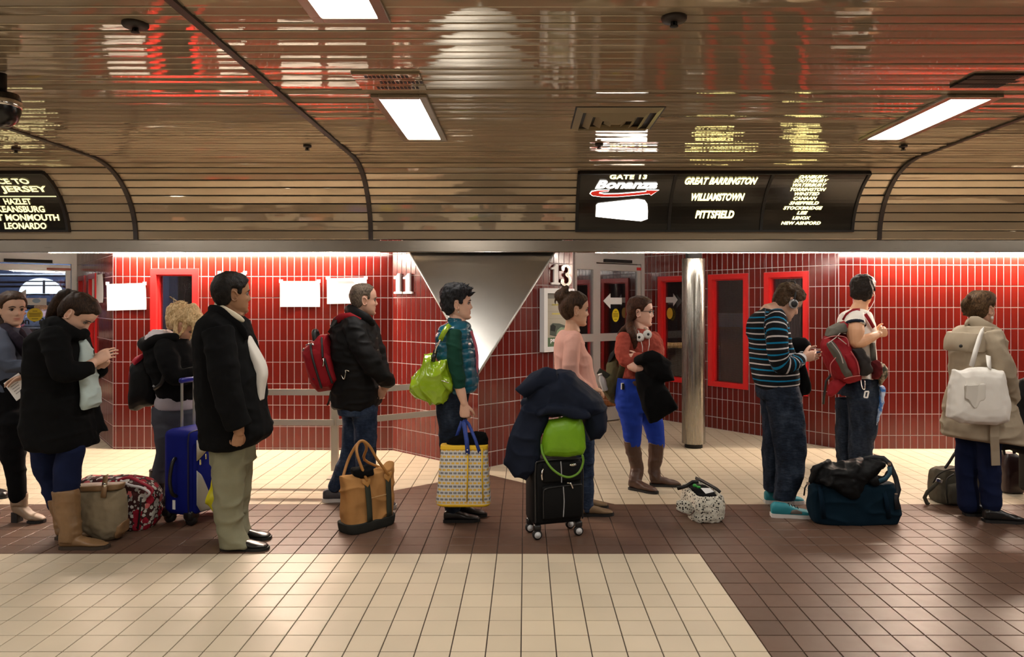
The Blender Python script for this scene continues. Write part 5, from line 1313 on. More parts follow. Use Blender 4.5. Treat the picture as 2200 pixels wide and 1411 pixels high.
# 4 -- man in black coat and khaki trousers
Y = 4.64; T = H4
P = Person(500, Y, 'person in a black wool coat and khaki trousers, hand hanging, back to us', (0.27, 0.135, 0.070), 'skin_khaki')
nk = w(T, 420, 560, Y+0.02)
P.head(*T(432, 330), 1.13, 40, 0, 0, neck=nk, nr=0.060, brow=(0.008, 0.006, 0.005))
P.core(nk, w(C2, 510, 780, Y), [w(C2, 520, 1270, Y-0.09), w(C2, 560, 1220, Y+0.09)])
S = Shape(); hair_cap(S, P.Mh, MALE, 0.013, back=0.004, seed=3); P.wear('hair', hair_mat('hair_black', (0.004, 0.004, 0.004), (0.020, 0.015, 0.012)), S, 0.005, 1, ((0.003, 50, 2),))
S = Shape(); T = C2
S.rows(T, Y, [(222, 425, 500, 0.085), (245, 400, 540, 0.14), (285, 376, 575, 0.21), (340, 366, 590, 0.245), (420, 363, 612, 0.25), (500, 363, 632, 0.25), (580, 366, 645, 0.25), (680, 376, 658, 0.25), (770, 384, 676, 0.25), (800, 386, 672, 0.25), (832, 388, 640, 0.24), (850, 395, 600, 0.22)])
limb(S, T, Y, [(450, 320, -0.23, 0.095), (462, 440, -0.285, 0.092), (480, 560, -0.30, 0.088), (510, 680, -0.295, 0.080), (540, 765, -0.28, 0.072)], cap=False)
P.wear('coat', blk_wool, S, 0.010, 3, ((0.006, (8, 8, 10), 3), creases(0.012, (6, 6, 8), 5), (0.004, (22, 22, 30), 5)))
S = Shape(); limb(S, T, Y, [(412, 240, 0.06, 0.03, 0.013), (415, 225, -0.05, 0.035, 0.015), (450, 235, -0.11, 0.038, 0.016), (505, 275, -0.13, 0.036, 0.015), (555, 320, -0.11, 0.030, 0.013), (572, 360, -0.09, 0.018, 0.008)]); P.wear('collar', blk_wool, S, 0.007, 2, ())
S = Shape(); S.rows(T, Y, [(212, 436, 470, 0.06), (232, 440, 515, 0.10), (262, 470, 552, 0.11), (285, 500, 566, 0.10), (340, 560, 590, 0.05), (380, 578, 610, 0.055), (430, 596, 640, 0.06), (480, 612, 664, 0.06), (525, 620, 672, 0.06), (575, 628, 662, 0.055), (640, 636, 652, 0.04)]); P.wear('shirt', cloth('white_cotton', (0.72, 0.68, 0.62), 0.06, 0.9), S, 0.007, 2, ((0.003, 12, 4),))
S = Shape(); S.tube([(w(H4, 235, 450, Y+0.02), 0.016, 0.010), (w(H4, 330, 500, Y-0.095), 0.017, 0.010), (w(H4, 430, 560, Y-0.128), 0.018, 0.010), (w(H4, 510, 612, Y-0.128), 0.018, 0.010), (w(H4, 552, 648, Y-0.11), 0.014, 0.009)], n=10); P.wear('shirt_collar', cloth('cream_collar_cotton', (0.74, 0.66, 0.50), 0.05, 0.9), S, 0.005, 1, ())
khaki = cloth('khaki_twill', (0.225, 0.215, 0.140), 0.2, 0.9, 500, 0.35)
S = Shape(); S.rows(T, Y, [(800, 412, 605, 0.19), (860, 418, 604, 0.185), (920, 425, 604, 0.17)])
S.rows(T, Y-0.09, [(880, 428, 560, 0.10), (980, 430, 560, 0.10), (1080, 428, 560, 0.095), (1160, 437, 556, 0.09), (1230, 452, 558, 0.085), (1285, 462, 580, 0.085), (1312, 462, 598, 0.085)])
S.rows(T, Y+0.09, [(880, 500, 606, 0.10), (1000, 500, 598, 0.095), (1080, 500, 588, 0.09), (1160, 500, 572, 0.085), (1220, 505, 580, 0.08), (1255, 505, 590, 0.08)])
P.wear('trousers', khaki, S, 0.009, 2, ((0.006, (6, 6, 9), 21), creases(0.016, (5, 5, 12), 22), (0.003, (14, 14, 30), 22)))
shoe(P, leather_black, W(*T(468, 1330), 4.55), 0, 0.285, Hh=0.085, name='dress_shoe'); shoe(P, leather_black, W(*T(505, 1280), 4.74), 4, 0.255, Hh=0.085, name='dress_shoe')
S = Shape(); limb(S, T, Y, [(535, 740, -0.285, 0.036), (542, 785, -0.28, 0.032)]); hand(S, w(T, 543, 782, Y-0.28), (-0.15, -0.05, -1), (-0.75, 0.75, 0), (0.6, 0.5, 0.2), 0.9, 0.85, 1.12); P.flesh(S, 0.0035, 1)
P.done()

# 5 -- balding man in black jacket
Y = 5.55; T = H5
P = Person(770, Y, 'balding person in a black quilted jacket and blue jeans, hands clasped in front', (0.56, 0.32, 0.23), 'skin_balding')
nk = w(T, 610, 400, Y)
P.head(*T(668, 252), 1.05, 28, 1, 0, neck=nk, nr=0.060, brow=(0.12, 0.08, 0.05))
P.core(nk, w(T, 620, 1340, Y), [(w(C3, 325, 860, Y+0.09), w(C3, 262, 1035, Y+0.11)), (w(C3, 395, 850, Y-0.07), w(C3, 400, 1010, Y-0.05))])
BALD = [(-0.11, -0.062), (-0.05, -0.070), (-0.028, -0.045), (-0.022, 0.028), (0.004, 0.026), (0.010, -0.010), (0.022, 0.0), (0.030, 0.050), (0.045, 0.066), (0.06, 0.082), (0.1, 0.09)]
S = Shape(); hair_cap(S, P.Mh, BALD, 0.006, seed=6); P.wear('hair', hair_mat('hair_greying', (0.035, 0.026, 0.020), (0.20, 0.15, 0.11)), S, 0.005, 1, ((0.002, 60, 2),))
jk = cloth('black_waxed_cotton', (0.008, 0.0075, 0.008), 0.5, 0.62, 300, 0.3)
S = Shape(); S.rows(T, Y, [(395, 470, 690, 0.10), (440, 380, 740, 0.17), (520, 350, 775, 0.21), (640, 345, 795, 0.225), (780, 355, 815, 0.225), (900, 360, 830, 0.22), (1050, 360, 832, 0.215), (1200, 350, 835, 0.215), (1300, 350, 838, 0.21), (1345, 390, 800, 0.19)])
limb(S, T, Y, [(560, 520, -0.20, 0.085), (640, 720, -0.26, 0.082), (740, 900, -0.27, 0.078), (850, 1010, -0.23, 0.068), (915, 1085, -0.15, 0.056)])
limb(S, T, Y, [(720, 540, 0.18, 0.08), (800, 800, 0.22, 0.075), (840, 960, 0.2, 0.068), (880, 1080, 0.05, 0.056)])
P.wear('jacket', jk, S, 0.0095, 2, ((0.005, (9, 9, 15), 3), creases(0.013, (8, 8, 20), 7), (0.004, (16, 16, 40), 7)))
S = Shape(); limb(S, T, Y, [(500, 380, 0.08, 0.032, 0.019), (520, 350, -0.03, 0.04, 0.024), (590, 390, -0.10, 0.042, 0.025), (690, 440, -0.12, 0.038, 0.023), (745, 500, -0.07, 0.032, 0.019), (750, 490, 0.05, 0.03, 0.018)]); P.wear('collar', jk, S, 0.007, 2, ())
mb = MB()
for k in range(5): mb.lathe([(0.008, 0), (0.008, 0.004)], w(T, 800+k*9, 640+k*120, Y-0.19+0.02*k), (0.3, -1, 0), 10)
o_ = mb.build('button', M['chrome'], P.root); o_['kind'] = 'stuff'
S = Shape(); S.rows(C3, Y, [(640, 265, 448, 0.19), (700, 280, 446, 0.18)])
limb(S, C3, Y, [(390, 680, -0.08, 0.10), (395, 800, -0.07, 0.085), (395, 900, -0.06, 0.08), (400, 1010, -0.05, 0.075)]); limb(S, C3, Y, [(340, 680, 0.08, 0.105), (345, 800, 0.08, 0.088), (320, 900, 0.09, 0.078), (290, 980, 0.10, 0.068), (262, 1030, 0.11, 0.062)])
P.wear('jeans', denim, S, wr=LEGWR)
snk = plain('white_trainer', (0.55, 0.52, 0.50), 0.5, var=0.2); shoe(P, plain('grey_trainer', (0.06, 0.055, 0.065), 0.6, var=0.5, vscale=30), floorpt(C3, 205, 1105), 6, 0.29, 'sneaker', snk, 0.10, lace=snk, name='trainer'); shoe(P, plain('grey_trainer', (0.06, 0.055, 0.065), 0.6, var=0.5, vscale=30), W(*C3(360, 1080), 5.48), 0, 0.29, 'sneaker', snk, 0.10, name='trainer')
S = Shape(); limb(S, T, Y, [(905, 1090, -0.14, 0.036), (885, 1130, -0.10, 0.033)]); hand(S, w(T, 880, 1135, Y-0.09), (-0.55, 0.35, -0.8), (0.3, 1, 0), (0.2, -0.2, 1), 0.98, 0.5); limb(S, T, Y, [(880, 1090, 0.03, 0.034), (865, 1130, 0.0, 0.032)]); hand(S, w(T, 862, 1130, Y+0.02), (-0.3, -0.5, -0.8), (0.3, -1, 0), (0.2, 0, 1), 0.95, 0.5); P.flesh(S, 0.0038, 1)
P.done()
# 6 -- woman in teal puffer vest
Y = 5.2; T = H6
P = Person(975, Y, 'person with short black hair in a teal quilted vest over a green top', (0.60, 0.36, 0.26), 'skin_vest')
nk = w(T, 510, 460, Y)
P.head(*T(518, 283), 1.03, 10, -2, 0, neck=nk, nr=0.048, fem=1, brow=(0.01, 0.008, 0.008))
P.core(nk, w(C3, 795, 650, Y), [(w(C3, 790, 850, Y-0.05), w(C3, 790, 1120, Y-0.05)), (w(C3, 800, 850, Y+0.07), w(C3, 820, 1090, Y+0.07))])
S = Shape(); hair_cap(S, P.Mh, MALE, 0.022, top=0.012, crown=0.006, seed=11, rough=0.012)
for k in range(26):
    a = random.uniform(-1.2, 1.2); b = random.uniform(0.2, 2.6); d = Vector((math.cos(b)*math.cos(a*0.7), math.sin(a)*0.8, math.sin(b)*0.9+0.2)).normalized()
    c = head_point(0.02+0.085*d.z, math.atan2(d.y, d.x)); S.tube([(P.Mh @ (c*0.98), 0.011), (P.Mh @ (c+d*0.022+Vector((0.006, 0, 0.008))), 0.008), (P.Mh @ (c+d*0.034+Vector((0.018, 0, 0.008))), 0.003)], n=6, sub=1)
P.wear('hair', hair_mat('hair_jet', (0.004, 0.004, 0.005), (0.030, 0.030, 0.034)), S, 0.0045, 1, ((0.004, 60, 2),))
teal = NT('teal_nylon'); co = teal.coord(); teal.base(teal.mix(teal.noise(co, 10, 3), (0.004, 0.062, 0.105), (0.006, 0.105, 0.165)), 0.26, 0, 0.45); teal.bump(teal.noise(co, 45, 3), 0.35, 0.006); teal = teal.m
def quilt(V, N):
    ph = (V[:, 2]-0.12*(V[:, 0]-w(T, 520, 700, 5.2).x)+0.004*vnoise(V*14, 3))*2*PI/0.068
    return 0.011*np.abs(np.sin(ph/2))**0.6-0.007
S = Shape(); S.rows(T, Y, [(425, 420, 560, 0.075), (470, 405, 615, 0.095), (500, 360, 640, 0.13), (540, 325, 655, 0.16), (620, 305, 665, 0.175), (720, 303, 690, 0.185), (820, 312, 704, 0.185), (920, 325, 714, 0.18), (1020, 330, 720, 0.175), (1090, 335, 712, 0.17), (1140, 345, 680, 0.16)])
P.wear('quilted_vest', teal, S, 0.007, 2, (quilt, (0.004, (26, 26, 18), 5)))
grn = cloth('bottle_green_jersey', (0.010, 0.052, 0.034), 0.25, 0.85, 300, 0.3)
for arm_ in ([(478, 570, -0.16, 0.058), (482, 680, -0.20, 0.056), (495, 860, -0.215, 0.052), (518, 980, -0.215, 0.049), (536, 1105, -0.205, 0.043)], [(500, 570, 0.16, 0.056), (505, 860, 0.2, 0.05), (500, 1080, 0.2, 0.043)]):
    S = Shape(); limb(S, T, Y, arm_, cap=False); P.wear('sleeve', grn, S, 0.006, 2, ((0.003, (20, 20, 40), 3), creases(0.009, (7, 7, 20), 4)))
S = Shape(); limb(S, T, Y, [(530, 1080, -0.205, 0.036), (552, 1160, -0.20, 0.034), (572, 1230, -0.195, 0.026), (580, 1262, -0.192, 0.024)]); hand(S, w(T, 580, 1262, Y-0.192), (0.05, 0.05, -1), (0.2, 1, 0), (1, 0, 0.1), 0.95, 0.75, 0.95)
limb(S, T, Y, [(500, 1060, 0.2, 0.035), (495, 1180, 0.2, 0.026)]); hand(S, w(T, 495, 1190, Y+0.2), (0.1, 0, -1), (0.2, -1, 0), (1, 0, 0), 0.92, 0.5); P.flesh(S, 0.0035, 1)
S = Shape(); S.tube([(w(T, 650, 560, Y-0.09), 0.010), (w(T, 690, 690, Y-0.08), 0.011), (w(T, 706, 800, Y-0.07), 0.011), (w(T, 706, 900, Y-0.07), 0.010), (w(T, 705, 960, Y-0.07), 0.005)], n=8); P.wear('pink_scarf', cloth('pink_scarf', (0.50, 0.12, 0.16), 0.4), S, 0.004, 1, ())
S = Shape(); S.rows(C3, Y, [(560, 715, 880, 0.165), (610, 720, 872, 0.165), (670, 724, 862, 0.16)]); limb(S, C3, Y, [(790, 680, -0.07, 0.105, 0.09), (788, 800, -0.06, 0.085), (790, 960, -0.05, 0.07), (795, 1130, -0.05, 0.062)]); limb(S, C3, Y, [(800, 680, 0.08, 0.105, 0.09), (805, 800, 0.08, 0.085), (815, 960, 0.07, 0.07), (825, 1110, 0.07, 0.062)]); P.wear('jeans', denim_dark, S, wr=LEGWR)
shoe(P, leather_black, W(*C3(758, 1180), 5.13), 4, 0.25, Hh=0.085, w_=0.044); shoe(P, leather_black, W(*C3(795, 1150), 5.28), -4, 0.25, Hh=0.085, w_=0.044)
S = Shape(); S.ell(P.hp(-0.004, -0.080, -0.058), 0.006, n=8, m=6); mesh_obj('earring', S.v, S.f, M['chrome'], P.root)
P.done()

# 7 -- woman in pink top, hair in a bun
Y = 5.35; T = H7
P = Person(1250, Y, 'person in a pale pink top with a high hair bun', (0.50, 0.29, 0.19), 'skin_pink')
nk = w(T, 375, 600, Y)
P.head(*T(412, 350), 1.06, 14, 4, 0, neck=nk, nr=0.046, fem=1, brow=(0.03, 0.02, 0.012))
P.core(nk, w(T, 440, 1420, Y), [(w(C4, 470, 880, Y-0.05), w(C4, 470, 1110, Y-0.06)), (w(C4, 450, 860, Y+0.08), w(C4, 450, 1080, Y+0.1))])
hm = hair_mat('hair_chestnut', (0.008, 0.0045, 0.0025), (0.075, 0.036, 0.016))
S = Shape(); hair_cap(S, P.Mh, FEM, 0.012, back=0.006, seed=5)
c = w(T, 262, 190, Y+0.0)
for a in range(7):
    b = a*2*PI/7; S.tube([(c+Vector((0.012*math.cos(b), 0.045*math.sin(b), 0.045*math.cos(b))), 0.026), (c+Vector((0.03+0.02*math.sin(b), 0.055*math.sin(b+0.9), 0.050*math.cos(b+0.9))), 0.022)], n=8)
S.ell(c, (0.062, 0.060, 0.056)); S.tube([(w(T, 300, 130, Y-0.03), 0.018), (w(T, 320, 95, Y-0.02), 0.014), (w(T, 290, 95, Y+0.02), 0.014), (w(T, 260, 130, Y-0.02), 0.016)], n=8)
S.tube([(w(T, 195, 200, Y-0.02), 0.010), (w(T, 178, 250, Y-0.02), 0.006), (w(T, 180, 300, Y-0.02), 0.002)], n=6)
P.wear('hair', hm, S, 0.0045, 1, ((0.004, (44, 44, 16), 2),))
mb = MB(); mb.lathe([(0.026, -0.006), (0.030, 0.0), (0.026, 0.006)], w(T, 312, 185, Y-0.02), (0.8, 0, 0.5), 16); mb.build('hair_tie', plain('hair_tie', (0.12, 0.22, 0.06), 0.7), P.root, True)
pink = cloth('pale_pink_knit', (0.66, 0.36, 0.295), 0.12, 0.9, 420, 0.4)
S = Shape(); S.rows(T, Y, [(585, 255, 430, 0.075), (625, 215, 460, 0.12), (690, 185, 490, 0.155), (780, 170, 530, 0.165), (880, 168, 580, 0.17), (980, 172, 612, 0.165), (1090, 178, 632, 0.16), (1200, 190, 660, 0.17), (1290, 200, 690, 0.18), (1420, 205, 660, 0.18)])
limb(S, T, Y, [(380, 720, -0.15, 0.062), (375, 850, -0.19, 0.062), (360, 1010, -0.20, 0.060), (375, 1140, -0.20, 0.056), (470, 1230, -0.18, 0.048), (540, 1260, -0.15, 0.042)])
limb(S, T, Y, [(420, 720, 0.15, 0.06), (420, 1000, 0.19, 0.055), (520, 1230, 0.16, 0.045)])
P.wear('pink_top', pink, S, 0.008, 2, ((0.004, (12, 12, 14), 3), creases(0.010, (9, 9, 13), 4)))
S = Shape(); limb(S, T, Y, [(530, 1255, -0.15, 0.032), (580, 1270, -0.13, 0.028)]); hand(S, w(T, 580, 1270, Y-0.13), (1, 0.3, -0.2), (0, 0.3, -1), (0.3, 1, 0), 0.9, 0.5); limb(S, T, Y, [(520, 1230, 0.16, 0.032), (590, 1270, 0.13, 0.028)]); hand(S, w(T, 590, 1270, Y+0.13), (1, -0.3, -0.2), (0, -0.3, -1), (0.3, -1, 0), 0.9, 0.5); P.flesh(S, 0.0038, 1)
S = Shape(); S.rows(T, Y, [(1380, 210, 640, 0.17), (1460, 220, 640, 0.17)]); limb(S, C4, Y, [(440, 720, -0.08, 0.10), (460, 860, -0.07, 0.075), (466, 1000, -0.06, 0.06), (470, 1130, -0.06, 0.055)]); limb(S, C4, Y, [(420, 720, 0.08, 0.10), (440, 860, 0.09, 0.075), (445, 1100, 0.1, 0.055)]); P.wear('jeans', denim, S, wr=LEGWR)
lb = plain('olive_brown_suede', (0.19, 0.12, 0.06), 0.7, var=0.25); shoe(P, lb, W(*C4(440, 1190), 5.28), 3, 0.245, Hh=0.085); shoe(P, lb, W(*C4(420, 1140), 5.47), 3, 0.245, Hh=0.085)
P.done()

# 8 -- woman in rust sweater with white headphones round her neck
Y = 6.1; T = H8
P = Person(1385, Y, 'person in a rust sweater and bright blue jeans with glasses, arms crossed', (0.62, 0.37, 0.28), 'skin_rust')
nk = w(T, 465, 420, Y)
P.head(*T(456, 232), 1.07, -12, 2, 0, neck=nk, nr=0.046, fem=1, brow=(0.06, 0.035, 0.02))
P.core(nk, w(T, 340, 1050, Y), [(w(C4, 680, 740, Y-0.07), w(C4, 700, 1000, Y-0.04)), (w(C4, 775, 740, Y+0.03), w(C4, 795, 1000, Y+0.06))])
hm = hair_mat('hair_auburn', (0.012, 0.005, 0.003), (0.080, 0.030, 0.015))
S = Shape(); hair_cap(S, P.Mh, FEM, 0.012, back=0.006, seed=9)
S.tube([(w(T, 355, 270, Y), 0.035), (w(T, 345, 330, Y-0.03), 0.034), (w(T, 360, 420, Y-0.10), 0.044), (w(T, 385, 500, Y-0.14), 0.040), (w(T, 395, 570, Y-0.15), 0.022), (w(T, 392, 620, Y-0.15), 0.008)]); S.tube([(w(T, 345, 360, Y-0.03), 0.03), (w(T, 280, 420, Y-0.05), 0.03), (w(T, 235, 460, Y-0.08), 0.012)])
P.wear('hair', hm, S, 0.005, 1, ((0.005, (34, 34, 16), 2),))
rust = cloth('rust_knit', (0.34, 0.066, 0.046), 0.3, 0.95, 150, 0.9)
S = Shape(); S.rows(T, Y, [(405, 400, 530, 0.07), (445, 265, 575, 0.13), (500, 225, 640, 0.16), (580, 215, 660, 0.17), (680, 220, 630, 0.165), (780, 230, 590, 0.155), (880, 236, 560, 0.15), (960, 228, 540, 0.155)])
limb(S, T, Y, [(280, 510, -0.14, 0.064), (265, 620, -0.20, 0.062), (300, 720, -0.23, 0.058), (370, 760, -0.25, 0.050)]); limb(S, T, Y, [(590, 490, 0.04, 0.052), (640, 620, -0.05, 0.048), (600, 700, -0.17, 0.046), (480, 710, -0.22, 0.046), (410, 690, -0.25, 0.042)])
P.wear('sweater', rust, S, 0.007, 2, ((0.004, 26, 3), (0.004, 60, 4)))
S = Shape(); limb(S, T, Y, [(355, 770, -0.26, 0.042), (420, 800, -0.29, 0.040), (500, 815, -0.29, 0.030)]); hand(S, w(T, 500, 815, Y-0.29), (1, 0.2, -0.1), (0, 0.2, -1), (0.2, 0, 1), 0.9, 0.4); limb(S, T, Y, [(430, 700, -0.25, 0.033), (425, 700, -0.26, 0.03)]); hand(S, w(T, 440, 690, Y-0.25), (-1, -0.1, -0.05), (0.1, 1, 0), (0, -0.1, 1), 0.85, 0.28); P.flesh(S, 0.0038, 1)
bj = cloth('cobalt_denim', (0.018, 0.050, 0.36), 0.22, 0.85, 450, 0.3)
S = Shape(); S.rows(C4, Y, [(535, 610, 730, 0.155), (585, 602, 745, 0.165), (640, 600, 755, 0.165), (690, 612, 765, 0.155)]); limb(S, C4, Y, [(668, 660, -0.07, 0.118, 0.10), (678, 745, -0.07, 0.09), (683, 840, -0.06, 0.066)]); limb(S, C4, Y, [(735, 660, 0.05, 0.11, 0.10), (775, 745, 0.05, 0.088), (795, 845, 0.06, 0.068)]); P.wear('jeans', bj, S, wr=((0.004, (8, 8, 20), 11), (0.003, (24, 24, 44), 12)))
S = Shape(); S.rows(T, Y, [(912, 228, 545, 0.162), (935, 226, 545, 0.165), (962, 226, 545, 0.163)]); P.wear('belt', plain('plaited_belt', (0.09, 0.035, 0.018), 0.6, bump=1.0, bscale=120, bdist=0.004), S, 0.006, 1, ())
shoe(P, leather_brown, W(*C4(672, 1050), 6.03), -38, 0.25, Hh=0.09, w_=0.043, name='tall_boot', shaft=[(w(C4, 703, 950, 6.05), 0.052), (w(C4, 685, 870, 6.04), 0.063), (w(C4, 678, 822, 6.03), 0.067)])
shoe(P, leather_brown, W(*C4(765, 1035), 6.14), -4, 0.25, Hh=0.09, w_=0.043, name='tall_boot', shaft=[(w(C4, 782, 950, 6.15), 0.052), (w(C4, 790, 880, 6.15), 0.063), (w(C4, 793, 836, 6.15), 0.067)])
S = Shape(); S.tube([(w(T, 415, 420, Y-0.06), 0.014), (w(T, 440, 480, Y-0.10), 0.013), (w(T, 500, 545, Y-0.13), 0.012)], n=8); S.tube([(w(T, 500, 400, Y-0.06), 0.014), (w(T, 540, 440, Y-0.08), 0.012)], n=8); P.wear('collar', cloth('cream_collar', (0.50, 0.36, 0.28), 0.15), S, 0.005, 1, ())
mb = MB(); mb.box(w(T, 268, 985, Y-0.15), (0.025, 0.01, 0.055), Rz(0.4), 0.004); o = mb.build('pocket_player', M['white_plastic'], P.root); mb = MB(); mb.box(w(T, 277, 990, Y-0.155), (0.02, 0.008, 0.05), Rz(0.4), 0.003); mb.build('screen', M['black'], o)
P.done()
t = empty('eyeglasses', P.hp(0.09, 0, 0), 'dark framed eyeglasses on the person in rust sweater', 'glasses')
for sy in (1, -1):
    mb = MB(); mb.tube([P.hp(0.100-abs(0.004*math.cos(a)), sy*0.032+0.022*math.cos(a), 0.000+0.015*math.sin(a)) for a in [2*PI*k/16 for k in range(17)]], 0.0022, 6); mb.build('rim', M['black'], t, True)
    mb = MB(); mb.tube([P.hp(0.097, sy*0.055, 0.006), P.hp(0.05, sy*0.074, 0.006), P.hp(-0.01, sy*0.079, 0.004), P.hp(-0.025, sy*0.078, -0.01)], 0.002, 6); mb.build('temple', M['black'], t, True)
mb = MB(); mb.tube([P.hp(0.100, 0.010, 0.003), P.hp(0.103, 0, 0.006), P.hp(0.100, -0.010, 0.003)], 0.002, 6); mb.build('bridge', M['black'], t, True)
t = empty('headphones', w(T, 485, 470, Y), 'white headphones hanging round the neck of the rust sweater', 'headphones')
hw = plain('pearl_white', (0.62, 0.60, 0.57), 0.35)
for cx, cy, dy, ax in ((445, 492, -0.165, (-0.45, -0.9, 0.15)), (523, 462, -0.165, (0.25, -1, 0.1))):
    c = w(T, cx, cy, Y+dy); mb = MB(); mb.lathe([(0.022, -0.018), (0.036, -0.014), (0.037, 0.004), (0.030, 0.014), (0.018, 0.015)], c, ax, 24); cup = mb.build('ear_cup', hw, t, True)
    mb = MB(); mb.lathe([(0.011, 0.014), (0.011, 0.0165)], c, ax, 18); mb.build('cushion_centre', M['black'], cup, True)
mb = MB(); mb.tube([w(T, 440, 470, Y-0.15), w(T, 425, 420, Y-0.06), w(T, 440, 385, Y+0.05), w(T, 500, 390, Y+0.06), w(T, 525, 430, Y-0.10)], 0.010, 8); mb.build('headband', hw, t, True)
for a, b in (((460, 535), (472, 640)), ((540, 505), (528, 630))):
    mb = MB(); mb.tube([w(T, *a, Y-0.18), w(T, (a[0]+b[0])/2+6, (a[1]+b[1])/2, Y-0.20), w(T, *b, Y-0.22)], 0.0026, 6); mb.build('cable', hw, t, True)

# 9 -- man in striped sweater
Y = 5.45; T = H9
P = Person(1670, Y, 'person in a black, white and blue striped sweater looking down at a phone', (0.60, 0.35, 0.25), 'skin_striped')
nk = w(T, 330, 440, Y)
P.head(*T(535, 310), 1.08, 8, 33, 0, neck=w(T, 335, 430, Y), nr=0.058, brow=(0.06, 0.035, 0.02))
P.core(nk, w(T, 400, 1300, Y), [(w(C5, 640, 880, Y-0.09), w(C5, 640, 1130, Y-0.1)), (w(C5, 590, 880, Y+0.1), w(C5, 590, 1100, Y+0.12))])
S = Shape(); hair_cap(S, P.Mh, MALE, 0.012, top=0.010, seed=13, rough=0.006); P.wear('hair', hair_mat('hair_brown', (0.016, 0.009, 0.005), (0.105, 0.058, 0.028), (40, 40, 60)), S, 0.0045, 1, ((0.005, 55, 2),))
st = NT('striped_knit'); a = st.n('ShaderNodeAttribute'); a.attribute_name = 'pat'
fr = st.math('FRACT', st.math('MULTIPLY', a.outputs['Fac'], 1/0.0775))
wht = st.math('MULTIPLY', st.math('GREATER_THAN', fr, 0.03), st.math('LESS_THAN', fr, 0.155)); blu = st.math('MULTIPLY', st.math('GREATER_THAN', fr, 0.53), st.math('LESS_THAN', fr, 0.665))
g = st.noise(st.coord(), 380, 2)
c = st.mix(wht, (0.010, 0.011, 0.013), (0.62, 0.58, 0.58)); c = st.mix(blu, c, (0.010, 0.22, 0.42)); c = st.mix(st.math('MULTIPLY', g, 0.3), c, (0.01, 0.01, 0.012)); st.base(c, 0.95, 0, 0.1); st.bump(g, 0.4, 0.002)
ARM = [(415, 500, -0.17, 0.078), (410, 640, -0.225, 0.078), (420, 820, -0.24, 0.074), (455, 1000, -0.23, 0.066), (560, 1005, -0.21, 0.058), (675, 945, -0.14, 0.042)]
AP = [w(T, p[0], p[1], Y+p[2]) for p in ARM]; AR = [p[3] for p in ARM]
def stripes(o, V):
    P_, R_, L_ = [], [], []; acc = 0.0
    for i in range(len(AP)-1):
        p0, p1, p2, p3 = AP[max(i-1, 0)], AP[i], AP[i+1], AP[min(i+2, len(AP)-1)]
        for k in range(14):
            t = k/14; P_.append(np.array(0.5*((2*p1)+(-p0+p2)*t+(2*p0-5*p1+4*p2-p3)*t*t+(-p0+3*p1-3*p2+p3)*t**3))); R_.append(AR[i]+(AR[i+1]-AR[i])*t)
    P_ = np.array(P_); R_ = np.array(R_); L_ = np.concatenate([[0], np.cumsum(np.linalg.norm(np.diff(P_, axis=0), axis=1))])
    d0 = P_[0]-P_[3]; d0 /= np.linalg.norm(d0); e = np.arange(1, 9)[::-1]*0.012; P_ = np.concatenate([P_[0]+d0*e[:, None], P_]); R_ = np.concatenate([np.full(8, R_[0]), R_]); L_ = np.concatenate([-e, L_])
    D = np.linalg.norm(V[:, None, :]-P_[None], axis=2)
    K_ = np.exp(-((D-D.min(1, keepdims=True))/0.012)); co = (K_*L_).sum(1)/K_.sum(1); best = (D/R_).min(1)
    zt = V[:, 2]*-1.0+0.05*(V[:, 0]-AP[0].x)*0.5+0.006*vnoise(V*7, 5)
    fattr(o, 'pat', np.where(best < 1.12, co+0.013+0.0775, zt+40*0.0775+0.022))
S = Shape(); S.rows(T, Y, [(375, 250, 395, 0.08), (410, 185, 430, 0.13), (470, 130, 480, 0.18), (560, 100, 515, 0.20), (680, 100, 530, 0.20), (800, 132, 560, 0.20), (920, 142, 595, 0.20), (1040, 145, 622, 0.195), (1140, 158, 632, 0.19), (1220, 185, 628, 0.185), (1272, 215, 590, 0.17)])
S.tube([(AP[i], AR[i]) for i in range(len(AP))]); limb(S, T, Y, [(430, 520, 0.17, 0.075), (470, 780, 0.22, 0.07), (560, 960, 0.18, 0.058), (690, 930, 0.06, 0.042)])
P.wear('striped_sweater', st.m, S, 0.007, 2, ((0.006, (8, 8, 10), 3), creases(0.011, (7, 7, 11), 5)), stripes)
S = Shape(); limb(S, T, Y, [(665, 950, -0.14, 0.034), (695, 930, -0.12, 0.030)]); hand(S, w(T, 695, 930, Y-0.12), (1, 0.25, 0.12), (0, 1, 0.3), (0.1, 0.2, 1), 1.02, 0.35); limb(S, T, Y, [(690, 930, 0.06, 0.034), (710, 920, 0.04, 0.03)]); hand(S, w(T, 710, 915, Y+0.05), (1, -0.3, 0.12), (0, -1, 0.3), (0.1, -0.2, 1), 1.0, 0.5); P.flesh(S, 0.0035, 1)
S = Shape(); S.rows(T, Y, [(1230, 195, 618, 0.18), (1310, 195, 640, 0.185), (1380, 200, 660, 0.185)])
S.rows(C5, Y-0.09, [(660, 560, 722, 0.105), (740, 570, 738, 0.105), (820, 590, 745, 0.10), (900, 600, 752, 0.095), (990, 610, 748, 0.09), (1080, 606, 725, 0.09), (1130, 598, 705, 0.088), (1165, 598, 700, 0.088)])
S.rows(C5, Y+0.10, [(660, 530, 650, 0.10), (760, 545, 660, 0.10), (880, 545, 648, 0.095), (980, 543, 640, 0.09), (1060, 548, 640, 0.085), (1120, 550, 640, 0.085)])
P.wear('jeans', denim_dark, S, 0.0085, 2, ((0.007, (7, 7, 11), 11), creases(0.010, (10, 10, 13), 12, 2.0), (0.002, (18, 18, 30), 12)))
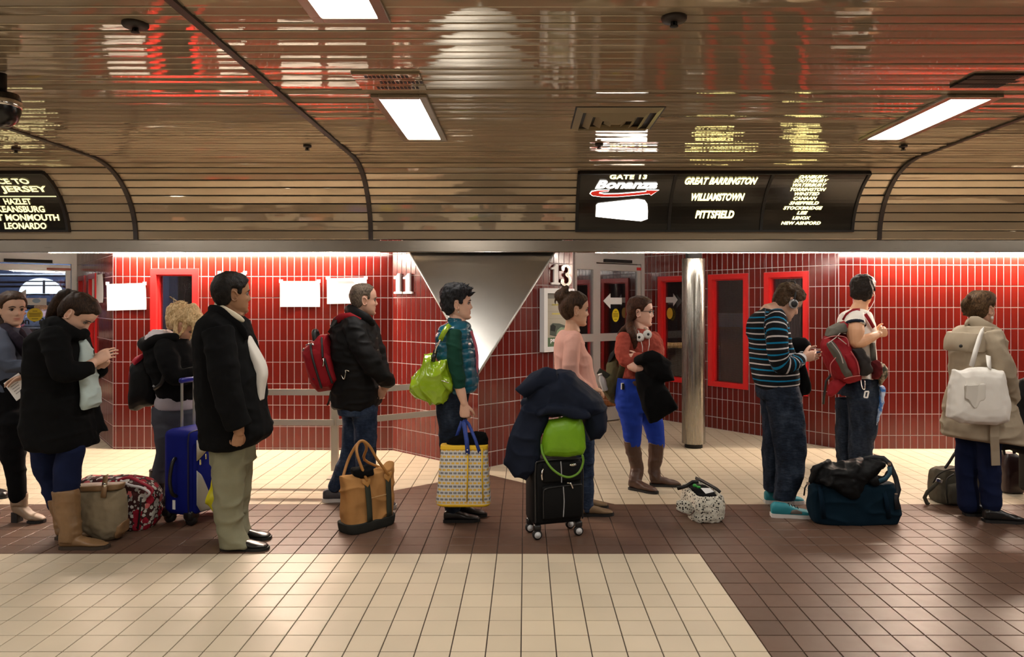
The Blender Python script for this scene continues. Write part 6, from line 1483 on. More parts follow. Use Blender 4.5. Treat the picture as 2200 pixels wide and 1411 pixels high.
tq = plain('turquoise_suede', (0.012, 0.20, 0.24), 0.65, var=0.25, vscale=20); sw = plain('off_white_rubber', (0.62, 0.58, 0.55), 0.5)
for (hx, hy, yy, yw) in ((588, 1235, 5.26, -6), (556, 1170, 5.62, -3)):
    o = shoe(P, tq, W(*C5(hx, hy), yy), yw, 0.295, 'sneaker', sw, 0.105, w_=0.050, lace=M['black'], name='skate_shoe')
    a = math.radians(yw); d = Vector((math.cos(a), math.sin(a), 0)); n = Vector((-math.sin(a), math.cos(a), 0)); h = W(*C5(hx, hy), yy); h.z = 0
    S2 = Shape(); S2.puff([h+d*(t*0.295)+n*-0.043+Vector((0, 0, z)) for t, z in ((0.40, 0.035), (0.72, 0.032), (0.68, 0.05), (0.55, 0.066), (0.44, 0.06))], 0.008, axis=n); mesh_obj('side_panel', S2.v, S2.f, plain('taupe_suede', (0.12, 0.10, 0.085), 0.7), o)
P.done()
t = empty('headphones', P.hp(0, 0, 0.1), 'black headphones worn by the person in the striped sweater', 'headphones')
for sy in (-1, 1):
    c = P.hp(0.002, sy*0.088, -0.012); ax = (P.hp(0, sy, 0)-P.hp(0, 0, 0)).normalized(); mb = MB(); mb.lathe([(0.030, -0.014), (0.036, -0.008), (0.036, 0.006), (0.031, 0.012)], c, ax, 22); cup = mb.build('ear_cup', plain('silver_ring', (0.55, 0.55, 0.56), 0.25, 0.7), t, True)
    mb = MB(); mb.lathe([(0.026, 0.011), (0.024, 0.015), (0.010, 0.016)], c, ax, 18); mb.build('cap', M['black'], cup, True)
mb = MB(); pts = [P.hp(-0.005-0.045*math.sin(PI*k/14), 0.094*math.cos(PI*k/14), -0.005+0.150*math.sin(PI*k/14)) for k in range(15)]; mb.tube(pts, 0.0075, 8); mb.build('headband', M['black'], t, True)
t = empty('phone', w(T, 790, 890, Y), 'black phone held by the person in the striped sweater', 'phone'); mb = MB(); mb.box(w(T, 800, 880, Y-0.03), (0.12, 0.06, 0.011), Matrix.Rotation(-0.18, 3, 'Y') @ Rz(0.1), 0.003); mb.build('case', plain('phone_dark_blue', (0.012, 0.012, 0.06), 0.3), t)
S = Shape(); S.puff([w(T, x, y, Y+0.14) for x, y in ((570, 760), (620, 735), (700, 735), (748, 790), (755, 870), (720, 1000), (740, 1180), (790, 1300), (760, 1340), (700, 1350), (670, 1400), (650, 1300), (630, 1100), (610, 900))], 0.07, c=w(T, 680, 1040, Y+0.14))
S.tube([(w(T, 600, 800, Y+0.12), 0.05), (w(T, 700, 790, Y+0.12), 0.055), (w(T, 740, 860, Y+0.12), 0.04)])
setp(fuse('jacket', blk_wool, None, S, 0.009, 2, ((0.012, (12, 12, 8), 3),)), 'black jacket hanging over the arm of the striped sweater', 'jacket')

# 10 -- man in white T-shirt with hiking pack
Y = 6.9; T = H10
P = Person(1850, Y, 'person in a white T-shirt with dark cuffs and jeans, fist at chest', (0.50, 0.27, 0.155), 'skin_tshirt')
nk = w(T, 420, 385, Y)
P.head(*T(462, 205), 1.10, 50, 0, 0, neck=nk, nr=0.062, brow=(0.01, 0.008, 0.006))
P.core(nk, w(T, 450, 1060, Y), [(w(C5, 1030, 830, Y-0.1), w(C5, 1010, 1010, Y-0.1)), (w(C5, 950, 830, Y+0.1), w(C5, 940, 990, Y+0.1))])
S = Shape(); hair_cap(S, P.Mh, MALE, 0.022, top=0.014, back=0.008, seed=17, rough=0.014)
for k in range(14):
    a = random.uniform(-1.3, 1.3); c = head_point(0.075+random.uniform(0, 0.03), a); S.tube([(P.Mh @ c, 0.014), (P.Mh @ (c*1.18+Vector((0.01, 0, 0.012))), 0.009), (P.Mh @ (c*1.28+Vector((0.03, 0, 0.008))), 0.003)], n=6, sub=1)
P.wear('hair', hair_mat('hair_black_wavy', (0.004, 0.003, 0.003), (0.026, 0.018, 0.014), (30, 30, 40)), S, 0.005, 1, ((0.006, 40, 2),))
tee = cloth('white_tshirt', (0.80, 0.76, 0.70), 0.08, 0.9)
S = Shape(); S.rows(T, Y, [(362, 365, 445, 0.075), (395, 285, 490, 0.15), (450, 250, 515, 0.20), (540, 245, 535, 0.22), (650, 260, 545, 0.21), (780, 290, 552, 0.20), (900, 310, 560, 0.19), (1030, 300, 570, 0.19)])
limb(S, T, Y, [(380, 440, -0.18, 0.092), (382, 490, -0.235, 0.094), (384, 525, -0.255, 0.092)], cap=False); limb(S, T, Y, [(430, 450, 0.18, 0.085), (460, 540, 0.25, 0.08)], cap=False)
P.wear('t_shirt', tee, S, 0.008, 2, ((0.005, (8, 8, 12), 3), creases(0.011, (7, 7, 12), 4)))
S = Shape(); limb(S, T, Y, [(382, 507, -0.245, 0.0965), (384, 528, -0.256, 0.0955)], cap=False); P.wear('cuff_band', cloth('navy_band', (0.016, 0.02, 0.035), 0.2), S, 0.005, 1, ())
S = Shape(); limb(S, T, Y, [(383, 500, -0.24, 0.078), (385, 580, -0.265, 0.080), (385, 650, -0.275, 0.066), (395, 690, -0.28, 0.055), (450, 675, -0.285, 0.057), (520, 645, -0.27, 0.046), (590, 612, -0.23, 0.033), (608, 604, -0.22, 0.032)])
hand(S, w(T, 602, 606, Y-0.22), (0.93, 0.3, 0.18), (-0.25, 1, 0.1), (0.05, 0.1, 1), 1.05, 1.25, 0.95, 0.6, grip=(1.25, 1.3, 1.35, 1.4))
limb(S, T, Y, [(460, 520, 0.24, 0.07), (500, 680, 0.26, 0.05), (570, 590, 0.05, 0.035)]); hand(S, w(T, 575, 585, Y+0.03), (0.7, -0.7, 0.2), (-0.8, -0.5, 0), (0.1, 0, 1), 1.0, 1.1, grip=(1.2, 1.2, 1.2, 1.2)); P.flesh(S, 0.005, 1)
S = Shape(); S.rows(T, Y, [(1010, 290, 572, 0.195), (1090, 240, 590, 0.20), (1180, 220, 600, 0.205)])
S.rows(C5, Y-0.10, [(670, 960, 1108, 0.115), (740, 965, 1108, 0.11), (830, 970, 1098, 0.10), (920, 968, 1075, 0.095), (1010, 968, 1060, 0.09)]); S.rows(C5, Y+0.10, [(670, 905, 1020, 0.11), (760, 905, 1010, 0.105), (860, 905, 985, 0.095), (960, 910, 985, 0.09), (1000, 912, 985, 0.09)])
P.wear('jeans', denim_dark, S, 0.009, 2, LEGWR)
shoe(P, leather_black, W(*C5(980, 1040), 6.78), 2, 0.29, 'sneaker', None, 0.10, name='shoe'); shoe(P, leather_black, W(1838, 981, 7.12), 2, 0.29, 'sneaker', None, 0.10, name='shoe')
P.done()
mb = MB(); mb.tube([P.hp(0.0, -0.083, -0.006), P.hp(0.02, -0.088, -0.03), P.hp(0.02, -0.085, -0.075), P.hp(0.0, -0.07, -0.12), w(T, 500, 400, Y-0.16), w(T, 505, 440, Y-0.2)], 0.0035, 6)
setp(mb.build('earphone_cable', M['white_plastic'], None, True), 'white earphone cable beside the jaw of the dark haired person', 'earphones')

# 11 -- woman in trench coat
Y = 5.2; T = H11
P = Person(2080, Y, 'person in a beige trench coat with hair pinned up, seen from behind', (0.58, 0.34, 0.24), 'skin_trench')
nk = w(T, 430, 400, Y)
P.head(*T(452, 240), 1.04, 20, 0, 0, neck=nk, nr=0.046, fem=1, brow=(0.05, 0.03, 0.02))
P.core(nk, w(C6, 470, 820, Y), [(w(C6, 510, 980, Y-0.06), w(C6, 520, 1180, Y-0.06)), (w(C6, 420, 980, Y+0.08), w(C6, 410, 1180, Y+0.08))])
hm = hair_mat('hair_dark_blonde', (0.022, 0.012, 0.006), (0.16, 0.090, 0.042))
S = Shape(); hair_cap(S, P.Mh, FEM, 0.011, top=0.004, back=0.006, seed=19, rough=0.003)
for q in ((330, 150, 300, 200, 290, 260, 310, 300), (370, 130, 300, 170, 285, 230, 330, 290), (400, 250, 340, 200, 300, 190, 290, 240), (420, 300, 360, 290, 310, 260, 330, 200)):
    S.tube([(w(T, q[i], q[i+1], Y-0.03+0.01*i), (0.024, 0.028, 0.024, 0.016)[i//2]) for i in (0, 2, 4, 6)], n=8)
S.tube([(w(T, 300, 280, Y), 0.014), (w(T, 275, 300, Y), 0.008), (w(T, 262, 292, Y), 0.003)], n=6)
P.wear('hair', hm, S, 0.0045, 1, ((0.005, (34, 34, 24), 2),))
mb = MB(); mb.box(w(T, 327, 122, Y-0.05), (0.02, 0.02, 0.025), Rz(0.4), 0.006); mb.build('hair_clip', leather_brown, P.root)
tr_ = cloth('beige_gabardine', (0.42, 0.345, 0.25), 0.14, 0.85, 420, 0.3)
S = Shape(); S.rows(T, Y, [(395, 290, 540, 0.11), (430, 235, 590, 0.15), (480, 200, 612, 0.18), (560, 176, 632, 0.195), (680, 170, 645, 0.19), (800, 178, 650, 0.18), (950, 175, 650, 0.18), (1100, 150, 680, 0.19), (1250, 125, 740, 0.21)])
S.rows(C6, Y, [(700, 330, 615, 0.19), (780, 306, 645, 0.21), (830, 302, 660, 0.22), (858, 320, 664, 0.21), (876, 540, 664, 0.20)])
limb(S, T, Y, [(540, 500, -0.16, 0.072), (590, 640, -0.21, 0.070), (655, 780, -0.22, 0.066), (700, 900, -0.20, 0.060), (745, 1070, -0.13, 0.052), (755, 1130, -0.10, 0.050)], cap=False)
limb(S, T, Y, [(260, 490, 0.16, 0.07), (300, 700, 0.2, 0.065), (400, 850, 0.18, 0.05)])
P.wear('trench_coat', tr_, S, 0.008, 2, ((0.005, (8, 8, 10), 3), creases(0.014, (6, 6, 12), 4), (0.003, (20, 20, 30), 4)))
S = Shape(); limb(S, T, Y, [(310, 395, 0.05, 0.03, 0.013), (320, 370, -0.05, 0.04, 0.017), (400, 375, -0.09, 0.045, 0.019), (480, 410, -0.11, 0.042, 0.018), (560, 440, -0.10, 0.036, 0.015), (600, 470, -0.04, 0.028, 0.012)]); P.wear('collar', tr_, S, 0.006, 2, ((0.003, 20, 3),))
S = Shape(); S.rows(T, Y, [(470, 200, 430, 0.19), (540, 172, 440, 0.205), (600, 162, 430, 0.205), (640, 164, 400, 0.203), (655, 170, 360, 0.20)]); P.wear('storm_flap', tr_, S, 0.007, 1, ((0.003, 14, 3),))
mb = MB(); mb.lathe([(0.012, 0), (0.011, 0.006)], w(T, 245, 606, Y-0.205), (0, -1, 0), 14); mb.build('button', M['black'], P.root, True)
mb = MB(); mb.strap([w(C6, 540, 790, Y-0.235), w(C6, 538, 860, Y-0.235), w(C6, 542, 930, Y-0.20), w(C6, 545, 1000, Y-0.18)], (0.065, 0.01, 0), 0.006); mb.build('belt_end', tr_, P.root)
mb = MB(); mb.strap([w(T, 480, 445, Y-0.17), w(T, 540, 450, Y-0.17), w(T, 590, 455, Y-0.13)], (0, 0.01, 0.03), 0.008); mb.build('shoulder_strap', tr_, P.root)
S = Shape(); limb(S, C6, Y, [(515, 840, -0.07, 0.088), (512, 960, -0.07, 0.076), (515, 1080, -0.06, 0.068), (525, 1190, -0.06, 0.068)]); limb(S, C6, Y, [(420, 840, 0.08, 0.09), (410, 960, 0.08, 0.08), (405, 1080, 0.08, 0.068), (412, 1190, 0.08, 0.066)]); P.wear('jeans', denim_navy, S, wr=LEGWR)
shoe(P, leather_black, W(*C6(490, 1265), 5.13), -6, 0.26, Hh=0.10, name='ankle_boot'); shoe(P, leather_black, W(*C6(395, 1220), 5.29), -4, 0.26, Hh=0.10, name='ankle_boot')
S = Shape(); limb(S, T, Y, [(752, 1110, -0.11, 0.032), (756, 1150, -0.10, 0.028)]); hand(S, w(T, 756, 1150, Y-0.10), (0.1, 0.1, -1), (-0.5, 1, 0), (1, 0.2, 0), 0.9, 0.6); limb(S, T, Y, [(400, 850, 0.18, 0.034), (430, 900, 0.14, 0.03)]); hand(S, w(T, 430, 900, Y+0.14), (0.3, -0.6, -0.6), (0, -1, 0), (1, 0, 0), 0.9, 0.6); P.flesh(S, 0.0038, 1)
S = Shape(); S.ell(P.hp(-0.004, -0.080, -0.062), (0.010, 0.004, 0.012), n=10, m=6); mesh_obj('earring', S.v, S.f, M['white_num'], P.root)
P.done()
# ------------------------------------------------------------------ bags and luggage
def pts(T, Y, flat): return [w(T, flat[i], flat[i+1], Y) for i in range(0, len(flat), 2)]
def thing(name, loc, label, cat, group=None): return empty(name, loc, label, cat, group)
def rib(parent, name, m, T, pl, width, th=0.004, vert=False):
    """a ribbon through picture points (x, y, Y)"""
    mb = MB(); P = [w(T, *p) for p in pl]; ws = []
    for i in range(len(P)):
        t = (P[min(i+1, len(P)-1)]-P[max(i-1, 0)]).normalized(); v = Vector((0, 1, 0)).cross(t); ws.append(v.normalized()*width if v.length > 1e-3 else Vector((width, 0, 0)))
    mb.strap(P, ws, th); return mb.build(name, m, parent, True)
def cord(parent, name, m, T, pl, r): mb = MB(); Q = Shape(); Q.tube([(w(T, *p), r) for p in pl], n=8, sub=4); return mesh_obj(name, Q.v, Q.f, m, parent)
nylon_black = plain('black_nylon', (0.0035, 0.0035, 0.004), 0.7, spec=0.2, bump=0.3, bscale=500)
zip_black = plain('black_zip', (0.005, 0.005, 0.005), 0.5)
# floral print
def floral():
    t = NT('floral_print'); co = t.coord(); out = (0.045, 0.014, 0.014)
    for sc, cols, rr in ((34, [(0.50, 0.47, 0.42), (0.36, 0.34, 0.31), (0.62, 0.58, 0.54)], 0.42), (16, [(0.30, 0.012, 0.028), (0.60, 0.15, 0.15), (0.55, 0.52, 0.48), (0.07, 0.02, 0.02)], 0.46)):
        v = t.n('ShaderNodeTexVoronoi'); v.inputs['Scale'].default_value = sc; v.inputs['Randomness'].default_value = 0.8; t.l(co, v.inputs['Vector'])
        sp = t.n('ShaderNodeSeparateXYZ'); t.l(v.outputs['Color'], sp.inputs[0])
        c = t.ramp(sp.outputs[0], [((i+0.01)/len(cols), q) for i, q in enumerate(cols)], 'CONSTANT')
        nz = t.noise(co, sc*3.0, 2); d = t.math('ADD', v.outputs['Distance'], t.math('MULTIPLY_ADD', nz, 0.34, -0.17))
        keep = t.math('LESS_THAN', d, rr); cen = t.math('LESS_THAN', v.outputs['Distance'], 0.09)
        c = t.mix(cen, c, (0.03, 0.02, 0.02)); out = t.mix(keep, out, c)
    t.base(out, 0.8, 0, 0.2); t.bump(t.noise(co, 60, 2), 0.3, 0.003); return t.m
FLORAL = floral()
BG = crop(0, 1010, 2200/360)
t = thing('duffel_bag', W(255, 1130, 5.03), 'floral print duffel bag on the floor behind the khaki tote', 'bag'); T = lambda x, y: (x, y)
S = Shape(); S.rows(T, 5.03, [(1024, 185, 292, 0.07), (1034, 170, 322, 0.11), (1055, 164, 338, 0.135), (1085, 164, 342, 0.14), (1112, 168, 340, 0.14), (1129, 182, 330, 0.125)], e=0.55)
fuse('body', FLORAL, t, S, 0.007, 2, ((0.008, 14, 3), (0.003, 40, 4)))
wst = plain('white_strap', (0.60, 0.56, 0.57), 0.7); rst = plain('red_strap', (0.32, 0.01, 0.03), 0.6)
cord(t, 'handle', rst, BG, [(1560, 130, 4.93), (1700, 95, 4.92), (1870, 170, 4.92), (2000, 250, 4.93), (1960, 330, 4.91)], 0.011); cord(t, 'handle', wst, BG, [(1590, 140, 4.90), (1720, 200, 4.88), (1850, 225, 4.88), (1960, 290, 4.88), (1930, 345, 4.90)], 0.009)
for pl in ([(1690, 330, 4.905), (1655, 480, 4.885), (1650, 640, 4.89)], [(1850, 360, 4.90), (1835, 560, 4.885), (1810, 770, 4.90)]): cord(t, 'piping', zip_black, BG, pl, 0.006)
t = thing('tote_bag', W(215, 1160, 4.74), 'khaki canvas tote with brown leather rim leaning beside tan boots', 'bag')
Yt = 4.745; can = cloth('khaki_canvas', (0.245, 0.195, 0.125), 0.16, 0.92, 380, 0.5)
out = (1025, 240, 1150, 225, 1400, 225, 1620, 235, 1650, 420, 1660, 650, 1640, 800, 1560, 885, 1420, 915, 1260, 880, 1120, 800, 1050, 700, 1025, 480)
S = Shape(); S.puff(pts(BG, Yt, out), 0.085, p=4); fuse('body', can, t, S, 0.006, 2, ((0.007, 15, 3), (0.003, 40, 5)))
S = Shape(); S.puff(pts(BG, Yt-0.005, (1020, 185, 1300, 172, 1640, 160, 1625, 235, 1400, 262, 1030, 268)), 0.060, p=5); fuse('leather_rim', leather_tan, t, S, 0.005, 1, ((0.003, 20, 3),))
rib(t, 'strap', leather_tan, BG, [(1050, 85, Yt-0.03), (1030, 150, Yt-0.07), (1020, 240, Yt-0.06)], 0.028, 0.006); rib(t, 'strap', leather_tan, BG, [(1390, 65, Yt-0.03), (1375, 160, Yt-0.072), (1365, 260, Yt-0.088), (1358, 360, Yt-0.088)], 0.034, 0.006)
for x, y in ((1372, 195), (1030, 210)): mb = MB(); mb.lathe([(0.012, -0.003), (0.017, 0), (0.012, 0.003)], w(BG, x, y, Yt-0.084), (0, 1, 0), 14); mb.build('buckle', M['chrome'], t, True)
S = Shape(); S.puff(pts(BG, Yt, (1600, 640, 1668, 640, 1655, 800, 1560, 895, 1540, 850, 1570, 740)), 0.062, p=4); fuse('leather_corner', leather_tan, t, S, 0.005, 1, ())

# blue suitcase
BS = crop(260, 800, 1411/360)
C0 = Vector((-2.296, 4.97, 0)); u1 = Vector((-0.93, 0.368, 0)); u2 = Vector((0.368, 0.93, 0)); UP = Vector((0, 0, 1))
t = thing('suitcase', C0, 'cobalt blue upright suitcase with white swoosh panels and raised handle', 'suitcase')
def bsp(a, b, z): return C0+u2*a+u1*b+UP*z           # a along the front, b towards the back
Rb = Matrix((u2, u1, UP)).transposed()
blue = cloth('cobalt_polyester', (0.006, 0.012, 0.20), 0.2, 0.7, 420, 0.4)
mb = MB(); mb.box(bsp(0.22, 0.16, 0.365), (0.42, 0.26, 0.60), Rb, 0.045); mb.build('body', blue, t, True)
mb = MB(); mb.box(bsp(0.22, 0.035, 0.33), (0.36, 0.05, 0.50), Rb, 0.024); pk = mb.build('front_pocket', blue, t, True)
def front_panel(name, P, m, off=0.0, D=0.012):
    S = Shape(); S.puff([bsp(a, 0.008-off, z) for a, z in P], D, axis=u1, p=6); return mesh_obj(name, S.v, S.f, m, t)
wp = plain('light_grey_vinyl', (0.55, 0.54, 0.52), 0.5); gp = plain('mid_grey_vinyl', (0.34, 0.34, 0.33), 0.5)
front_panel('white_panel', [(0.045, 0.60), (0.20, 0.605), (0.34, 0.595), (0.31, 0.565), (0.22, 0.555), (0.12, 0.51), (0.046, 0.455)], wp)
front_panel('white_panel', [(0.046, 0.39), (0.08, 0.36), (0.10, 0.25), (0.125, 0.15), (0.22, 0.125), (0.36, 0.12), (0.37, 0.095), (0.20, 0.085), (0.08, 0.095), (0.046, 0.15)], gp)
cord_ = lambda nm, P, r, m: mesh_obj(nm, *(lambda q: (q.v, q.f))(Shape().tube([(p, r) for p in P], n=8, sub=4)), m, t)
cord_('carry_handle', [bsp(0.0, 0.16, 0.47), bsp(-0.03, 0.155, 0.43), bsp(-0.042, 0.16, 0.33), bsp(-0.03, 0.155, 0.24), bsp(0.0, 0.15, 0.21)], 0.013, leather_black)
cord_('piping', [bsp(0.022, 0.055, 0.09), bsp(0.012, 0.05, 0.2), bsp(0.012, 0.05, 0.5), bsp(0.02, 0.055, 0.62), bsp(0.06, 0.055, 0.655), bsp(0.30, 0.055, 0.66)], 0.006, plain('navy_piping', (0.004, 0.005, 0.05), 0.6))
for a in (0.15, 0.26):
    cord_('handle_post', [bsp(a, 0.255, 0.64), bsp(a, 0.255, 0.80), bsp(a, 0.255, 0.985)], 0.010, plain('grey_alloy_post', (0.45, 0.45, 0.44), 0.35, 0.6))
mb = MB(); mb.box(bsp(0.205, 0.255, 0.995), (0.15, 0.032, 0.038), Rb, 0.012); mb.build('handle_grip', plain('blue_plastic', (0.008, 0.014, 0.24), 0.35), t, True)
for a, b in ((0.06, 0.07), (0.38, 0.07), (0.06, 0.27)):
    mb = MB(); mb.lathe([(0.02, -0.022), (0.042, -0.018), (0.042, 0.018), (0.02, 0.022)], bsp(a, b, 0.042), u2, 20); mb.build('wheel', M['black'], t, True)
    mb = MB(); mb.box(bsp(a, b, 0.075), (0.09, 0.08, 0.07), Rb, 0.02); mb.build('corner_guard', leather_black, t, True)
mb = MB(); mb.box(bsp(0.007, 0.175, 0.145), (0.004, 0.024, 0.065), Rb); mb.build('tag', M['paper'], t)
for a, z in ((0.115, 0.475), (0.065, 0.445)):
    mb = MB(); mb.box(bsp(a, -0.006, z), (0.012, 0.008, 0.04), Rb, 0.003); mb.build('zip_pull', M['chrome'], t)
# yellow bag behind the khaki trousers
t = thing('plastic_bag', W(480, 1100, 4.92), 'bright yellow plastic bag hanging beside khaki trousers and blue suitcase', 'bag'); T = lambda x, y: (x, y)
S = Shape(); S.puff(pts(T, 4.92, (461, 1005, 452, 1045, 440, 1082, 462, 1100, 520, 1104, 530, 1050, 515, 1000, 490, 990)), 0.05); fuse('body', plain('yellow_plastic', (0.62, 0.56, 0.010), 0.4, var=0.1), t, S, 0.006, 2, ((0.008, 18, 3),))
cord(t, 'handle', plain('yellow_plastic_handle', (0.62, 0.56, 0.010), 0.4), T, [(478, 995, 4.92), (488, 950, 4.92), (497, 930, 4.92), (506, 950, 4.92), (510, 1000, 4.92)], 0.008)

# tan canvas tote
TT = crop(690, 920, 1411/250)
Nn = Vector((-1.156, 4.81, 0)); Uu = Vector((0.245, 0.28, 0)); Vv = Vector((-0.135, 0.125, 0)); uh, vh = Uu.normalized(), Vv.normalized()
t = thing('tote_bag', Nn, 'tan canvas tote with dark base and rolled leather handles on brown tiles', 'bag')
Ct = Nn+(Uu+Vv)/2
LV = [(0.0, 0.180, 0.088), (0.03, 0.190, 0.096), (0.10, 0.194, 0.094), (0.20, 0.198, 0.086), (0.30, 0.206, 0.072), (0.355, 0.214, 0.058), (0.385, 0.220, 0.050)]
def tsz(z): return np.interp(z, [q[0] for q in LV], [q[1] for q in LV]), np.interp(z, [q[0] for q in LV], [q[2] for q in LV])
def tpt(ang_, z, g=0.0):
    A, B = tsz(z); ca, sa = math.cos(ang_), math.sin(ang_); zz = z+0.035*(z/0.385)**3*(abs(ca)**3-0.45+0.35*ca)
    return Ct+uh*((A+g)*math.copysign(abs(ca)**0.45, ca))+vh*((B+g)*math.copysign(abs(sa)**0.55, sa))+UP*zz
def tfront(a, z, g=0.004):
    """point on the near long side; a runs 0..1 from the near left corner"""
    A, B = tsz(z); x = (a-0.5)*2; sa = max(0.0, 1-abs(x)**(2/0.45))**0.5
    ca = math.copysign(abs(x)**(1/0.45), x); zz = z+0.035*(z/0.385)**3*(abs(ca)**3-0.45+0.35*ca)
    return Ct+uh*(A*x)-vh*(B*sa**0.55+g)+UP*zz
S = Shape(); S.rings([[tpt(2*PI*j/40, z) for j in range(40)] for z in [q[0]+0.001 for q in LV]])
fuse('body', cloth('tan_canvas', (0.43, 0.215, 0.075), 0.18, 0.9, 340, 0.5), t, S, 0.006, 2, ((0.006, 13, 3), creases(0.013, (8, 8, 9), 4), (0.003, 30, 4)))
S = Shape(); S.rings([[tpt(2*PI*j/40, z, 0.013) for j in range(40)] for z in (0.0, 0.02, 0.045, 0.068)]); fuse('base_band', cloth('charcoal_canvas', (0.030, 0.030, 0.026), 0.3), t, S, 0.005, 1, ((0.002, 24, 3),))
grs = cloth('grey_green_webbing', (0.045, 0.048, 0.035), 0.3)
for a in (0.37, 0.80):
    mb = MB(); P_ = [tfront(a, z, 0.011) for z in np.linspace(0.07, 0.335, 9)]; mb.strap(P_, uh*0.042, 0.004); mb.build('webbing', grs, t, True)
    S = Shape(); S.puff([tfront(a+dx, z, 0.014) for dx, z in ((-0.075, 0.372), (0.075, 0.372), (0.085, 0.345), (0.0, 0.305), (-0.085, 0.345))], 0.006, axis=vh); mesh_obj('leather_patch', S.v, S.f, plain('honey_leather', (0.40, 0.19, 0.045), 0.5), t)
hl_ = plain('honey_leather_handle', (0.36, 0.165, 0.040), 0.4)
pa_, pb_ = tfront(0.37, 0.36, 0.018), tfront(0.80, 0.36, 0.018)
Q = Shape(); Q.tube([(pa_, 0.010), (w(TT, 440, 330, 4.90), 0.010), (w(TT, 440, 200, 4.94), 0.010), (w(TT, 500, 150, 4.96), 0.010), (w(TT, 590, 220, 4.98), 0.010), (w(TT, 670, 360, 5.0), 0.010), (pb_, 0.010)], n=10, sub=4); mesh_obj('handle', Q.v, Q.f, hl_, t)
pa_, pb_ = tpt(math.radians(125), 0.37), tpt(math.radians(55), 0.37)
Q = Shape(); Q.tube([(pa_, 0.010), (w(TT, 330, 380, 4.98), 0.010), (w(TT, 430, 200, 4.99), 0.010), (w(TT, 510, 155, 5.0), 0.010), (w(TT, 550, 240, 5.05), 0.010), (w(TT, 525, 380, 5.1), 0.010), (pb_, 0.010)], n=10, sub=4); mesh_obj('handle', Q.v, Q.f, hl_, t)
mb = MB(); mb.strap([tfront(a, 0.225, 0.008) for a in np.linspace(0.42, 0.76, 7)], UP*0.006, 0.004); mb.build('pocket_seam', plain('pale_thread', (0.55, 0.33, 0.14), 0.8), t)
S = Shape(); S.puff(pts(TT, 4.97, (365, 480, 450, 460, 560, 445, 640, 480, 640, 560, 500, 600, 370, 590)), 0.07); setp(fuse('jumper', blk_fleece, None, S, 0.006, 1, ((0.008, 25, 3),)), 'black woollen garment poking out of the tan tote', 'garment')

# yellow and grey checked tote in the hand of the teal vest
t = thing('tote_bag', w(C3, 845, 1115, 5.0), 'white tote with grey and yellow dashes carried by the teal vest', 'bag'); Yk = 4.99
ck = NT('dashed_print'); co = ck.coord(); sp = ck.n('ShaderNodeSeparateXYZ'); ck.l(co, sp.inputs[0])
zr = ck.math('MULTIPLY', sp.outputs[2], 1/0.0222); row = ck.math('FLOOR', zr); fz = ck.math('FRACT', zr); od = ck.math('MODULO', ck.math('ADD', row, 200.0), 2.0)
fx = ck.math('FRACT', ck.math('MULTIPLY_ADD', sp.outputs[0], 1/0.030, ck.math('MULTIPLY', od, 0.5)))
m = ck.math('MULTIPLY', ck.math('LESS_THAN', fz, 0.62), ck.math('LESS_THAN', fx, 0.74)); wv = ck.math('GREATER_THAN', ck.math('FRACT', ck.math('MULTIPLY', sp.outputs[0], 160.0)), 0.25)
cc = ck.mix(od, (0.15, 0.15, 0.17), (0.72, 0.42, 0.02)); ck.base(ck.mix(ck.math('MULTIPLY', m, ck.math('MULTIPLY_ADD', wv, 0.4, 0.6)), (0.62, 0.60, 0.56), cc), 0.5, 0, 0.4)
S = Shape(); S.rows(C3, Yk, [(848, 744, 958, 0.055), (900, 740, 960, 0.065), (980, 732, 965, 0.075), (1050, 726, 970, 0.078), (1098, 722, 973, 0.075), (1114, 732, 966, 0.068)], e=0.38)
fuse('body', ck.m, t, S, 0.006, 1, ((0.004, (14, 14, 6), 3),))
yb = plain('yellow_binding', (0.75, 0.46, 0.015), 0.6)
S = Shape(); S.rows(C3, Yk, [(842, 742, 960, 0.058), (852, 741, 960, 0.06), (862, 740, 960, 0.062)], e=0.38); fuse('top_binding', yb, t, S, 0.004, 0, ())
for x0, x1 in ((866, 862), (932, 936)): rib(t, 'side_binding', yb, C3, [(x0, 860, Yk-0.066), (x0-1, 980, Yk-0.082), (x1, 1105, Yk-0.08)], 0.010, 0.005)
S = Shape(); S.rows(C3, Yk, [(1106, 724, 972, 0.079), (1113, 728, 968, 0.077), (1119, 740, 960, 0.07)], e=0.38); fuse('bottom_binding', yb, t, S, 0.004, 0, ())
bh = plain('blue_print_strap', (0.015, 0.045, 0.26), 0.6, var=0.7, vscale=90)
rib(t, 'handle', bh, C3, [(866, 888, Yk-0.075), (860, 820, Yk-0.06), (848, 745, Yk-0.03), (842, 735, Yk-0.01)], 0.030); rib(t, 'handle', bh, C3, [(920, 880, Yk-0.07), (900, 820, Yk-0.05), (870, 750, Yk-0.02), (852, 732, Yk)], 0.022); rib(t, 'handle', bh, C3, [(800, 850, Yk+0.05), (820, 790, Yk+0.03), (838, 738, Yk)], 0.022)
for x, y in ((862, 885), (864, 868), (922, 878)): mb = MB(); mb.lathe([(0.006, 0), (0.005, 0.004)], w(C3, x, y, Yk-0.08), (0, -1, 0), 10); mb.build('stud', M['chrome'], t)
S = Shape(); S.puff(pts(C3, Yk+0.005, (765, 835, 800, 805, 870, 790, 900, 778, 950, 790, 965, 820, 955, 850, 870, 865, 780, 858)), 0.045); setp(fuse('jumper', blk_fleece, None, S, 0.005, 1, ((0.010, 30, 3),)), 'black furry garment stuffed in the top of the dashed tote', 'garment')

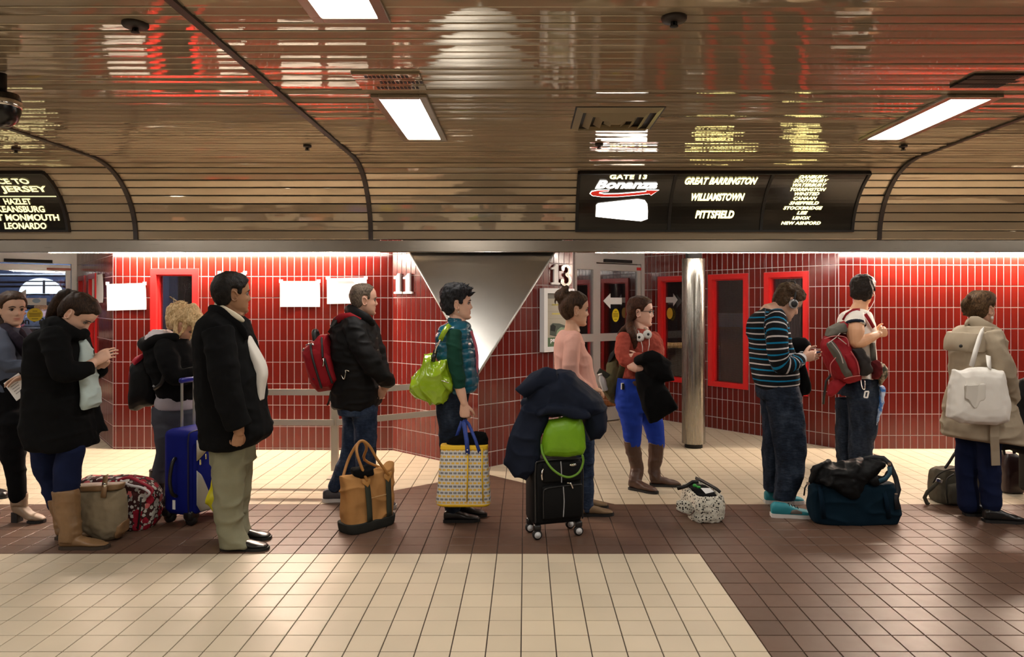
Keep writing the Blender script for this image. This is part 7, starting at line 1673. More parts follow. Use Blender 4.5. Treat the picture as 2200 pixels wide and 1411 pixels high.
# lime shoulder bag
t = thing('shoulder_bag', w(H6, 240, 1270, 5.03), 'glossy lime green shoulder bag under the arm of the teal vest', 'bag'); Yg = 5.03
lm = NT('lime_patent'); co = lm.coord(); lm.base(lm.mix(lm.noise(co, 9, 3), (0.20, 0.33, 0.010), (0.32, 0.47, 0.018)), 0.18, 0, 0.6); lm.bump(lm.noise(co, 26, 3), 0.35, 0.012); lm = lm.m
S = Shape(); S.puff(pts(H6, Yg, (180, 762, 272, 768, 290, 850, 330, 868, 420, 815, 445, 950, 462, 1070, 452, 1140, 415, 1235, 310, 1278, 180, 1245, 95, 1208, 38, 1145, 42, 1090, 105, 970, 150, 880)), 0.085, p=3.2)
fuse('body', lm, t, S, 0.006, 2, ((0.007, (13, 13, 9), 3), creases(0.020, (11, 11, 7), 4), creases(0.008, (22, 22, 14), 6)))
for pl in ([(360, 1035, Yg-0.085), (410, 1050, Yg-0.088), (462, 1085, Yg-0.07)], [(75, 1020, Yg-0.06), (100, 980, Yg-0.06), (120, 945, Yg-0.05)]): cord(t, 'zip', M['chrome'], H6, pl, 0.004)
S = Shape(); S.puff(pts(H6, Yg-0.06, (370, 985, 440, 1000, 470, 1080, 455, 1140, 390, 1110, 355, 1050)), 0.03); fuse('side_pocket', lm, t, S, 0.005, 1, ((0.004, 25, 3),))
rib(t, 'strap', lm, H6, [(345, 640, Yg-0.05), (375, 575, Yg-0.075), (410, 520, Yg-0.045), (440, 492, Yg+0.02)], 0.034, 0.005); rib(t, 'strap_end', leather_black, H6, [(270, 850, Yg-0.045), (285, 800, Yg-0.03), (300, 740, Yg-0.03)], 0.03, 0.005)
cord(t, 'swivel_clip', M['chrome'], H6, [(295, 760, Yg-0.04), (305, 715, Yg-0.045), (325, 680, Yg-0.05), (345, 640, Yg-0.055)], 0.007)

# red backpack on the balding man
t = thing('backpack', w(H5, 250, 1190, 5.5), 'red backpack with black zips on the back of the balding person', 'backpack'); Yr = 5.48
rd = cloth('red_polyester', (0.26, 0.010, 0.016), 0.2, 0.7, 360, 0.3)
S = Shape(); S.puff(pts(H5, Yr, (232, 605, 312, 592, 345, 720, 385, 900, 438, 1075, 372, 1165, 215, 1190, 150, 1130, 95, 950, 52, 765, 125, 690)), 0.135, p=4); fuse('body', rd, t, S, 0.007, 2, ((0.006, 12, 3),))
S = Shape(); S.puff(pts(H5, Yr-0.09, (130, 740, 230, 720, 330, 830, 400, 1060, 330, 1140, 220, 1150, 175, 1030)), 0.055, p=5); fuse('front_pocket', rd, t, S, 0.006, 2, ((0.004, 16, 3),))
for pl in ([(58, 755, Yr-0.075), (90, 880, Yr-0.10), (165, 1055, Yr-0.12)], [(128, 700, Yr-0.10), (150, 850, Yr-0.145), (238, 1140, Yr-0.145)], [(240, 640, Yr-0.10), (250, 830, Yr-0.15)], [(270, 850, Yr-0.15), (300, 960, Yr-0.152), (345, 1090, Yr-0.145)]): cord(t, 'zip', zip_black, H5, pl, 0.0085)
cord(t, 'grab_handle', zip_black, H5, [(185, 690, Yr-0.04), (172, 640, Yr-0.04), (165, 580, Yr-0.03), (185, 575, Yr+0.02), (205, 640, Yr+0.03)], 0.020)
for pl in ([(258, 850, Yr-0.16), (260, 890, Yr-0.165), (255, 922, Yr-0.16)], [(85, 710, Yr-0.10), (130, 695, Yr-0.12), (160, 710, Yr-0.12)], [(45, 790, Yr-0.05), (58, 745, Yr-0.08)]): cord(t, 'zip_pull', M['chrome'], H5, pl, 0.006)
rib(t, 'shoulder_strap', rd, H5, [(392, 470, Yr-0.10), (430, 425, Yr-0.125), (520, 415, Yr-0.15), (625, 470, Yr-0.145)], 0.05, 0.012)
rib(t, 'strap_webbing', zip_black, H5, [(390, 455, Yr-0.11), (355, 520, Yr-0.10), (312, 585, Yr-0.07)], 0.02, 0.006); rib(t, 'loose_strap', zip_black, H5, [(335, 1180, Yr-0.05), (320, 1260, Yr-0.06), (298, 1320, Yr-0.06)], 0.014)
cord(t, 'clasp', M['chrome'], H5, [(440, 1020, Yr-0.20), (465, 1055, Yr-0.205), (480, 1000, Yr-0.205), (485, 965, Yr-0.20), (515, 975, Yr-0.2)], 0.004)

# black and red backpack on the blonde traveller
t = thing('backpack', w(H3, 230, 1300, 5.62), 'black backpack with a red top worn by the blonde traveller', 'backpack')
S = Shape(); S.puff(pts(H3, 5.62, (95, 800, 170, 720, 260, 690, 340, 720, 390, 900, 390, 1120, 330, 1250, 210, 1275, 130, 1330, 78, 1320, 72, 1180, 82, 980)), 0.15, p=3); fuse('body', nylon_black, t, S, 0.007, 2, ((0.010, 12, 3),))
S = Shape(); S.puff(pts(H3, 5.58, (98, 790, 150, 725, 240, 685, 250, 720, 190, 800, 150, 855)), 0.10, p=3); fuse('top_panel', plain('coral_red_nylon', (0.50, 0.018, 0.045), 0.5), t, S, 0.006, 1, ())
S = Shape(); S.puff(pts(H3, 5.59, (92, 830, 145, 860, 140, 1000, 110, 1060, 82, 1000)), 0.10, p=3); fuse('side_panel', plain('dark_red_nylon', (0.12, 0.008, 0.015), 0.6), t, S, 0.006, 1, ())
rib(t, 'loose_strap', zip_black, H3, [(90, 1100, 5.50), (55, 1150, 5.50), (35, 1200, 5.50)], 0.02); cord(t, 'shoulder_strap', zip_black, H3, [(280, 700, 5.50), (320, 660, 5.44), (400, 640, 5.42), (450, 720, 5.40), (400, 1000, 5.40), (320, 1080, 5.46)], 0.016)
mb = MB(); mb.box(w(H3, 325, 1068, 5.45), (0.05, 0.006, 0.015), Matrix.Rotation(0.6, 3, 'Y')); mb.build('reflector', plain('silver_tab', (0.30, 0.30, 0.32), 0.4), t)

# olive backpack
t = thing('backpack', w(H8, 150, 1150, 6.22), 'olive canvas backpack on the person in the rust sweater', 'backpack'); Yo = 6.2
ol = cloth('olive_canvas', (0.088, 0.078, 0.040), 0.25, 0.9, 360, 0.5)
S = Shape(); S.puff(pts(H8, Yo, (205, 605, 240, 700, 300, 760, 300, 900, 250, 1020, 195, 1160, 130, 1145, 62, 1025, 38, 935, 110, 860, 100, 770, 150, 670)), 0.13, p=3); fuse('body', ol, t, S, 0.007, 2, ((0.009, 14, 3), (0.004, 34, 4)))
S = Shape(); S.puff(pts(H8, Yo-0.10, (40, 935, 130, 890, 210, 960, 200, 1080, 130, 1100, 80, 1040)), 0.05, p=3); fuse('side_pocket', ol, t, S, 0.006, 1, ((0.006, 22, 3),))
S = Shape(); S.puff(pts(H8, Yo-0.02, (118, 755, 150, 660, 208, 600, 212, 640, 170, 690)), 0.11, p=3); fuse('dark_flap', blk_cotton, t, S, 0.006, 1, ())
rib(t, 'shoulder_strap', ol, H8, [(240, 900, Yo-0.20), (265, 800, Yo-0.29), (285, 700, Yo-0.32), (270, 600, Yo-0.30)], 0.05, 0.008)
t2 = thing('water_bottle', w(H8, 55, 900, Yo-0.13), 'clear water bottle in the side pocket of the olive backpack', 'bottle')
ax = Vector((-0.35, 0, 1)); mb = MB(); mb.lathe([(0.026, -0.10), (0.030, -0.09), (0.030, 0.0), (0.016, 0.03), (0.014, 0.034)], w(H8, 62, 915, Yo-0.13), ax, 16); mb.build('bottle_body', plain('clear_plastic', (0.45, 0.45, 0.45), 0.15, 0, 0.6), t2, True); mb = MB(); mb.lathe([(0.017, 0.034), (0.017, 0.050)], w(H8, 62, 915, Yo-0.13), ax, 16); mb.build('cap', M['white_plastic'], t2, True)
mb = MB(); mb.box(w(H8, 75, 860, Yo-0.10), (0.10, 0.012, 0.055), Matrix.Rotation(0.55, 3, 'Y'), 0.004); setp(mb.build('notebook', plain('dark_green_cover', (0.02, 0.022, 0.014), 0.5), None), 'dark green notebook poking from the olive backpack pocket', 'notebook')
# coat over the crossed arms
S = Shape(); Yc_ = 5.76
S.puff(pts(H8, Yc_, (430, 660, 560, 625, 650, 650, 740, 760, 770, 830, 802, 930, 690, 950, 600, 940, 500, 850, 440, 740)), 0.075, p=2.6); S.puff(pts(H8, Yc_+0.02, (405, 850, 520, 800, 640, 880, 690, 950, 830, 1200, 760, 1270, 620, 1330, 545, 1352, 475, 1220, 405, 1000)), 0.06, p=2.6)
S.tube([(w(H8, 440, 720, Yc_), 0.05), (w(H8, 560, 690, Yc_-0.03), 0.06), (w(H8, 690, 760, Yc_), 0.05)], n=12)
o = fuse('coat', blk_wool, None, S, 0.009, 2, ((0.010, (12, 12, 6), 3), creases(0.016, (9, 9, 6), 4))); setp(o, 'black coat draped over the crossed arms of the rust sweater', 'coat')

# carry-on with green pouch and navy coat
K = crop(1070, 780, 1411/400)
ku, kv = Vector((0.956, 0.293, 0)), Vector((-0.293, 0.956, 0)); K0 = Vector((0.068, 4.70, 0)); Rk = Matrix((ku, kv, UP)).transposed()
def kp(a, b, z): return K0+ku*a+kv*b+UP*z
t = thing('suitcase', K0, 'black carry-on suitcase with silver hubbed wheels under a navy coat', 'suitcase')
mb = MB(); mb.box(kp(0.165, 0.125, 0.305), (0.345, 0.215, 0.43), Rk, 0.035); mb.build('body', nylon_black, t, True)
nb2 = plain('black_nylon_pocket', (0.0028, 0.0028, 0.003), 0.7, spec=0.2, bump=0.3, bscale=500)
mb = MB(); mb.box(kp(0.185, 0.012, 0.44), (0.275, 0.03, 0.13), Rk, 0.013); mb.build('upper_pocket', nb2, t, True)
mb = MB(); mb.box(kp(0.185, 0.010, 0.245), (0.285, 0.035, 0.225), Rk, 0.015); mb.build('lower_pocket', nb2, t, True)
kc = lambda nm, P, r, m: mesh_obj(nm, *(lambda q: (q.v, q.f))(Shape().tube([(p, r) for p in P], n=8, sub=3)), m, t)
pg = plain('black_piping', (0.015, 0.015, 0.016), 0.35)
kc('piping', [kp(0.005, 0.02, 0.12), kp(0.002, 0.018, 0.3), kp(0.004, 0.02, 0.48), kp(0.04, 0.02, 0.518), kp(0.29, 0.02, 0.518), kp(0.333, 0.02, 0.48), kp(0.333, 0.02, 0.12)], 0.006, pg)
kc('piping', [kp(0.05, -0.008, 0.15), kp(0.05, -0.009, 0.30), kp(0.08, -0.01, 0.345), kp(0.31, -0.01, 0.352)], 0.004, pg)
gs = plain('silver_piping', (0.35, 0.35, 0.36), 0.4)
kc('silver_strip', [kp(0.170, -0.004, 0.51), kp(0.174, -0.006, 0.46), kp(0.176, -0.005, 0.375)], 0.0035, gs); kc('silver_strip', [kp(0.186, -0.009, 0.345), kp(0.192, -0.010, 0.25), kp(0.186, -0.010, 0.15)], 0.0035, gs)
S = Shape(); S.ell(kp(0.256, -0.006, 0.484), (0.026, 0.006, 0.010), Rk); mesh_obj('badge', S.v, S.f, M['chrome'], t)
for P_ in ([kp(0.045, -0.012, 0.47), kp(0.035, -0.016, 0.44), kp(0.038, -0.016, 0.405)], [kp(0.215, -0.014, 0.37), kp(0.235, -0.02, 0.365), kp(0.248, -0.02, 0.335)]): kc('zip_pull', P_, 0.006, M['chrome'])
for a, b in ((0.02, 0.04), (0.02, 0.20), (0.31, 0.04), (0.31, 0.20)):
    mb = MB(); mb.box(kp(a, b, 0.078), (0.05, 0.05, 0.045), Rk, 0.012); mb.build('caster_fork', leather_black, t, True)
    d_ = Vector((0.25, -0.97, 0)); c_ = kp(a, b, 0.033)+d_*0.004
    mb = MB(); mb.lathe([(0.020, -0.016), (0.031, -0.013), (0.033, 0.0), (0.031, 0.013), (0.020, 0.016)], c_, d_, 22); wh = mb.build('wheel', M['black'], t, True)
    mb = MB(); mb.lathe([(0.022, 0.0145), (0.021, 0.019), (0.009, 0.020), (0.008, 0.023), (0.002, 0.023)], c_, d_, 20); mb.build('hub', plain('silver_plastic', (0.60, 0.60, 0.60), 0.35), wh, True)
for a in (0.10, 0.24): kc('handle_post', [kp(a, 0.215, 0.50), kp(a, 0.215, 0.75), kp(a, 0.215, 0.98)], 0.009, M['chrome'])
kc('handle_grip', [kp(0.08, 0.215, 0.985), kp(0.17, 0.215, 0.99), kp(0.26, 0.215, 0.985)], 0.015, M['black'])
t = thing('handbag', w(K, 500, 700, 4.76), 'bright green soft bag sitting on the black carry-on suitcase', 'bag')
gm = NT('apple_green_vinyl'); co = gm.coord(); gm.base(gm.mix(gm.noise(co, 10, 3), (0.13, 0.30, 0.006), (0.20, 0.42, 0.010)), 0.42, 0, 0.4); gm.bump(gm.noise(co, 18, 3), 0.4, 0.012)
S = Shape(); S.puff(pts(K, 4.76, (385, 430, 500, 405, 625, 405, 650, 480, 668, 640, 645, 692, 520, 708, 400, 705, 325, 690, 328, 600, 350, 510)), 0.075, p=3); fuse('body', gm.m, t, S, 0.006, 2, ((0.008, (14, 14, 10), 3),))
cord(t, 'strap', plain('green_strap', (0.11, 0.25, 0.012), 0.5), K, [(328, 620, 4.70), (340, 690, 4.655), (400, 790, 4.63), (480, 850, 4.64), (550, 862, 4.655), (615, 825, 4.69), (645, 750, 4.70), (640, 700, 4.70)], 0.0075)
nv = cloth('navy_shell', (0.0085, 0.0125, 0.026), 0.35, 0.7, 320, 0.3)
S = Shape()
S.puff(pts(K, 4.86, (180, 300, 245, 170, 340, 85, 470, 50, 580, 82, 700, 175, 800, 275, 825, 360, 700, 400, 560, 380, 410, 400, 320, 390, 250, 420)), 0.175, p=2.4)
S.puff(pts(K, 4.77, (300, 250, 385, 400, 335, 560, 315, 680, 290, 780, 215, 900, 110, 850, 35, 765, 55, 640, 120, 470, 200, 320)), 0.065, p=3, c=w(K, 210, 580, 4.77))
S.puff(pts(K, 4.86, (650, 340, 800, 270, 838, 400, 832, 520, 775, 585, 705, 578, 660, 500)), 0.105, p=2.4)
S.tube([(w(K, 420, 120, 4.80), 0.075), (w(K, 330, 115, 4.78), 0.068), (w(K, 240, 165, 4.77), 0.058), (w(K, 165, 235, 4.76), 0.046)], n=16, cap=False)
S.tube([(w(K, 325, 370, 4.70), 0.030), (w(K, 420, 355, 4.685), 0.034), (w(K, 540, 365, 4.685), 0.032), (w(K, 660, 390, 4.70), 0.025)], n=12)
o = fuse('coat', nv, None, S, 0.008, 2, ((0.008, (10, 10, 8), 3), creases(0.022, (6, 6, 8), 4), (0.005, (22, 22, 18), 4))); setp(o, 'navy coat heaped over the handle of the black carry-on suitcase', 'coat')

# black and white print bag
PB = crop(1420, 1000, 1411/150)
t = thing('holdall', W(1500, 1120, 5.2), 'white holdall with small black print standing open on brown tiles', 'bag')
pr = NT('spot_print'); co = pr.coord(); out = (0.60, 0.57, 0.48)
for sc, rr, off in ((46, 0.30, 0), (46, 0.20, 0.011), (90, 0.22, 0.03)):
    mp = pr.n('ShaderNodeMapping'); mp.inputs['Location'].default_value = (off, off*0.5, off); pr.l(co, mp.inputs[0]); v = pr.n('ShaderNodeTexVoronoi'); v.inputs['Scale'].default_value = sc; v.inputs['Randomness'].default_value = 0.75; pr.l(mp.outputs[0], v.inputs['Vector'])
    out = pr.mix(pr.math('LESS_THAN', v.outputs['Distance'], rr), out, (0.018, 0.015, 0.013))
pr.base(out, 0.7, 0, 0.3)
A0, hu_, hv_ = Vector((1.20, 5.07, 0)), Vector((0.225, 0.02, 0)), Vector((-0.05, 0.36, 0)); cB = A0+(hu_+hv_)/2
def bagring(z, ku_, kv_, tilt=0.0, n=36, e=0.5):
    R_ = []
    for j in range(n):
        a = 2*PI*j/n; x, y = math.copysign(abs(math.cos(a))**e, math.cos(a)), math.copysign(abs(math.sin(a))**e, math.sin(a)); R_.append(cB+hu_*(0.5*ku_*x)+hv_*(0.5*kv_*y)+UP*max(0.001, z+tilt*y))
    return R_
S = Shape(); S.rings([bagring(0.002, 0.94, 0.96), bagring(0.03, 1.04, 1.04), bagring(0.10, 1.08, 1.06), bagring(0.16, 1.02, 1.02, 0.005), bagring(0.195, 0.92, 0.96, 0.012), bagring(0.20, 0.70, 0.85, 0.012), bagring(0.17, 0.62, 0.78, 0.012)])
fuse('body', pr.m, t, S, 0.0055, 2, ((0.009, 18, 3), (0.004, 44, 4)))
S = Shape(); S.rings([bagring(0.16, 0.60, 0.74, 0.012), bagring(0.187, 0.66, 0.80, 0.012), bagring(0.192, 0.60, 0.74, 0.012)]); fuse('black_lining', blk_cotton, t, S, 0.005, 1, ((0.006, 25, 3),))
rib(t, 'handle', zip_black, PB, [(700, 250, 5.36), (840, 310, 5.30), (1000, 400, 5.22), (1120, 470, 5.16), (1200, 540, 5.14)], 0.022, 0.008); rib(t, 'handle', zip_black, PB, [(330, 460, 5.30), (420, 440, 5.28), (520, 410, 5.28), (640, 330, 5.30), (760, 330, 5.28)], 0.026, 0.008)
S = Shape(); S.puff(pts(PB, 5.17, (330, 690, 500, 700, 690, 750, 680, 870, 600, 990, 400, 940, 320, 880)), 0.025, axis=(-0.9, -0.4, 0), p=5); fuse('flap_pocket', pr.m, t, S, 0.005, 1, ()); cord(t, 'pocket_piping', plain('brown_piping', (0.10, 0.045, 0.03), 0.6), PB, [(320, 900, 5.15), (430, 955, 5.13), (590, 998, 5.12), (670, 900, 5.12), (690, 770, 5.12)], 0.004)
mb = MB(); q4 = [w(PB, 805, 460, 5.12), w(PB, 990, 462, 5.16), w(PB, 1070, 530, 5.15), w(PB, 905, 568, 5.10)]; mb.prism(q4, (0, 0.001, 0.003)); setp(mb.build('paper_tag', M['paper'], None), 'white paper lying in the open top of the print holdall', 'paper')
S = Shape(); S.ell(w(PB, 680, 400, 5.25), (0.014, 0.014, 0.012)); S.ell(w(PB, 765, 435, 5.23), (0.014, 0.012, 0.010)); S.tube([(w(PB, 680, 400, 5.25), 0.008), (w(PB, 765, 435, 5.23), 0.008)]); setp(mesh_obj('keyring', S.v, S.f, plain('green_plastic', (0.02, 0.30, 0.03), 0.4), None), 'small green trinket in the print holdall', 'trinket')

# blue duffel with black coat on top
BD = crop(1600, 940, 2200/360)
t = thing('duffel_bag', W(1830, 1128, 5.2), 'dark teal blue duffel bag on the floor beside turquoise shoes', 'bag')
bd = cloth('petrol_canvas', (0.0025, 0.014, 0.026), 0.3, 0.85, 360, 0.5)
S = Shape(); S.rows(BD, 5.125, [(585, 880, 1930, 0.07), (650, 850, 1960, 0.09), (760, 838, 1985, 0.10), (900, 835, 2000, 0.10), (1020, 850, 2005, 0.10), (1090, 880, 1990, 0.095), (1116, 910, 1975, 0.085)], e=0.5); fuse('body', bd, t, S, 0.007, 2, ((0.008, 12, 3), creases(0.014, (7, 7, 9), 4)))
for pl in ([(985, 620, 5.06), (1010, 820, 5.015), (1040, 1060, 5.03)], [(1800, 620, 5.06), (1860, 820, 5.01), (1900, 1060, 5.03)]): rib(t, 'webbing', cloth('petrol_webbing', (0.003, 0.014, 0.028), 0.2), BD, pl, 0.03, 0.006)
rib(t, 'shoulder_strap', plain('black_webbing', (0.006, 0.008, 0.012), 0.7), BD, [(1560, 290, 5.10), (1700, 262, 5.09), (1820, 270, 5.09), (1900, 340, 5.08), (1980, 520, 5.07), (2020, 680, 5.06), (1990, 790, 5.04), (2010, 940, 5.03)], 0.035, 0.005)
rib(t, 'shoulder_strap', plain('petrol_strap', (0.005, 0.05, 0.085), 0.7), BD, [(1900, 380, 5.05), (1905, 470, 5.04), (1850, 540, 5.03), (1740, 580, 5.02)], 0.03, 0.005); rib(t, 'strap_tail', zip_black, BD, [(830, 590, 5.06), (790, 660, 5.06), (778, 760, 5.06)], 0.010)
for x, y in ((1895, 345), (1985, 745), (830, 600)): mb = MB(); mb.box(w(BD, x, y, 5.05), (0.025, 0.01, 0.02), None, 0.004); mb.build('buckle', M['chrome'], t)
S = Shape(); Yb = 5.12
S.puff(pts(BD, Yb, (850, 560, 920, 430, 990, 340, 1090, 330, 1220, 350, 1330, 310, 1440, 260, 1560, 290, 1720, 260, 1850, 290, 1780, 360, 1690, 440, 1620, 540, 1540, 640, 1480, 760, 1350, 740, 1250, 740, 1100, 640, 980, 560)), 0.12, p=2.6, c=w(BD, 1280, 500, Yb))
S.puff(pts(BD, Yb-0.09, (1000, 560, 1200, 480, 1480, 520, 1500, 760, 1380, 800, 1250, 760, 1080, 640)), 0.05, p=2.5); S.tube([(w(BD, 860, 560, Yb-0.05), 0.02), (w(BD, 930, 440, Yb-0.05), 0.03), (w(BD, 1010, 360, Yb-0.03), 0.03), (w(BD, 1100, 345, Yb), 0.03)], n=10); S.tube([(w(BD, 1600, 560, Yb-0.06), 0.022), (w(BD, 1750, 560, Yb-0.07), 0.025), (w(BD, 1850, 520, Yb-0.06), 0.02), (w(BD, 1890, 440, Yb-0.05), 0.015)], n=10)
o = fuse('coat', cloth('black_padded_nylon', (0.006, 0.006, 0.0065), 0.4, 0.6, 200, 0.4), None, S, 0.007, 1, ((0.010, (16, 16, 16), 3), creases(0.022, (10, 10, 12), 4), (0.004, 40, 4))); setp(o, 'black jacket crumpled on top of the dark teal duffel bag', 'coat')

# red hiking pack
t = thing('backpack', w(H10, 250, 1060, 6.75), 'red and grey hiking backpack worn by the person in white T-shirt', 'backpack'); Yh = 6.74
hr = cloth('crimson_ripstop', (0.25, 0.012, 0.018), 0.25, 0.65, 420, 0.3); hg = cloth('grey_ripstop', (0.105, 0.098, 0.082), 0.25, 0.7, 420, 0.3)
S = Shape(); S.puff(pts(H10, Yh, (68, 700, 95, 630, 190, 595, 295, 600, 330, 720, 400, 820, 432, 950, 430, 1040, 310, 1080, 200, 1045, 140, 950, 100, 870, 72, 780)), 0.15, p=3); fuse('body', hr, t, S, 0.007, 2, ((0.010, 12, 3), (0.004, 34, 4)))
S = Shape(); S.puff(pts(H10, Yh-0.02, (108, 625, 150, 550, 215, 510, 262, 490, 300, 560, 290, 600, 200, 600, 130, 640)), 0.12, p=3); fuse('lid', hg, t, S, 0.006, 2, ((0.010, 20, 3),))
S = Shape(); S.puff(pts(H10, Yh-0.05, (240, 500, 290, 475, 310, 500, 310, 570, 260, 580)), 0.07, p=3); fuse('lid_pocket', hr, t, S, 0.006, 1, ())
S = Shape(); S.puff(pts(H10, Yh-0.12, (108, 690, 170, 660, 240, 760, 330, 950, 360, 1000, 300, 1020, 240, 940, 180, 820)), 0.045, p=3); fuse('mesh_panel', hg, t, S, 0.006, 1, ((0.006, 24, 3),))
S = Shape(); S.puff(pts(H10, Yh-0.13, (250, 780, 350, 770, 410, 870, 430, 980, 360, 1000, 300, 920)), 0.05, p=3); fuse('side_pocket', hr, t, S, 0.006, 1, ((0.006, 20, 3),))
S = Shape(); S.puff(pts(H10, Yh-0.14, (350, 745, 440, 740, 520, 820, 545, 960, 500, 1010, 430, 1000, 400, 860)), 0.05, p=3); fuse('hip_wing', cloth('charcoal_mesh', (0.028, 0.024, 0.024), 0.4), t, S, 0.006, 1, ((0.008, 24, 3),))
S = Shape(); S.puff(pts(H10, Yh-0.02, (115, 1180, 150, 1060, 210, 1020, 300, 1060, 250, 1110, 200, 1170, 150, 1205)), 0.06, p=3); fuse('hip_pad', hr, t, S, 0.006, 1, ((0.006, 24, 3),))
rib(t, 'loose_strap', zip_black, H10, [(160, 985, 6.68), (110, 1050, 6.68), (95, 1160, 6.68), (83, 1270, 6.68)], 0.022); rib(t, 'shoulder_strap', hr, H10, [(285, 475, 6.72), (315, 425, 6.68), (370, 390, 6.66), (430, 385, 6.66)], 0.05, 0.01); rib(t, 'chest_strap', hr, H10, [(480, 415, 6.66), (520, 475, 6.64), (560, 545, 6.66)], 0.03, 0.008)
rib(t, 'hip_belt', hg, H10, [(548, 690, 6.69), (556, 780, 6.68), (560, 860, 6.67)], 0.05, 0.008)
for pl in ([(95, 650, 6.60), (190, 625, 6.575), (300, 640, 6.575), (325, 720, 6.58)], [(345, 770, 6.55), (405, 870, 6.54), (425, 985, 6.55)], [(200, 830, 6.57), (150, 900, 6.585), (160, 1000, 6.61)], [(280, 1030, 6.58), (350, 1010, 6.56), (430, 1000, 6.55)]): cord(t, 'seam', plain('pale_red_piping', (0.42, 0.12, 0.12), 0.6), H10, pl, 0.004)
for pl in ([(130, 690, 6.56), (200, 640, 6.58), (240, 600, 6.60)], [(160, 680, 6.56), (240, 790, 6.55), (270, 880, 6.55)], [(225, 640, 6.58), (300, 700, 6.58)]): cord(t, 'lash_cord', plain('pale_cord', (0.45, 0.38, 0.36), 0.7), H10, pl, 0.004)
S = Shape(); S.puff(pts(H10, 6.66, (545, 870, 590, 855, 625, 890, 628, 990, 600, 1040, 555, 1030)), 0.07, p=3); setp(fuse('pouch', cloth('dark_red_pouch', (0.10, 0.012, 0.014), 0.4), None, S, 0.006, 1, ((0.01, 24, 3),)), 'dark red pouch at the waist of the person in white T-shirt', 'pouch')
S = Shape(); S.puff(pts(H10, 6.72, (600, 880, 640, 875, 678, 920, 675, 1000, 655, 1040, 620, 1090, 600, 1000)), 0.07, p=3); cam_ = NT('camouflage'); co = cam_.coord(); cam_.base(cam_.ramp(cam_.noise(co, 24, 2), [(0.40, (0.03, 0.03, 0.018)), (0.48, (0.16, 0.13, 0.08)), (0.56, (0.34, 0.28, 0.20))], 'CONSTANT'), 0.85); setp(fuse('bundle', cam_.m, None, S, 0.006, 1, ((0.01, 24, 3),)), 'camouflage bundle strapped in front of the white T-shirt waist', 'bundle')
S = Shape(); S.puff(pts(H10, 6.72, (608, 1095, 650, 1085, 668, 1115, 645, 1180, 650, 1260, 635, 1340, 610, 1400, 585, 1480, 575, 1470, 590, 1350, 612, 1240, 618, 1160)), 0.04, p=3, c=w(H10, 625, 1230, 6.72)); bl = NT('blue_film'); co = bl.coord(); bl.base(bl.ramp(bl.noise(co, 26, 3), [(0.42, (0.03, 0.14, 0.42)), (0.6, (0.50, 0.58, 0.72))]), 0.3); setp(fuse('plastic_bag', bl.m, None, S, 0.005, 1, ((0.008, 30, 3),)), 'blue and white plastic bag hanging at the front of the jeans', 'bag')
t = thing('key_clip', w(H10, 480, 1050, 6.56), 'white luggage tag on a carabiner hanging from hiking backpack', 'tag')
cord(t, 'carabiner', M['chrome'], H10, [(440, 1045, 6.58), (450, 1110, 6.56), (475, 1130, 6.55), (478, 1060, 6.56), (470, 1040, 6.58)], 0.005)
for pl in ([(470, 1205, 6.55), (480, 1150, 6.55)], [(480, 1150, 6.55), (512, 1150, 6.55)], [(512, 1150, 6.55), (500, 1208, 6.55)], [(500, 1208, 6.55), (470, 1205, 6.55)]): mb = MB(); mb.tube([w(H10, *p) for p in pl], 0.007, 6); mb.build('tag_frame', M['white_plastic'], t)

# white tote of the trench coat
t = thing('tote_bag', w(H11, 420, 1370, 4.97), 'large white cotton tote on the shoulder of the trench coat', 'bag'); Yw = 4.93
wc = NT('white_cotton_tote'); co = wc.coord(); f = wc.noise(co, 5, 3); wc.base(wc.mix(f, (0.78, 0.74, 0.67), (0.86, 0.82, 0.76)), 0.85, 0, 0.2); wc.bump(wc.noise(co, 380, 2), 0.3, 0.002)
S = Shape(); S.puff(pts(H11, Yw, (168, 828, 300, 808, 400, 822, 520, 818, 660, 838, 690, 950, 722, 1150, 726, 1210, 705, 1345, 600, 1362, 420, 1368, 240, 1358, 112, 1300, 128, 1150, 148, 960)), 0.07, p=4)
def folds(V, N):
    x = (V[:, 0]-w(H11, 415, 900, Yw).x)/0.3; z = (V[:, 2]-w(H11, 415, 1360, Yw).z)/0.36
    return 0.010*np.sin(x*8+1.5*z)*np.clip(z, 0, 1)+0.012*vnoise(np.stack([x*3, x*0, z*1.2], 1), 4)
fuse('body', wc.m, t, S, 0.0065, 2, (folds, (0.003, 30, 4)))
S = Shape(); S.puff([p+Vector((0, 0.0, 0)) for p in pts(H11, Yw-0.0705, (285, 980, 485, 975, 485, 1110, 470, 1135, 440, 1145, 410, 1210, 380, 1218, 350, 1190, 320, 1140, 285, 1120))], 0.004, p=6); fuse('inner_pocket', plain('pocket_cloth', (0.70, 0.66, 0.59), 0.9), t, S, 0.003, 3, (folds,))
rib(t, 'strap', wc.m, H11, [(350, 805, Yw-0.05), (390, 660, Yw-0.02), (430, 530, Yw+0.03), (455, 465, Yw+0.07), (480, 440, Yw+0.14)], 0.034, 0.004); rib(t, 'strap', wc.m, H11, [(525, 822, Yw-0.04), (522, 780, Yw+0.0), (515, 700, Yw+0.03)], 0.034, 0.004)
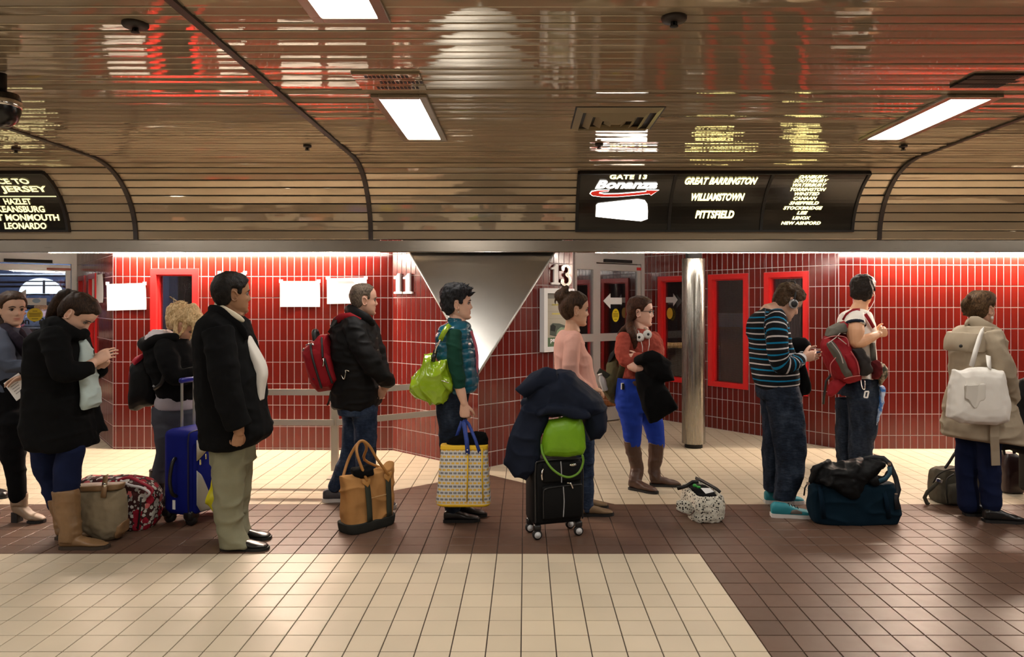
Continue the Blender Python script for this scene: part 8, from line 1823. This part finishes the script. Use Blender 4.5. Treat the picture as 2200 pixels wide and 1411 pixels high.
# grey duffel behind the jeans of the trench coat
GD = crop(1960, 900, 1411/240)
t = thing('duffel_bag', W(2050, 1090, 5.6), 'grey canvas duffel bag standing behind the trench coat', 'bag')
gc = cloth('grey_taupe_canvas', (0.088, 0.078, 0.058), 0.25, 0.9, 320, 0.5)
g0 = Vector(((2062-CX)*5.48/F, 5.48, 0)); gu = Vector((0.80, 0.0, 0)).normalized(); 
S = Shape(); S.rows(GD, 5.66, [(620, 290, 860, 0.09), (680, 262, 880, 0.125), (780, 250, 890, 0.14), (900, 248, 890, 0.145), (990, 252, 890, 0.145), (1035, 275, 880, 0.13)], e=0.6); fuse('body', gc, t, S, 0.007, 2, ((0.008, 14, 3), (0.004, 34, 4)))
S = Shape(); S.puff(pts(GD, 5.51, (450, 830, 600, 800, 620, 1000, 560, 1080, 440, 1070, 420, 950)), 0.04, p=4); fuse('end_pocket', gc, t, S, 0.006, 1, ())
for pl in ([(262, 800, 5.60), (330, 700, 5.56), (450, 640, 5.55), (560, 625, 5.55)], [(445, 1060, 5.50), (430, 900, 5.50), (440, 760, 5.52), (520, 700, 5.53)]): cord(t, 'piping', plain('dark_taupe_piping', (0.02, 0.017, 0.013), 0.7), GD, pl, 0.006)
cord(t, 'handle', leather_black, GD, [(420, 610, 5.56), (470, 540, 5.56), (540, 430, 5.58), (600, 375, 5.6), (680, 400, 5.62), (780, 520, 5.6), (835, 640, 5.58)], 0.011)
rib(t, 'loose_strap', gc, GD, [(330, 780, 5.55), (270, 850, 5.55), (190, 920, 5.55), (155, 990, 5.55), (185, 1060, 5.56), (210, 1080, 5.56)], 0.03, 0.004); mb = MB(); mb.box(w(GD, 340, 778, 5.53), (0.05, 0.012, 0.03), Matrix.Rotation(0.3, 3, 'Y'), 0.004); mb.build('buckle', M['chrome'], t)
# brown bag at the right edge
t = thing('handbag', w(GD, 1230, 940, 5.88), 'dark brown leather bag standing on the floor at the right edge', 'bag')
S = Shape(); S.rows(GD, 5.95, [(420, 1150, 1280, 0.05), (500, 1110, 1335, 0.075), (700, 1095, 1355, 0.09), (860, 1088, 1360, 0.09), (905, 1095, 1355, 0.085)], e=0.45); fuse('body', plain('oxblood_leather', (0.020, 0.006, 0.006), 0.4, bump=0.2, bscale=50), t, S, 0.007, 1, ((0.005, 14, 3),))
cord(t, 'handle', leather_black, GD, [(1160, 440, 5.93), (1150, 330, 5.93), (1210, 290, 5.93), (1265, 340, 5.93), (1300, 480, 5.93)], 0.012)
for x in (1130, 1310): mb = MB(); mb.box(w(GD, x, 910, 5.95), (0.03, 0.03, 0.03), None, 0.006); mb.build('foot', leather_black, t)
# dark coat over a suitcase at the right edge
T = lambda x, y: (x, y)
t = thing('suitcase', W(2250, 1080, 5.55), 'black upright suitcase at the right edge under a dark coat', 'suitcase')
mb = MB(); mb.box((W(2262, 900, 5.62).x, 5.62, 0.40), (0.40, 0.25, 0.66), None, 0.04); mb.build('body', nylon_black, t, True)
for dx in (-0.15, 0.15):
    mb = MB(); mb.lathe([(0.02, -0.02), (0.04, -0.016), (0.04, 0.016), (0.02, 0.02)], (W(2262, 900, 5.62).x+dx, 5.53, 0.04), (1, 0, 0), 18); mb.build('wheel', M['black'], t, True)
S = Shape(); S.puff(pts(T, 5.6, (2178, 845, 2195, 815, 2225, 800, 2300, 800, 2350, 840, 2350, 960, 2300, 1000, 2200, 975, 2120, 960, 2118, 945, 2172, 935, 2182, 890)), 0.17, p=2.6, c=w(T, 2260, 890, 5.6)); o = fuse('coat', cloth('charcoal_wool', (0.007, 0.007, 0.0075), 0.4), None, S, 0.010, 2, ((0.012, 12, 3),)); setp(o, 'dark coat over the black suitcase at the right edge', 'coat')
